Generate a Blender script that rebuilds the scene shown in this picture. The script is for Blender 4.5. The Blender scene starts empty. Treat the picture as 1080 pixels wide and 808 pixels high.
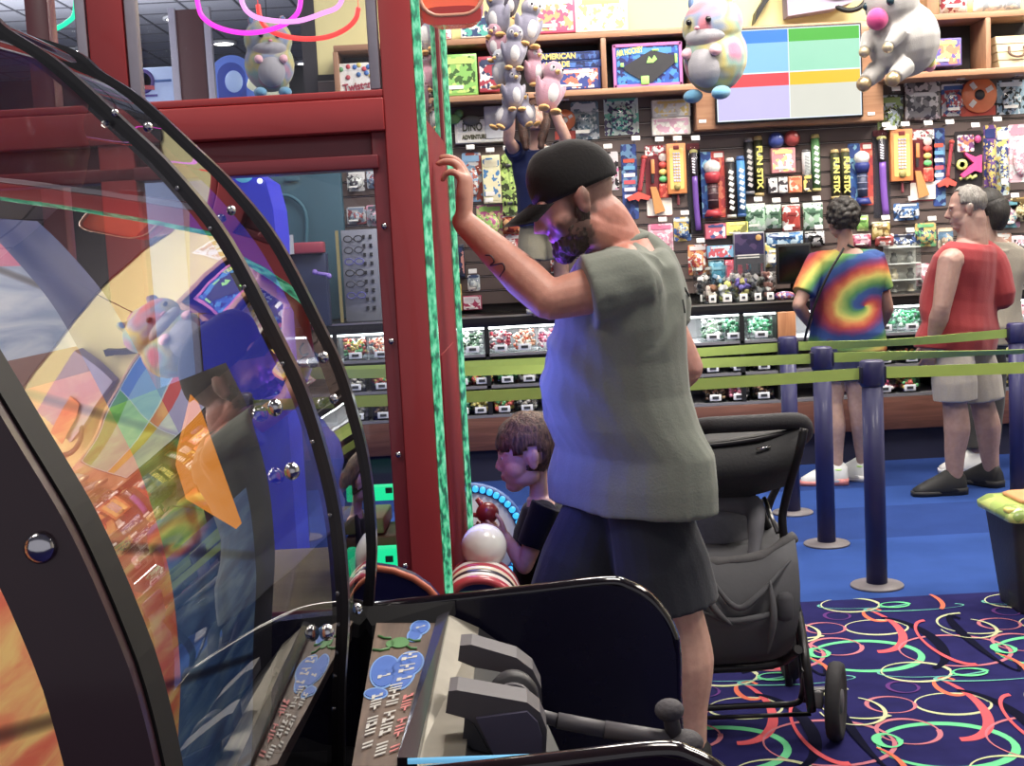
import bpy, bmesh, math, random
from mathutils import Vector, Matrix, noise
random.seed(7)
scene = bpy.context.scene
COL = scene.collection
V = Vector
PI = math.pi
# ------------------------------------------------------------------ camera
F = 1350.0
CAM = V((0, 0, 1.5))
PITCH = math.atan(136 / F)
ROLL = math.radians(3.0)
_f = V((0, math.cos(PITCH), -math.sin(PITCH)))
_r0 = V((1, 0, 0)); _u0 = V((0, math.sin(PITCH), math.cos(PITCH)))
_r = math.cos(ROLL) * _r0 - math.sin(ROLL) * _u0
_u = math.sin(ROLL) * _r0 + math.cos(ROLL) * _u0
def ray(u, v):
    return _f * F + _r * (u - 540) - _u * (v - 404)
def at(u, v, Y):
    d = ray(u, v); return CAM + d * (Y / d.y)
def atx(u, v, X):
    d = ray(u, v); return CAM + d * (X / d.x)
def ground(u, v, z=0.0):
    d = ray(u, v); return CAM + d * ((z - 1.5) / d.z)
def ppm(Y):
    return F / Y
cd = bpy.data.cameras.new('camera'); cam = bpy.data.objects.new('camera', cd); COL.objects.link(cam)
cd.sensor_width = 36; cd.sensor_fit = 'HORIZONTAL'; cd.lens = F / 1080 * 36; cd.clip_start = 0.05; cd.clip_end = 100
cam.matrix_world = Matrix(((_r.x, _u.x, -_f.x, CAM.x), (_r.y, _u.y, -_f.y, CAM.y), (_r.z, _u.z, -_f.z, CAM.z), (0, 0, 0, 1)))
scene.camera = cam
# ------------------------------------------------------------------ materials
MATS = {}
SOFT = 0.24
def lin(c):
    return tuple((x / 12.92 if x <= 0.04045 else ((x + 0.055) / 1.055) ** 2.4) for x in c)
def hexc(h):
    h = h.lstrip('#'); h = ''.join(x * 2 for x in h) if len(h) == 3 else h; return lin(tuple(int(h[i:i + 2], 16) / 255 for i in (0, 2, 4)))
def col(c):
    if isinstance(c, str):
        c = hexc(c); y = .2126 * c[0] + .7152 * c[1] + .0722 * c[2]
        c = tuple(x + (y - x) * SOFT for x in c)
    return (c[0], c[1], c[2], 1.0)
def lit_mat(c, e):
    # a glowing face: dark material, light of its own colour
    key = ('lit', c, e)
    if key in MATS: return MATS[key]
    m = bpy.data.materials.new('lit_face'); m.use_nodes = True; nt = m.node_tree; b = nt.nodes['Principled BSDF']
    b.inputs['Base Color'].default_value = (.02, .02, .02, 1); b.inputs['Roughness'].default_value = .35
    tc = nt.nodes.new('ShaderNodeTexCoord'); nz = nt.nodes.new('ShaderNodeTexNoise'); nz.inputs['Scale'].default_value = 8
    mx = nt.nodes.new('ShaderNodeMix'); mx.data_type = 'RGBA'; k = hexc(c); mx.inputs[6].default_value = tuple(x * .95 for x in k) + (1,); mx.inputs[7].default_value = k + (1,)
    nt.links.new(tc.outputs['Object'], nz.inputs['Vector']); nt.links.new(nz.outputs['Fac'], mx.inputs[0]); nt.links.new(mx.outputs[2], b.inputs['Emission Color']); b.inputs['Emission Strength'].default_value = e
    MATS[key] = m; return m
def mat(c, rough=0.6, metal=0.0, emit=0.0, coat=0.0, vary=0.06, scale=30.0, bump=0.0, spec=0.5, sheen=0.0, ecol=None):
    key = ('p', str(c), rough, metal, emit, coat, vary, scale, bump, spec, sheen, str(ecol))
    if key in MATS: return MATS[key]
    m = bpy.data.materials.new('surface'); m.use_nodes = True
    nt = m.node_tree; b = nt.nodes['Principled BSDF']
    rgb = col(c)
    b.inputs['Roughness'].default_value = rough; b.inputs['Metallic'].default_value = metal
    b.inputs['Specular IOR Level'].default_value = spec
    b.inputs['Coat Weight'].default_value = coat; b.inputs['Coat Roughness'].default_value = 0.08
    if sheen: b.inputs['Sheen Weight'].default_value = sheen
    tc = nt.nodes.new('ShaderNodeTexCoord'); nz = nt.nodes.new('ShaderNodeTexNoise')
    nz.inputs['Scale'].default_value = scale; nz.inputs['Detail'].default_value = 4
    nt.links.new(tc.outputs['Object'], nz.inputs['Vector'])
    mx = nt.nodes.new('ShaderNodeMix'); mx.data_type = 'RGBA'
    lo = tuple(max(0, x * (1 - vary * 1.6)) for x in rgb[:3]) + (1,); hi = tuple(min(1, x * (1 + vary * 1.6)) for x in rgb[:3]) + (1,)
    mx.inputs[6].default_value = lo; mx.inputs[7].default_value = hi
    nt.links.new(nz.outputs['Fac'], mx.inputs[0]); nt.links.new(mx.outputs[2], b.inputs['Base Color'])
    if emit:
        b.inputs['Emission Color'].default_value = col(ecol if ecol else c); b.inputs['Emission Strength'].default_value = emit
    if bump:
        bp = nt.nodes.new('ShaderNodeBump'); bp.inputs['Strength'].default_value = bump; bp.inputs['Distance'].default_value = 0.01
        nt.links.new(nz.outputs['Fac'], bp.inputs['Height']); nt.links.new(bp.outputs['Normal'], b.inputs['Normal'])
    MATS[key] = m; return m
def printed(c1, c2, c3, scale=22.0, rough=0.35, seed=0, coat=0.3, stops=(0.30, 0.72), stretch=(1, 1, 1)):
    """packaging art: three flat inks in irregular patches"""
    key = ('print', str(c1), str(c2), str(c3), scale, rough, seed, coat, stops, stretch)
    if key in MATS: return MATS[key]
    m = bpy.data.materials.new('printed_card'); m.use_nodes = True
    nt = m.node_tree; b = nt.nodes['Principled BSDF']
    b.inputs['Roughness'].default_value = rough; b.inputs['Coat Weight'].default_value = coat
    tc = nt.nodes.new('ShaderNodeTexCoord'); mp = nt.nodes.new('ShaderNodeMapping')
    mp.inputs['Location'].default_value = (seed * 3.7, seed * 1.3, seed * 2.1); mp.inputs['Scale'].default_value = stretch
    nz = nt.nodes.new('ShaderNodeTexVoronoi'); nz.distance = 'MANHATTAN'; nz.inputs['Scale'].default_value = scale * 2.1; nz.inputs['Randomness'].default_value = .9
    sp_ = nt.nodes.new('ShaderNodeSeparateColor'); nt.links.new(nz.outputs['Color'], sp_.inputs[0])
    cr = nt.nodes.new('ShaderNodeValToRGB'); cr.color_ramp.interpolation = 'CONSTANT'
    e = cr.color_ramp.elements; e[0].color = col(c2); e[0].position = 0; e[1].color = col(c1); e[1].position = stops[0]
    n = e.new(stops[1]); n.color = col(c3)
    nt.links.new(tc.outputs['Object'], mp.inputs['Vector']); nt.links.new(mp.outputs['Vector'], nz.inputs['Vector'])
    nt.links.new(sp_.outputs[0], cr.inputs['Fac']); nt.links.new(cr.outputs['Color'], b.inputs['Base Color'])
    MATS[key] = m; return m
def wood(c1, c2, rough=0.45, axis='X', scale=3.0, coat=0.1):
    key = ('wood', str(c1), str(c2), rough, axis, scale, coat)
    if key in MATS: return MATS[key]
    m = bpy.data.materials.new('wood_grain'); m.use_nodes = True
    nt = m.node_tree; b = nt.nodes['Principled BSDF']; b.inputs['Roughness'].default_value = rough; b.inputs['Coat Weight'].default_value = coat
    tc = nt.nodes.new('ShaderNodeTexCoord'); mp = nt.nodes.new('ShaderNodeMapping')
    mp.inputs['Scale'].default_value = {'X': (0.6, 6, 9), 'Y': (6, .6, 9), 'Z': (6, 6, .6)}[axis]
    nz = nt.nodes.new('ShaderNodeTexNoise'); nz.inputs['Scale'].default_value = scale; nz.inputs['Detail'].default_value = 6; nz.inputs['Distortion'].default_value = 1.2
    cr = nt.nodes.new('ShaderNodeValToRGB'); e = cr.color_ramp.elements
    e[0].color = col(c1); e[0].position = 0.3; e[1].color = col(c2); e[1].position = 0.7
    nt.links.new(tc.outputs['Object'], mp.inputs['Vector']); nt.links.new(mp.outputs['Vector'], nz.inputs['Vector'])
    nt.links.new(nz.outputs['Fac'], cr.inputs['Fac']); nt.links.new(cr.outputs['Color'], b.inputs['Base Color'])
    MATS[key] = m; return m
def glass(tint=(1, 1, 1), ior=1.45, rough=0.0, power=5.0):
    k = ('glass', tint, ior, rough, power)
    if k in MATS: return MATS[k]
    m = bpy.data.materials.new('clear_sheet'); m.use_nodes = True
    nt = m.node_tree; nt.nodes.remove(nt.nodes['Principled BSDF'])
    out = nt.nodes['Material Output']
    t = nt.nodes.new('ShaderNodeBsdfTransparent'); t.inputs['Color'].default_value = tint + (1,)
    g = nt.nodes.new('ShaderNodeBsdfGlossy'); g.inputs['Roughness'].default_value = rough
    lw = nt.nodes.new('ShaderNodeLayerWeight'); lw.inputs['Blend'].default_value = .5     # facing ratio, the same from both sides of the sheet
    pw = nt.nodes.new('ShaderNodeMath'); pw.operation = 'POWER'; pw.inputs[1].default_value = power; nt.links.new(lw.outputs['Facing'], pw.inputs[0])
    f0 = ((ior - 1) / (ior + 1)) ** 2
    fr = nt.nodes.new('ShaderNodeMath'); fr.operation = 'MULTIPLY_ADD'; fr.inputs[1].default_value = 1 - f0; fr.inputs[2].default_value = f0; nt.links.new(pw.outputs[0], fr.inputs[0])
    tc = nt.nodes.new('ShaderNodeTexCoord'); nz = nt.nodes.new('ShaderNodeTexNoise'); nz.inputs['Scale'].default_value = 3.0
    bp = nt.nodes.new('ShaderNodeBump'); bp.inputs['Strength'].default_value = 0.02; bp.inputs['Distance'].default_value = 0.02
    nt.links.new(tc.outputs['Object'], nz.inputs['Vector']); nt.links.new(nz.outputs['Fac'], bp.inputs['Height'])
    nt.links.new(bp.outputs['Normal'], g.inputs['Normal'])
    mx = nt.nodes.new('ShaderNodeMixShader')
    nt.links.new(fr.outputs[0], mx.inputs['Fac']); nt.links.new(t.outputs['BSDF'], mx.inputs[1]); nt.links.new(g.outputs['BSDF'], mx.inputs[2])
    nt.links.new(mx.outputs['Shader'], out.inputs['Surface'])
    MATS[k] = m; return m
# ------------------------------------------------------------------ objects
WL = {}                                   # world location of every object made here
def loc_of(o): return WL.get(o.name, V((0, 0, 0)))
def tag(o, label=None, cat=None, group=None, kind=None):
    if label: o['label'] = label
    if cat: o['category'] = cat
    if group: o['group'] = group
    if kind: o['kind'] = kind
    return o
def thing(name, label, cat, loc=(0, 0, 0), group=None):
    o = bpy.data.objects.new(name, None); COL.objects.link(o); o.location = loc; o.empty_display_size = 0.05
    WL[o.name] = V(loc)
    return tag(o, label, cat, group)
class MB:
    def __init__(s): s.bm = bmesh.new()
    def _new(s, n0, f0, mi, smooth):
        s.bm.faces.ensure_lookup_table()
        for f in s.bm.faces[f0:]:
            f.material_index = mi; f.smooth = smooth
    def box(s, c, size, rot=None, bevel=0.0, mi=0, seg=2):
        f0 = len(s.bm.faces); c = V(c)
        M = Matrix.Translation(c) @ (rot.to_4x4() if rot else Matrix.Identity(4)) @ Matrix.Diagonal((size[0], size[1], size[2], 1))
        r = bmesh.ops.create_cube(s.bm, size=1, matrix=M)
        if bevel:
            es = list({e for v in r['verts'] for e in v.link_edges})
            bmesh.ops.bevel(s.bm, geom=es, offset=min(bevel, min(size) * 0.49), segments=seg, affect='EDGES', profile=0.5, clamp_overlap=True)
        s._new(0, f0, mi, bool(bevel)); return s
    def cyl(s, p0, p1, r0, r1=None, seg=16, mi=0, caps=True):
        return s.tube([p0, p1], [r0, r0 if r1 is None else r1], seg, mi, caps)
    def tube(s, pts, r, seg=10, mi=0, caps=True, closed=False, flat=None):
        pts = [V(p) for p in pts]; n = len(pts)
        rs = r if isinstance(r, (list, tuple)) else [r] * n
        f0 = len(s.bm.faces)
        t0 = (pts[1] - pts[0]).normalized()
        ref = V((0, 0, 1)) if abs(t0.z) < 0.9 else V((1, 0, 0))
        nrm = (ref - t0 * ref.dot(t0)).normalized(); rings = []
        for i in range(n):
            if closed: t = (pts[(i + 1) % n] - pts[i - 1]).normalized()
            else: t = (pts[min(i + 1, n - 1)] - pts[max(i - 1, 0)]).normalized()
            nrm = (nrm - t * nrm.dot(t)).normalized(); b = t.cross(nrm)
            fl = flat if flat else (1, 1)
            rings.append([s.bm.verts.new(pts[i] + rs[i] * (math.cos(2 * PI * k / seg) * nrm * fl[0] + math.sin(2 * PI * k / seg) * b * fl[1])) for k in range(seg)])
        for i in range(n if closed else n - 1):
            a, b2 = rings[i], rings[(i + 1) % n]
            for k in range(seg):
                s.bm.faces.new((a[k], a[(k + 1) % seg], b2[(k + 1) % seg], b2[k]))
        s._new(0, f0, mi, True)
        if caps and not closed:
            f1 = len(s.bm.faces)
            s.bm.faces.new(list(reversed(rings[0]))); s.bm.faces.new(rings[-1]); s._new(0, f1, mi, False)
        return s
    def ball(s, c, r, rot=None, seg=16, mi=0):
        f0 = len(s.bm.faces)
        if not isinstance(r, (list, tuple)): r = (r, r, r)
        M = Matrix.Translation(V(c)) @ (rot.to_4x4() if rot else Matrix.Identity(4)) @ Matrix.Diagonal((r[0], r[1], r[2], 1))
        bmesh.ops.create_uvsphere(s.bm, u_segments=seg, v_segments=max(6, seg * 2 // 3), radius=1, matrix=M)
        s._new(0, f0, mi, True); return s
    def loft(s, rings, mi=0, caps=True, smooth=True, closed_ring=True):
        f0 = len(s.bm.faces)
        R = [[s.bm.verts.new(p) for p in ring] for ring in rings]
        n = len(R[0])
        for a, b in zip(R[:-1], R[1:]):
            for k in range(n if closed_ring else n - 1):
                s.bm.faces.new((a[k], a[(k + 1) % n], b[(k + 1) % n], b[k]))
        if caps and closed_ring:
            s.bm.faces.new(list(reversed(R[0]))); s.bm.faces.new(R[-1])
        s._new(0, f0, mi, smooth); return s
    def prism(s, poly, ext, mi=0, smooth=False):
        """poly: list of 3D points, extruded by vector ext"""
        f0 = len(s.bm.faces); ext = V(ext)
        a = [s.bm.verts.new(V(p)) for p in poly]; b = [s.bm.verts.new(V(p) + ext) for p in poly]; n = len(a)
        s.bm.faces.new(list(reversed(a))); s.bm.faces.new(b)
        for k in range(n): s.bm.faces.new((a[k], a[(k + 1) % n], b[(k + 1) % n], b[k]))
        s._new(0, f0, mi, smooth); return s
    def quad(s, pts, mi=0):
        f0 = len(s.bm.faces); s.bm.faces.new([s.bm.verts.new(V(p)) for p in pts]); s._new(0, f0, mi, False); return s
    def lathe(s, prof, c, seg=24, mi=0, axis='Z'):
        c = V(c); rings = []
        for r, z in prof:
            ring = []
            for k in range(seg):
                a = 2 * PI * k / seg; x, y = r * math.cos(a), r * math.sin(a)
                ring.append(c + (V((x, y, z)) if axis == 'Z' else V((x, z, -y)) if axis == 'Y' else V((z, x, y))))
            rings.append(ring)
        return s.loft(rings, mi)
    def build(s, name, mats, parent=None, base=None, label=None, fix=True):
        if fix: bmesh.ops.recalc_face_normals(s.bm, faces=s.bm.faces)
        off = loc_of(parent) if parent else (V(base) if base is not None else V((0, 0, 0)))
        if off.length: bmesh.ops.translate(s.bm, verts=s.bm.verts, vec=-off)
        me = bpy.data.meshes.new(name); s.bm.to_mesh(me); s.bm.free()
        return link_mesh(name, me, mats, parent, off, label)
def link_mesh(name, me, mats, parent=None, off=V((0, 0, 0)), label=None):
    for m in (mats if isinstance(mats, (list, tuple)) else [mats]): me.materials.append(m)
    o = bpy.data.objects.new(name, me); COL.objects.link(o)
    if parent: o.parent = parent; WL[o.name] = V(off)
    else: o.location = off; WL[o.name] = V(off)
    if label: o['label'] = label
    return o
def dup_tree(o, shift, parent=None, **t):
    c = o.copy(); COL.objects.link(c)
    if parent: c.parent = parent
    else: c.location = o.location + V(shift)
    WL[c.name] = loc_of(o) + V(shift)
    for ch in [x for x in list(COL.objects) if x.parent == o]: dup_tree(ch, shift, c)
    if t: tag(c, **t)
    return c
def lettering(txt, size, mtl, parent, origin, right, up, depth=0.002, name='lettering', bold=0.0, align='CENTER', width=None):
    """real letters: built flat on the surface spanned by right/up"""
    cu = bpy.data.curves.new(name, 'FONT'); cu.body = txt; cu.size = size; cu.extrude = depth; cu.align_x = align; cu.align_y = 'CENTER'; cu.offset = bold
    tmp = bpy.data.objects.new('tmp_text', cu); COL.objects.link(tmp)
    dg = bpy.context.evaluated_depsgraph_get(); me = bpy.data.meshes.new_from_object(tmp.evaluated_get(dg))
    bpy.data.objects.remove(tmp)
    right = V(right).normalized(); up = V(up).normalized(); n = right.cross(up)
    if width:
        xs = [v.co.x for v in me.vertices]; w = max(xs) - min(xs); k = width / w
    else: k = 1
    off = loc_of(parent); o0 = V(origin) - off
    for v in me.vertices: v.co = o0 + right * v.co.x * k + up * v.co.y + n * v.co.z
    me.materials.clear()
    return link_mesh(name, me, mtl, parent, off)
def evalmesh(me, mods):
    """run modifiers on a temporary object and return the resulting mesh"""
    tmp = bpy.data.objects.new('tmp', me); COL.objects.link(tmp)
    for typ, kw in mods:
        md = tmp.modifiers.new(typ, typ)
        for k, v in kw.items(): setattr(md, k, v)
    dg = bpy.context.evaluated_depsgraph_get(); out = bpy.data.meshes.new_from_object(tmp.evaluated_get(dg))
    bpy.data.objects.remove(tmp); return out
def fuse(mb, voxel=0.006, smooth=4, fac=0.5):
    bmesh.ops.recalc_face_normals(mb.bm, faces=mb.bm.faces)
    me = bpy.data.meshes.new('fuse'); mb.bm.to_mesh(me); mb.bm.free()
    me = evalmesh(me, [('REMESH', dict(mode='VOXEL', voxel_size=voxel, use_smooth_shade=True)), ('SMOOTH', dict(iterations=smooth, factor=fac))])
    return me
def catmull(pts, n=8):
    pts = [V(p) for p in pts]; out = []
    P = [pts[0] * 2 - pts[1]] + pts + [pts[-1] * 2 - pts[-2]]
    for i in range(1, len(P) - 2):
        for k in range(n):
            t = k / n; a, b, c, d = P[i - 1], P[i], P[i + 1], P[i + 2]
            out.append(0.5 * ((2 * b) + (c - a) * t + (2 * a - 5 * b + 4 * c - d) * t * t + (3 * b - a - 3 * c + d) * t ** 3))
    out.append(pts[-1]); return out
def area(name, loc, target, size, power, color=(1, 1, 1), size_y=None, spread=None):
    l = bpy.data.lights.new(name, 'AREA'); l.energy = power; l.color = color; l.size = size
    if size_y: l.shape = 'RECTANGLE'; l.size_y = size_y
    if spread: l.spread = spread
    o = bpy.data.objects.new(name, l); COL.objects.link(o); o.location = loc
    o.rotation_euler = (V(target) - V(loc)).to_track_quat('-Z', 'Y').to_euler(); return o
def point(name, loc, power, color=(1, 1, 1), r=0.05):
    l = bpy.data.lights.new(name, 'POINT'); l.energy = power; l.color = color; l.shadow_soft_size = r
    o = bpy.data.objects.new(name, l); COL.objects.link(o); o.location = loc; return o
BLACK = mat('#121214', 0.5); GLOSSBLACK = mat('#0a0a0c', 0.12, coat=0.6); WHITE = mat('#e8e6e0', 0.5)
CHROME = mat('#c8c8cc', 0.15, 1.0); STEEL = mat('#8c8a88', 0.3, 1.0, vary=0.15, scale=60)
# ================================================================== ROOM
WY = 9.0                                   # front of the slatted toy wall
def struct(o): o['kind'] = 'structure'; return o
# ---- floor: navy carpet woven with neon rings, plain blue carpet beyond
YB = ground(940, 630).y
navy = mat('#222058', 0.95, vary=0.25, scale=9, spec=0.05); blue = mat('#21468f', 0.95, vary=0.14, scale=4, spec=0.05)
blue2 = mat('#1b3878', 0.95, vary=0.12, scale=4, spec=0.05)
INK = [mat('#3cc47c', .9, spec=.05), mat('#d84854', .9, spec=.05), mat('#e06038', .9, spec=.05), mat('#b8bc88', .9, spec=.05), mat('#c06878', .9, spec=.05), mat('#0b0c26', .9, spec=.05), mat('#62307c', .9, spec=.05), mat('#4aa89c', .9, spec=.05)]
fl = MB()
X0, X1, Y0, Y1 = -9, 7, -3, 20
fl.quad([(X0, Y0, 0), (X1, Y0, 0), (X1, YB, 0), (X0, YB, 0)], 0)
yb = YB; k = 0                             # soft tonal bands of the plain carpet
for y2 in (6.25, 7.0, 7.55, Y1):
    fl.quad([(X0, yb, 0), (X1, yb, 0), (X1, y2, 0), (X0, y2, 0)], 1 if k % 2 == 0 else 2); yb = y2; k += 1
def crop(x, y): return 820 + x / 3.885, 600 + y / 3.885
def gp(x, y): return ground(*crop(x, y))
# (cx, cy, rx, ry in the close-up, ink, width m, arc start, arc end)
RINGS = [(360, 356, 230, 61, 0, .022, 0, 360), (405, 240, 130, 30, 3, .012, 0, 360), (405, 190, 48, 26, 2, .016, 40, 320),
         (330, 240, 160, 95, 1, .026, -95, 50), (195, 245, 82, 23, 4, .011, 0, 360), (240, 320, 105, 35, 4, .012, 0, 360),
         (725, 335, 228, 62, 4, .012, 0, 360), (297, 150, 120, 28, 3, .012, 0, 360), (500, 300, 150, 105, 5, .03, -80, 80),
         (560, 160, 210, 12, 7, .010, 150, 390), (245, 195, 52, 16, 6, .010, 0, 360), (640, 420, 235, 24, 7, .010, 160, 330),
         (800, 225, 145, 42, 3, .012, 90, 300), (700, 300, 100, 90, 1, .022, 90, 275), (480, 150, 60, 10, 0, .014, 0, 360),
         (120, 420, 90, 60, 2, .014, -60, 60), (930, 330, 40, 18, 0, .02, 0, 360), (840, 300, 45, 110, 5, .03, 60, 300), (60, 265, 110, 40, 3, .010, 180, 420)]
d1 = ground(997.6, 785) - ground(912.6, 691); d2 = gp(900, 342) - gp(135, 360)
zz = 0.001
for ci, (cx, cy, rx, ry, ink, w, a0, a1) in enumerate(RINGS):
    c = gp(cx, cy); ax = (gp(cx + rx, cy) - gp(cx - rx, cy)).length / 2; ay = (gp(cx, cy - ry) - gp(cx, cy + ry)).length / 2
    for i in range(-4, 5):
        for j in range(-2, 4):
            o = c + d1 * i + d2 * j
            if not (-1.2 < o.x < 5.2 and 2.2 < o.y < YB): continue
            n = 40; pin = []; pout = []
            ok = True
            for q in range(n + 1):
                a = math.radians(a0 + (a1 - a0) * q / n)
                ww = w * .92 * (1.0 + 0.5 * math.sin(a * 1.5 + ci)) * 0.5
                ex, ey = math.cos(a), math.sin(a)
                yy1 = min(o.y + ey * (ay - ww), YB); yy2 = min(o.y + ey * (ay + ww), YB)
                pin.append(V((o.x + ex * (ax - ww), yy1, zz))); pout.append(V((o.x + ex * (ax + ww), yy2, zz)))
            for q in range(n):
                if pin[q].y >= YB - 1e-4 and pout[q].y >= YB - 1e-4: continue
                fl.quad([pin[q], pin[q + 1], pout[q + 1], pout[q]], 3 + ink)
    zz += 0.0002
struct(fl.build('floor', [navy, blue, blue2] + INK, fix=False))
for o in [bpy.data.objects['floor']]:
    for p in o.data.polygons:
        if p.normal.z < 0: p.flip()
# ---- walls and ceiling
yellow = mat('#f2e38c', 0.8, vary=0.03, scale=2); cream = mat('#c9c2ae', .8)
dark_slat = mat('#62504b', 0.45, vary=0.10, scale=6)
w = MB(); w.box((2.9, WY + 0.16, 1.8), (8.26, 0.2, 3.6), mi=0); w.box((2.9, WY + 0.14, 4.05), (8.26, 0.24, 0.9), mi=1)
struct(w.build('wall_back', [yellow, mat('#3c363c', .8)]))
# dark slatted panel: proud slats with shadow grooves and bright metal groove liners
sl = MB()
XL, XR = -1.23, 6.2
z = 1.16; zt = at(600, 88, WY).z + 0.15; k = 0
sl.box(((XL + XR) / 2, WY + 0.04, (1.1 + zt) / 2), (XR - XL, 0.03, zt - 1.1), mi=1)
while z < zt - 0.05:
    sl.box(((XL + XR) / 2, WY + 0.013, z + 0.0425), (XR - XL, 0.026, 0.085), mi=0)
    sl.box(((XL + XR) / 2, WY + 0.02, z + 0.0925), (XR - XL, 0.012, 0.004), mi=2); z += 0.1
struct(sl.build('trim_1', [dark_slat, mat('#1a1211', .7), mat('#b0a4a0', 0.3, 0.8)]))
w = MB(); w.box((6.9, 8.5, 2.25), (0.2, 23, 4.5)); struct(w.build('wall_right', [cream]))
w = MB(); w.box((-9.0, 8.5, 2.25), (0.2, 23, 4.5)); struct(w.build('wall_left', [mat('#2b2440', .8)]))
w = MB(); w.box((-5.2, 19.9, 2.25), (7.8, 0.2, 4.5)); struct(w.build('wall_far', [mat('#1e1c24', .8)]))
w = MB(); w.box((-1.28, 14.5, 2.25), (0.1, 10.9, 4.5)); struct(w.build('wall_hall', [mat('#39343a', .8)]))
ce = MB(); ce.box((-1.05, 8.5, 4.55), (16.1, 23, 0.1), mi=0)
for i in range(27): ce.box((-9 + i * 0.61, 8.5, 4.496), (0.022, 23, 0.01), mi=1)
for i in range(38): ce.box((-1.05, -3 + i * 0.61, 4.495), (16.1, 0.022, 0.01), mi=1)
struct(ce.build('ceiling', [mat('#a8a6ac', .9, bump=.2, scale=90), mat('#5c5a60', .6)]))
# ---- round ceiling lights seen through the prize machine
lampm = mat('#fff6e4', .5, emit=14, vary=0)
k = 0
for u, v in ((187, 18), (236, 44), (277, 50), (323, 65), (345, 74), (358, 78), (93, 50), (75, 52)):
    d = ray(u, v); t = (4.49 - 1.5) / d.z; p = CAM + d * t
    if p.y > 19.5: p = CAM + d * (19.0 / d.y); p.z = 4.49
    m = MB(); m.lathe([(0.14, 0.0), (0.17, 0), (0.17, -0.03), (0.13, -0.035), (0.13, -0.01)], p); ring = m
    t_ = thing('ceiling_light', '', 'ceiling light', p, 'round lights on the hall ceiling')
    t_['label'] = ['round white ceiling light nearest the left white frame bar', 'round ceiling light just above the blue arched machine', 'round ceiling light above the hanging hamster plush in the red machine',
                   'first of the row of round ceiling lights right of the hamster plush', 'second round ceiling light right of the hamster plush', 'third round ceiling light in the row, above the board game box', 'round ceiling light just left of the inner red post', 'far left round ceiling light below the teal neon loop'][k]
    ring.build('trim_ring', WHITE, t_)
    m = MB(); m.lathe([(0.001, -0.028), (0.128, -0.028), (0.128, -0.012), (0.001, -0.012)], p); m.build('lens', lampm, t_); k += 1
# ---- lamps the room has: rows of ceiling panels, LED strips; plus an added hall fill
WARM = (1.0, 0.93, 0.84)
for i, (x, y, e) in enumerate(((1.0, 2.4, 55), (3.8, 3.0, 55), (0.6, 6.3, 70), (2.4, 7.0, 95), (4.6, 6.8, 95), (-4.5, 6, 55), (-4.5, 11, 70), (-2.2, 0.8, 30), (-4.5, 16, 60))):
    area('ceiling_panel_lamp', (x, y, 4.44), (x, y, 0), 1.2, e * 1.85, WARM)
area('wall_wash_lamp', (2.3, 7.0, 4.3), (2.3, 9.0, 2.0), 6.5, 40, WARM, 0.3)
for y in (7.5, 13.0): area('hall_ceiling_fill', (-5.0, y, 3.3), (-5.0, y, 4.5), 4.0, 170, (.92, .93, 1.0), 3.0)  # unseen fill added to brighten the hall ceiling from below
wd = bpy.data.worlds.new('world'); scene.world = wd; wd.use_nodes = True
bg = wd.node_tree.nodes['Background']; bg.inputs['Color'].default_value = (0.62, 0.60, 0.66, 1); bg.inputs['Strength'].default_value = 0.66
vs = scene.view_settings; vs.view_transform = 'Standard'; vs.look = 'None'; vs.gamma = 1.0; vs.exposure = 0.13; vs.use_curve_mapping = False
# ================================================================== TOY WALL FIXTURES
oak = wood('#a86f45', '#c08a5c', axis='X'); oakz = wood('#a06a42', '#bb8658', axis='Z'); redwood = wood('#5e3326', '#7c4836', axis='X')
backp = mat('#2b2523', .6)
FY = 8.70                                   # front edge of the cubby shelves
def zat(u, v, Y): return at(u, v, Y).z
ztop = zat(600, 35, FY); zmid = zat(600, 95, FY)
def cubby(name, label, u0, u1, dividers, top=True):
    xa, xb = at(u0, 60, FY).x, at(u1, 60, FY).x
    t = thing(name, label, 'shelf unit', ((xa + xb) / 2, WY, zmid - 0.04))
    for zz_, n in ((ztop, 'shelf_board'), (zmid, 'shelf_board')):
        m = MB(); m.box(((xa + xb) / 2, (FY + WY) / 2, zz_ - 0.02), (xb - xa, WY - FY, 0.04), bevel=.004); m.build(n, oak, t)
    m = MB(); m.box(((xa + xb) / 2, WY + .012, (ztop + zmid) / 2), (xb - xa, 0.03, ztop - zmid)); m.build('back_panel', backp, t)
    for u in dividers:
        x = at(u, 65, FY).x; m = MB(); m.box((x, (FY + WY) / 2, (ztop + zmid) / 2 - .02), (0.035, WY - FY - .004, ztop - zmid - 0.04), bevel=.004); m.build('divider', oakz, t)
    return t
cubby('cubby_shelf', 'long oak cubby shelf of boxed games left of the wall screen', 352, 733, (354, 637, 730))
cubby('cubby_shelf', 'oak cubby shelf right of the wall screen holding a wooden crate', 931, 1100, (936, 1043))
# top shelf upright on the right
m = MB(); p = at(984, 5, FY); m.box((p.x, 8.85, ztop + 0.3), (0.075, 0.3, 0.6), bevel=.004); o = m.build('wooden_upright', oakz, None, base=(p.x, 8.85, ztop)); tag(o, 'short oak upright standing on the right cubby shelf top', 'shelf upright')
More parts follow.
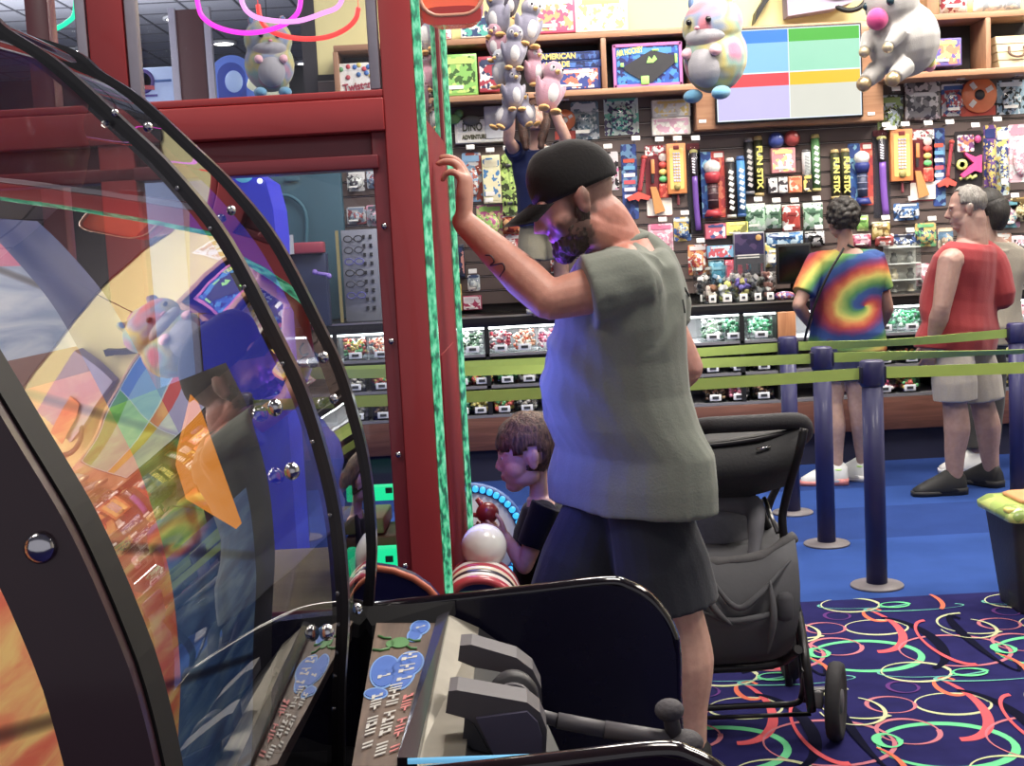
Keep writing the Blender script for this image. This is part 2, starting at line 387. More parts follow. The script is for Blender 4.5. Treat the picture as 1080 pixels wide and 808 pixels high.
# screen with its wooden surround
pc = at(831, 78, 8.86); t = thing('screen_surround', 'wide oak panel framing the menu screen on the toy wall', 'wall panel', (pc.x, 8.9, pc.z))
a, b = at(735, 133, 8.84), at(930, 20, 8.84); W_ = (930 - 735) / ppm(8.84); H_ = 103 / ppm(8.84); pc = at(832, 79, 8.84)
m = MB(); m.box((pc.x, 8.92, pc.z), (W_, 0.16, H_), bevel=.006); m.build('oak_panel', oak, t)
for u, v in ((741, 128), (919, 120)):
    m = MB(); q = at(u, v, 8.838); m.box(q, (0.05, 0.004, 0.022), bevel=.003); m.build('white_tag', WHITE, t)
SY = 8.80; pc = at(831.5, 77.5, SY); sw, sh = 150 / ppm(SY), 92 / ppm(SY)
t = thing('menu_screen', 'flat wall screen showing four blank coloured price panels', 'screen', pc)
m = MB(); m.box((pc.x, SY + 0.02, pc.z), (sw + .024, 0.04, sh + .024), bevel=.006); m.build('bezel', BLACK, t)
def lit(c, e): return lit_mat(c, e)
dw = at(831, 78, SY)
cx = pc.x + 0.004; band = sh * 0.14; yf = SY - 0.003
def tile(name, x0, x1, z0, z1, c, e=0.9, d=0.001):
    m = MB(); m.box(((x0 + x1) / 2, yf - d, (z0 + z1) / 2), (x1 - x0, 0.002, z1 - z0)); return m.build(name, lit(c, e), t)
L, R, B, T = pc.x - sw / 2, pc.x + sw / 2, pc.z - sh / 2, pc.z + sh / 2; mz = pc.z + 0.01
tile('white_border', L, R, B, T, '#e8f4ff', 1.1, 0)
g = 0.006
for n, x0, x1, zb, ztp, c1, c2 in (('blue', L + g, cx - g / 2, mz + g, T - g, '#0a86f0', '#8fd0ff'), ('green', cx + g / 2, R - g, mz + g, T - g, '#30b81a', '#a0e4c4'),
                                ('red', L + g, cx - g / 2, B + g, mz - g / 2, '#f83a48', '#ccc4f4'), ('gold', cx + g / 2, R - g, B + g, mz - g / 2, '#ecc414', '#dcdcd0')):
    tile(n + '_header', x0, x1, ztp - band, ztp, c1, 1.05); tile(n + '_field', x0, x1, zb, ztp - band, c2, 1.0)
# sign on the yellow wall: lavender board with black brush strokes
sg = at(864, -8, 8.95); t = thing('hanging_sign', 'lavender board with black brush strokes on the yellow wall above the screen', 'sign', sg)
lav = mat('#a99ab8', .7)
a = [at(831, 17, 8.9), at(880, 9, 8.9), at(899, 2, 8.9), at(899, -45, 8.9), at(828, -45, 8.9)]
m = MB(); m.prism(a, (0, 0.15, 0)); m.build('lavender_board', lav, t)
m = MB(); m.prism([at(796, 25, 8.93), at(798, 12, 8.93), at(806, -2, 8.93), at(812, -14, 8.93), at(816, -6, 8.93), at(808, 4, 8.93)], (0, .12, 0)); m.build('black_stroke', BLACK, t)
m = MB(); m.tube(catmull([at(881, 7, 8.88), at(893, 11, 8.88), at(905, 9, 8.88), at(914, 0, 8.88), at(918, -10, 8.88)], 5), [0.004] + [0.018] * 19 + [0.006], 8); m.build('black_stroke', BLACK, t)
m = MB(); m.prism([at(868, -6, 8.87), at(880, -2, 8.87), at(905, -5, 8.87), at(905, -20, 8.87), at(868, -20, 8.87)], (0, .02, 0)); m.build('orange_stroke', mat('#e0722e', .6), t)
# ---- candy counter
CY = 8.40; CX0, CX1 = -1.62, 6.3; ccx = (CX0 + CX1) / 2; cw = CX1 - CX0; ZT = 1.10
t = thing('candy_counter', 'long wooden shop counter with three glazed tiers of candy bins', 'counter', (ccx, CY, 0)); COUNTER = t
m = MB(); m.box((ccx, 8.72, 0.105), (cw, 0.56, 0.21)); m.build('kick_base', mat('#141638', .7), t)
m = MB(); m.box((ccx, 8.70, 0.32), (cw, 0.60, 0.22), bevel=.006); m.build('wood_base', redwood, t)
m = MB(); m.box((ccx, 8.70, 1.065), (cw, 0.61, 0.07), bevel=.006); m.build('counter_top', mat('#1b1719', .3), t)
m = MB(); m.box((ccx, CY - 0.008, 1.098), (cw, 0.012, 0.012)); m.build('metal_edge', mat('#b8b0a4', .3, .8), t)
for zz_ in (0.44, 0.635, 0.845):
    m = MB(); m.box((ccx, 8.70, zz_), (cw, 0.6, 0.018)); m.build('tier_shelf', mat('#8c8a90', .4, .4), t)
m = MB(); m.box((ccx, 8.97, 0.74), (cw, 0.03, 0.58)); m.build('counter_back', mat('#7c7a80', .7), t)
for u in (353, 513.5, 783, 822, 1000):
    m = MB(); x = at(u, 360, CY).x; m.box((x, 8.70, 0.74), (0.03, .6, .58)); m.build('upright', BLACK, t)
m = MB(); x = at(828, 342, CY).x; m.box((x + .01, CY + .05, .90), (0.12, .12, .26), bevel=.006); m.build('oak_pilaster', wood('#b06a30', '#d48c48', axis='Z'), t)
led = mat('#f4fff8', .5, emit=9, vary=0)
m = MB(); m.box((ccx, CY + .05, 1.022), (cw - .1, 0.03, 0.012)); m.build('led_strip', led, t)
ll = area('counter_led_lamp', (0.2, CY + .22, 1.012), (0.2, CY + .24, .8), 3.6, 42, (.95, 1, .96), .12)
ll = area('counter_led_lamp', (3.6, CY + .22, 1.012), (3.6, CY + .24, .8), 3.2, 36, (.95, 1, .96), .12)
# candy bins
clear = glass((.96, .98, .98), 1.3, .03); tagw = mat('#dfe3ea', .5); tagk = mat('#33363c', .5)
CANDY = {'green': ('#45c98a', '#d8ffe8', '#1d9a5c'), 'white': ('#f4f4ee', '#bfe8c0', '#2e5a3a'), 'red and white': ('#d83a56', '#f6e6e8', '#a01f38'), 'orange': ('#f4b08a', '#fff0dc', '#f06a48'), 'rainbow': ('#f0c83a', '#58c06a', '#e85a4a'), 'pink': ('#f08aa8', '#fbe6ec', '#d8527c'), 'grey': ('#9a958e', '#4a4440', '#cfc8bd'), 'dark green': ('#1f7a4a', '#123c2a', '#64c08a'), 'brown': ('#5a3c2e', '#2c1c18', '#a07850'), 'yellow': ('#f4e04a', '#fff4b0', '#c8a828')}
BASEBIN = {}
def candy_bin(x, zb, h, c, label, w_=0.165, fill=0.8):
    name = 'candy_bin'; r = thing(name, label, 'candy bin', (x, CY + .12, zb), 'clear candy bins in the counter')
    d = .2; yc = CY + .02 + d / 2; m = MB()
    for a_, s_ in (((x, yc, zb + .003), (w_, d, .006)), ((x - w_ / 2 + .002, yc, zb + h / 2), (.004, d, h)), ((x + w_ / 2 - .002, yc, zb + h / 2), (.004, d, h)), ((x, yc + d / 2, zb + h / 2), (w_, .004, h)), ((x, yc - d / 2, zb + h * .35), (w_, .004, h * .7))): m.box(a_, s_)
    m.build('clear_box', clear, r)
    m = MB(); m.box((x, yc - d / 2 - .006, zb + .032), (w_ * .55, .006, .042), bevel=.003); pl = m.build('price_label', tagw, r)
    m = MB(); m.box((x, yc - d / 2 - .0105, zb + .032), (w_ * .3, .003, .018)); m.build('printed_price', tagk, pl)
    cs = CANDY[c]; m = MB(); rnd = random.Random(int(x * 1000) + int(zb * 77)); n = 60
    for i in range(n):
        lev = i / n; px = x + rnd.uniform(-.42, .42) * w_; py = yc + rnd.uniform(-.4, .4) * d; pz = zb + .02 + lev * h * fill * .85 + rnd.uniform(0, .01)
        m.ball((px, py, pz), (rnd.uniform(.012, .022), .012, rnd.uniform(.008, .016)), Matrix.Rotation(rnd.uniform(0, 3), 3, (rnd.random(), rnd.random(), 1)), 6, rnd.randrange(3))
    o = m.build('candy_pile', [mat(q, .35) for q in cs], None, base=(x, yc, zb)); tag(o, label.replace('clear bin of', 'heap of'), 'candy', 'candy in the counter bins', 'stuff')
def ub(u, v): return at(u, v, CY + .02).x
place = {0: 'on the top tier', 1: 'on the middle tier', 2: 'on the lowest tier'}
TIERZ = (0.856, 0.646, 0.451); TIERH = (.15, .11, .12)
BINS = [  # tier, centre px, colour, where
 (0, 374, 'rainbow', 'through the red machine, left'), (0, 401, 'orange', 'through the red machine, right'),
 (0, 498, 'white', 'right of the green light strip'), (0, 528, 'red and white', 'above the boy'), (0, 553, 'orange', 'left of the big man\'s belly'), (0, 580, 'pink', 'half hidden by his belly'),
 (0, 752, 'white', 'behind the big man\'s back'), (0, 774, 'green', 'second right of the big man\'s back'), (0, 803, 'green', 'third right of the big man\'s back'),
 (0, 934, 'green', 'right beside the tie-dye shirt'), (0, 962, 'green', 'just left of the red sleeveless shirt'), (0, 1072, 'pink', 'at the far right edge'),
 (1, 374, 'grey', 'through the red machine, left'), (1, 402, 'rainbow', 'through the red machine, right'),
 (1, 487, 'dark green', 'against the green light strip'), (1, 508, 'rainbow', 'second from the light strip'), (1, 535, 'dark green', 'above the boy\'s forehead'), (1, 558, 'grey', 'left of the man\'s belly'), (1, 580, 'brown', 'touching the big man\'s belly'),
 (1, 752, 'brown', 'behind the big man\'s back'), (1, 780, 'grey', 'second right of the big man\'s back'), (1, 806, 'brown', 'third right of the big man\'s back'),
 (1, 934, 'grey', 'beside the tie-dye shirt hem'), (1, 962, 'rainbow', 'left of the red shirt hem'), (1, 1074, 'yellow', 'by the far right belt post'),
 (2, 377, 'grey', 'through the red machine, left'), (2, 404, 'brown', 'through the red machine, right'),
 (2, 488, 'dark green', 'against the green light strip'), (2, 507, 'yellow', 'left above the boy'), (2, 532, 'rainbow', 'straight above the boy'), (2, 556, 'grey', 'behind the boy\'s hair'),
 (2, 755, 'brown', 'above the stroller handle'), (2, 780, 'pink', 'above the middle of the stroller handle'), (2, 806, 'brown', 'right above the stroller handle end'),
 (2, 934, 'pink', 'beside the yellow belt post'), (2, 960, 'rainbow', 'left of the beige shorts'), (2, 1055, 'yellow', 'right of the beige shorts')]
for tr, u, c, wh in BINS:
    v = (360, 395, 430)[tr]
    candy_bin(ub(u, v), TIERZ[tr], TIERH[tr], c, 'clear bin of %s candy %s, %s' % (c, place[tr], wh), .155 if tr == 0 else .14, .85 if tr == 0 else .55)
# ================================================================== GOODS ON THE TOY WALL
NP = [0]
def frame_of(u0, v0, u1, v1, Y):
    c = at((u0 + u1) / 2, (v0 + v1) / 2, Y); k = ppm(Y)
    return c, (u1 - u0) / k, (v1 - v0) / k
def peg(c, top, label, drop=0.0):
    """display hook with its white price tag"""
    t = thing('peg_hook', label, 'display hook', (c.x, WY, top), 'display hooks with price tags')
    m = MB(); m.tube([(c.x, WY + .02, top), (c.x, WY - .13, top), (c.x, WY - .14, top + .012)], 0.004, 6); m.build('hook_rod', CHROME, t)
    m = MB(); m.box((c.x, WY - .145, top + .015), (0.058, 0.006, 0.034), Matrix.Rotation(-.35, 3, 'X'), bevel=.008); pt = m.build('price_tag', WHITE, t)
    return t
def rounded_rect(cx, cz, w, h, r, n=4):
    pts = []
    for (sx, sz, a0) in ((1, 1, 0), (-1, 1, 90), (-1, -1, 180), (1, -1, 270)):
        for i in range(n + 1):
            a = math.radians(a0 + 90 * i / n)
            pts.append((cx + sx * (w / 2 - r) + r * math.cos(a), cz + sz * (h / 2 - r) + r * math.sin(a)))
    return pts
def slab(mb, c, w, h, y0, y1, r=.008, mi=0):
    mb.prism([(x, y0, z) for x, z in rounded_rect(c.x, c.z, w, h, min(r, w * .45, h * .45))], (0, y1 - y0, 0), mi)
def goods(kind, u0, v0, u1, v1, name, label, cat, c, Y=None, depth=.06, tagged=True, txt=None, tcol='#f4f0e0', group=None, sc=None, back=WY + .002):
    NP[0] += 1; s = NP[0]
    Yf = Y if Y else back - depth
    ctr, w, h = frame_of(u0, v0, u1, v1, Yf); yb = Yf + depth
    zb, zt_ = ctr.z - h / 2, ctr.z + h / 2
    r = thing(name, label, cat, (ctr.x, yb, zb), group)
    pr = printed(c[0], c[1], c[2], sc or 16, seed=s)
    base = mat(c[0], .4, coat=.2)
    top_z = zt_
    if kind == 'box':
        m = MB(); m.box((ctr.x, (Yf + yb) / 2, ctr.z), (w, depth, h), bevel=.004); m.build('carton', base, r)
        m = MB(); slab(m, ctr, w * .9, h * .88, Yf - .002, Yf + .002, .004); m.build('front_print', pr, r)
        m = MB(); slab(m, ctr + V((0, 0, h * .33)), w * .72, h * .14, Yf - .005, Yf - .002, .004); m.build('title_band', mat(c[2], .4), r)
    elif kind == 'card':
        m = MB(); slab(m, ctr, w, h, yb - .006, yb, .012); m.build('backing_card', pr, r)
        m = MB(); slab(m, ctr + V((0, 0, h * .38)), w * .8, h * .13, yb - .010, yb - .006, .006); m.build('title_band', mat(c[2], .4), r)
        m = MB(); m.ball((ctr.x, yb - .008 - depth * .3, ctr.z - h * .1), (w * .36, depth * .55, h * .3), seg=14); m.build('toy', printed(c[1], c[0], c[2], 30, seed=s + 50), r)
        m = MB(); m.box((ctr.x, yb - depth * .5, ctr.z - h * .12), (w * .82, depth, h * .68), bevel=.012); m.build('blister', clear, r)
    elif kind == 'pouch':
        m = MB(); rows = 9; rings = []
        for i in range(rows):
            t_ = i / (rows - 1); z = zb + h * t_; th = max(.0015, depth * .5 * math.sin(PI * min(1, max(0, t_ * 1.05))) ** .6)
            ring = []
            for q in range(16):
                a = 2 * PI * q / 16; ring.append(V((ctr.x + w / 2 * math.copysign(abs(math.cos(a)) ** .5, math.cos(a)), yb - depth / 2 + th * math.sin(a) * .95, z + .004 * math.sin(q * 3 + i))))
            rings.append(ring)
        m.loft(rings); m.build('bag', printed(c[0], c[1], c[2], sc or 14, rough=.2, seed=s), r)
        m = MB(); slab(m, V((ctr.x, 0, zt_ - h * .06)), w * .98, h * .14, yb - depth / 2 - .004, yb, .004); m.build('sealed_header', mat('#e8ece4', .4), r)
        m = MB(); slab(m, V((ctr.x, 0, ctr.z + h * .14)), w * .55, h * .1, yb - depth - .003, yb - depth + .006, .004); m.build('printed_name', mat(c[2], .4), r)
    elif kind == 'tube':
        rr = min(w / 2, depth / 2); yc = yb - rr
        m = MB(); m.cyl((ctr.x, yc, zb + h * .03), (ctr.x, yc, zt_ - h * .05), rr, seg=18); m.build('tube_body', base, r)
        m = MB(); m.cyl((ctr.x, yc, zt_ - h * .07), (ctr.x, yc, zt_), rr * 1.08, rr * .8, seg=18); m.build('end_cap', mat(c[1], .4), r); m = MB(); m.cyl((ctr.x, yc, zb), (ctr.x, yc, zb + h * .05), rr * 1.08, seg=18); m.build('end_cap', mat(c[1], .4), r)
        if not txt:
            m = MB()
            for q in range(7): m.box((ctr.x, yc - rr, zb + h * (.16 + .1 * q)), (rr * 1.1, .004, h * .06), Matrix.Rotation(.5, 3, 'Y'))
            m.build('printed_marks', mat(c[2], .4), r)
    elif kind == 'disc':
        rr = min(w, h) / 2; cz = ctr.z + h * .06
        m = MB(); slab(m, V((ctr.x, 0, ctr.z - h * .36)), w * .98, h * .26, yb - .008, yb, .006); m.build('backing_card', mat(c[1], .4), r)
        m = MB(); m.lathe([(rr * .3, -.01), (rr * .96, -.012), (rr, -.004), (rr, .006), (rr * .3, .006), (rr * .3, -.01)], (ctr.x, yb - .03, cz), 32, axis='Y'); m.build('flying_ring', mat(c[0], .35, coat=.3), r)
        m = MB(); m.lathe([(.001, -.016), (rr * .26, -.016), (rr * .3, -.006), (rr * .3, .008), (.001, .008)], (ctr.x, yb - .03, cz), 20, axis='Y'); m.build('hub', mat(c[2], .4), r)
        m = MB()
        for a in (.5, 2.2, 4.0): m.box((ctr.x + rr * .62 * math.cos(a), yb - .044, cz + rr * .62 * math.sin(a)), (rr * .4, .004, rr * .28), Matrix.Rotation(-a, 3, 'Y'))
        m.build('white_flash', mat('#f4e8dc', .4), r)
    elif kind == 'ball':
        rr = min(w, h) / 2; m = MB(); m.ball((ctr.x, yb - rr, ctr.z), rr, seg=20); m.build('ball', base, r)
        m = MB(); m.tube([(ctr.x + rr * 1.01 * math.cos(a), yb - rr, ctr.z + rr * 1.01 * math.sin(a)) for a in [2 * PI * q / 24 for q in range(24)]], .004, 6, closed=True); m.build('seam', mat(c[1], .5), r)
        m = MB(); m.ball((ctr.x + rr * .35, yb - rr * 1.72, ctr.z + rr * .3), rr * .28, seg=10); m.build('painted_highlight', mat(c[2], .3), r)  # paler spot stands in for a highlight on the ball
    elif kind == 'rifle':
        m = MB(); slab(m, ctr, w, h, yb - .006, yb, .012); m.build('backing_card', mat('#7c1f2b', .4), r)
        m = MB(); slab(m, ctr - V((0, 0, h * .36)), w * .98, h * .24, yb - .009, yb - .006, .01); m.build('white_foot', mat('#ece4d6', .4), r)
        m = MB(); slab(m, ctr + V((0, 0, h * .42)), w * .95, h * .13, yb - .009, yb - .006, .008); m.build('striped_header', printed('#f0ece6', '#b32434', '#8c8a88', 26, seed=s), r)
        x = ctr.x - w * .22; yy = yb - .025
        m = MB(); m.box((x - w * .02, yy, ctr.z + h * .14), (w * .12, .02, h * .34), bevel=.004); m.build('gun_barrel', mat('#3a3438', .4), r)
        m = MB(); m.box((x, yy - .004, ctr.z + h * .2), (w * .14, .026, h * .2), bevel=.004); m.build('fore_grip', mat('#e88a28', .4), r)
        m = MB(); m.prism([(x - w * .12, yy - .012, ctr.z - h * .08), (x + w * .1, yy - .012, ctr.z - h * .08), (x + w * .42, yy - .012, ctr.z - h * .42), (x + w * .02, yy - .012, ctr.z - h * .46)], (0, .025, 0)); m.build('gun_stock', mat('#d48a2c', .45), r)
        for q, cc in enumerate(('#f05040', '#f8d040', '#48c860')):
            m = MB(); m.ball((ctr.x + w * .18, yb - .022, ctr.z + h * (.22 - .1 * q)), (w * .17, .016, h * .045), seg=12); m.build('target_disc', mat(cc, .4), r)
        m = MB(); m.box((ctr.x + w * .2, yb - .02, ctr.z - h * .14), (w * .4, .024, h * .2), bevel=.01); m.build('orange_case', printed('#f04a30', '#c83020', '#ff7850', 24, seed=s), r)
        m = MB(); m.ball((ctr.x + w * .2, yb - .018, ctr.z + h * .32), (w * .18, .01, h * .06), seg=12); m.build('round_badge', mat('#e8dcd0', .4), r)
    elif kind == 'xylophone':
        hh = h * .8; cz = zt_ - hh / 2
        m = MB(); m.box((ctr.x, (Yf + yb) / 2, cz), (w, depth, hh), bevel=.005); m.build('carton', mat('#f0881c', .4, coat=.2), r)
        m = MB(); slab(m, V((ctr.x, 0, cz)), w * .72, hh * .82, Yf - .003, Yf, .01); m.build('yellow_panel', mat('#f8c83c', .4), r)
        m = MB()
        for i in range(10):
            for j in range(3): m.box((ctr.x + (j - 1) * w * .13, Yf - .006, cz + hh * .3 - i * hh * .06), (w * .1, .006, hh * .04), bevel=.002)
        m.build('peg_grid', mat('#cfc4e0', .4), r)
        m = MB(); m.lathe([(.001, -.01), (w * .16, -.008), (w * .18, 0), (.001, 0)], (ctr.x, Yf - .003, cz - hh * .36), 16, axis='Y'); m.build('round_dial', mat('#a8963a', .4), r)
        m = MB(); m.box((ctr.x, Yf - .004, zt_ - hh * .08), (w * .3, .006, hh * .08), bevel=.003); m.build('title_band', mat('#8c2a2a', .4), r)
        m = MB(); m.tube([(ctr.x + w * .05, yb - .03, zb + h * .22 - i * h * .02) for i in range(11)], [.012 if i % 2 else .007 for i in range(11)], 8); m.build('dangling_spring', mat('#8c3a44', .4), r)
    elif kind == 'sword':
        m = MB(); slab(m, ctr, w, h, yb - .006, yb, .012); m.build('backing_card', mat(c[1], .4), r)
        m = MB(); pts = [(ctr.x + w * .02 + w * .14 * (t_ ** 2), yb - .03, zt_ - h * (.36 + .6 * t_)) for t_ in [q / 8 for q in range(9)]]; m.tube(pts, w * .2, 12); m.build('purple_blade', mat(c[0], .25, emit=.15), r)
        m = MB(); m.cyl((ctr.x, yb - .03, zt_ - h * .1), (ctr.x, yb - .03, zt_ - h * .36), w * .22, seg=12); m.build('handle', mat('#56505c', .4, .3), r)
        m = MB(); m.ball((ctr.x, yb - .03, zt_ - h * .09), (w * .3, .02, h * .03), seg=12); m.build('pommel', mat('#d8cc60', .4), r)
        m = MB(); slab(m, V((ctr.x, 0, zt_ - h * .03)), w * .9, h * .07, yb - .012, yb - .006, .008); m.build('red_header', mat('#7a2430', .4), r)
        m = MB()
        for q in range(6): m.box((ctr.x - w * .06, yb - .03 - w * .22, zt_ - h * (.17 + .03 * q)), (w * .22, .003, h * .016), Matrix.Rotation(.4, 3, 'Y'))
        m.build('printed_name', mat('#e8e0f0', .4), r)
        m = MB(); m.box((ctr.x, yb - .03, ctr.z), (w * .9, .058, h * .96), bevel=.02); m.build('blister', clear, r)
    elif kind == 'hammer':
        m = MB(); slab(m, V((ctr.x - w * .2, 0, ctr.z)), w * .55, h, yb - .006, yb, .012); m.build('backing_card', printed('#2c4a98', '#5a8cb8', '#22336c', 14, seed=s), r)
        for q, cc in enumerate(('#e05030', '#58a8d0', '#e8e0e8', '#e04a5a', '#d8d8e8', '#c8cce0')):
            m = MB(); slab(m, V((ctr.x - w * .2, 0, zt_ - h * (.22 + .095 * q))), w * .4, h * .05, yb - .010, yb - .006, .004); m.build('printed_band', mat(cc, .4), r)
        x0 = ctr.x + w * .32
        m = MB(); m.tube([(x0 - w * .2 * q / 14, yb - .03, zt_ - h * (.2 + .44 * q / 14)) for q in range(15)], [w * (.09 if q % 2 else .07) for q in range(15)], 10); m.build('red_handle', mat('#b83040', .4), r)
        m = MB(); m.ball((x0, yb - .03, zt_ - h * .19), (w * .12, .02, h * .03), seg=12); m.build('grip_end', mat('#e04434', .4), r)
        hz = zt_ - h * .69; hx = ctr.x + w * .02
        m = MB(); m.prism([(hx - w * .36, yb - .05, hz - h * .02), (hx + w * .05, yb - .05, hz + h * .05), (hx + w * .46, yb - .05, hz - h * .02), (hx + w * .4, yb - .05, hz - h * .07), (hx + w * .1, yb - .05, hz - h * .045), (hx + w * .05, yb - .05, hz - h * .08), (hx - w * .06, yb - .05, hz - h * .05), (hx - w * .3, yb - .05, hz - h * .07)], (0, .04, 0)); m.build('axe_head', mat('#ee4a34', .4), r)
    elif kind == 'gumball':
        m = MB(); slab(m, V((ctr.x - w * .25, 0, ctr.z)), w * .5, h, yb - .006, yb, .01); m.build('blue_card', printed('#2f6cc0', '#7cc0e0', '#2a4c98', 12, seed=s), r)
        m = MB(); slab(m, V((ctr.x + w * .25, 0, ctr.z)), w * .5, h, yb - .0065, yb, .01); m.build('red_card', printed('#d8402e', '#b83038', '#e87850', 12, seed=s), r)
        cc = c[0]; yy = yb - .045; cz = zt_ - h * .3
        m = MB(); m.lathe([(.001, h * .12), (w * .12, h * .115), (w * .28, h * .07), (w * .32, 0), (w * .26, -h * .06), (w * .22, -h * .08), (.001, -h * .08)], (ctr.x, yy, cz + h * .05), 20); m.build('clear_globe', mat('#e8e4d0', .15, coat=.5, vary=.3, scale=60), r)
        m = MB(); m.lathe([(.001, .0), (w * .27, 0), (w * .3, -h * .05), (w * .24, -h * .16), (.001, -h * .16)], (ctr.x, yy, cz - h * .02), 20); m.build('collar', mat(cc, .35), r)
        m = MB(); m.lathe([(.001, 0), (w * .2, 0), (w * .2, -h * .38), (.001, -h * .38)], (ctr.x, yy, cz - h * .18), 20); m.build('body', mat(c[1], .4), r)
        for q in range(3):
            m = MB(); m.tube([(ctr.x + w * .205 * math.cos(a), yy + w * .205 * math.sin(a), cz - h * (.24 + .1 * q)) for a in [2 * PI * i / 16 for i in range(16)]], .004, 5, closed=True); m.build('ring_trim', mat(c[2], .4), r)
        m = MB(); m.lathe([(.001, 0), (w * .24, 0), (w * .36, -h * .1), (.001, -h * .1)], (ctr.x, yy, zb + h * .12), 20); m.build('foot', mat(cc, .35), r)
        m = MB(); slab(m, V((ctr.x + w * .28, 0, zt_ - h * .06)), w * .34, h * .07, yb - .010, yb - .006, .005); m.build('white_label', WHITE, r)
    elif kind == 'skateboard':
        m = MB(); pts = rounded_rect(ctr.x, ctr.z, w, h, w * .45, 6)
        m.prism([(x, yb - .03 - .02 * (abs(z - ctr.z) / h * 2) ** 3, z) for x, z in pts], (0, .014, 0)); m.build('deck', printed('#9cc83c', '#3c4a28', '#c8e858', 20, seed=s), r)
        for q in (-1, 1):
            m = MB(); m.box((ctr.x, yb - .046, ctr.z + q * h * .3), (w * .35, .02, h * .05), bevel=.004); tr = m.build('truck', STEEL, r)
            for e in (-1, 1):
                m = MB(); m.cyl((ctr.x + e * w * .26, yb - .055, ctr.z + q * h * .3), (ctr.x + e * w * .4, yb - .055, ctr.z + q * h * .3), .016, seg=14); m.build('wheel', mat('#22261c', .5), tr)
    elif kind == 'dartgun':
        m = MB(); slab(m, ctr, w, h, yb - .006, yb, .012); m.build('backing_card', mat('#2a2428', .4), r)
        m = MB(); slab(m, ctr + V((-w * .1, 0, h * .28)), w * .6, h * .3, yb - .010, yb - .006, .01); m.build('printed_label', printed('#8a4a90', '#e8e0e0', '#d88048', 26, seed=s), r)
        m = MB(); m.prism([(ctr.x - w * .2, yb - .045, ctr.z + h * .12), (ctr.x + w * .2, yb - .045, ctr.z + h * .02), (ctr.x + w * .42, yb - .045, ctr.z + h * .06), (ctr.x + w * .4, yb - .045, ctr.z - h * .26), (ctr.x + w * .16, yb - .045, ctr.z - h * .22), (ctr.x - w * .28, yb - .045, ctr.z - h * .34), (ctr.x - w * .34, yb - .045, ctr.z - h * .28), (ctr.x + w * .12, yb - .045, ctr.z - h * .08), (ctr.x - w * .16, yb - .045, ctr.z + h * .06)], (0, .035, 0)); m.build('pink_pistol', mat('#ec3a94', .35), r)
        m = MB(); m.lathe([(w * .1, -.008), (w * .2, -.006), (w * .2, .006), (w * .1, .006), (w * .1, -.008)], (ctr.x - w * .28, yb - .025, ctr.z - h * .1), 18, axis='Y'); m.build('yellow_ring', mat('#d8e048', .4), r)
        for q in range(3):
            m = MB(); m.cyl((ctr.x + w * (.05 - .2 * q), yb - .02, ctr.z - h * .36), (ctr.x + w * (.25 - .2 * q), yb - .02, ctr.z - h * .30), .012, seg=8); m.build('foam_dart', mat('#e0e060', .5), r)
        m = MB(); m.ball((ctr.x + w * .3, yb - .03, ctr.z + h * .34), (w * .12, .02, h * .07)); m.build('pink_knob', mat('#f0489c', .4), r)
    if kind in ('card', 'pouch', 'box') and s % 2 and not txt:
        m = MB(); slab(m, V((ctr.x - w * .12, 0, ctr.z - h * .30)), w * .5, h * .09, Yf - .008 if kind != 'pouch' else yb - depth - .002, Yf - .003 if kind != 'pouch' else yb - depth + .008, .004); m.build('printed_strip', mat('#f0ede4', .4), r)
    if txt:
        for i, (s_, dx, dz, size, wd, up) in enumerate(txt):
            right = V((1, 0, 0)); upv = V((0, 0, 1))
            if up == 'V': right, upv = V((0, 0, -1)), V((1, 0, 0))
            if up == 'T': right, upv = V((1, 0, .12)), V((-.12, 0, 1))
            yy = Yf - .006 if kind != 'tube' else yb - 2 * min(w / 2, depth / 2) - .002
            lettering(s_, size, mat(tcol, .4), r, (ctr.x + dx * w, yy, ctr.z + dz * h), right, upv, width=wd * (h if up == 'V' else w), bold=.002)
    if tagged: peg(V((ctr.x, 0, 0)), zt_ + .012, 'white price tag above the ' + ' '.join(label.split(',')[0].split()[:11]), 0)
    return r
BY = 8.74
def gbox(*a, **k): k.setdefault('Y', BY); k.setdefault('depth', .2); k['tagged'] = False; return goods('box', *a, **k)
# --- boxes on the cubby shelves
gbox(447, 22, 475, 41, 'game_box', 'pink and white game box partly hidden by the orange topper on the top shelf', 'game box', ('#f2d8e0', '#e05a7c', '#ffffff'))
gbox(486, 18, 516, 39, 'game_box', 'white game box with a teal fin print on the top shelf', 'game box', ('#eef2f0', '#26b8a8', '#2c4a80'))
gbox(555, -4, 606, 34, 'toy_box', 'pink-framed box with an animal picture on the top shelf', 'toy box', ('#ec4a80', '#c8a860', '#e8e4d8'))
gbox(607, -4, 661, 32, 'toy_box', 'bright white and yellow box at the right end of the left top shelf', 'toy box', ('#fdf8e0', '#fffdf4', '#f0c860'))  # glare on this box is put into its near-white colours
gbox(463, 58, 503, 100, 'game_box', 'green game box with frog eyes in the left cubby', 'game box', ('#7cc83a', '#3c6a24', '#b8dc4c'))
gbox(505, 60, 526, 96, 'game_box', 'narrow red and white game box behind the plush penguins', 'game box', ('#b83048', '#e8e4e0', '#38456c'))
gbox(566, 55, 632, 63.5, 'game_box', 'topmost flat blue game box of the cubby stack, with yellow lettering', 'game box', ('#26408c', '#3a6cc0', '#1c2c60'), txt=(('AMERICAN', -.15, 0, .05, .55, 'H'),), tcol='#f2d24a')
gbox(568, 64, 634, 71.5, 'game_box', 'second flat blue game box of the cubby stack, with yellow lettering', 'game box', ('#2c4a9c', '#3a78d0', '#1c2c60'), txt=(('ARCADE', -.2, 0, .05, .4, 'H'),), tcol='#f2d24a')
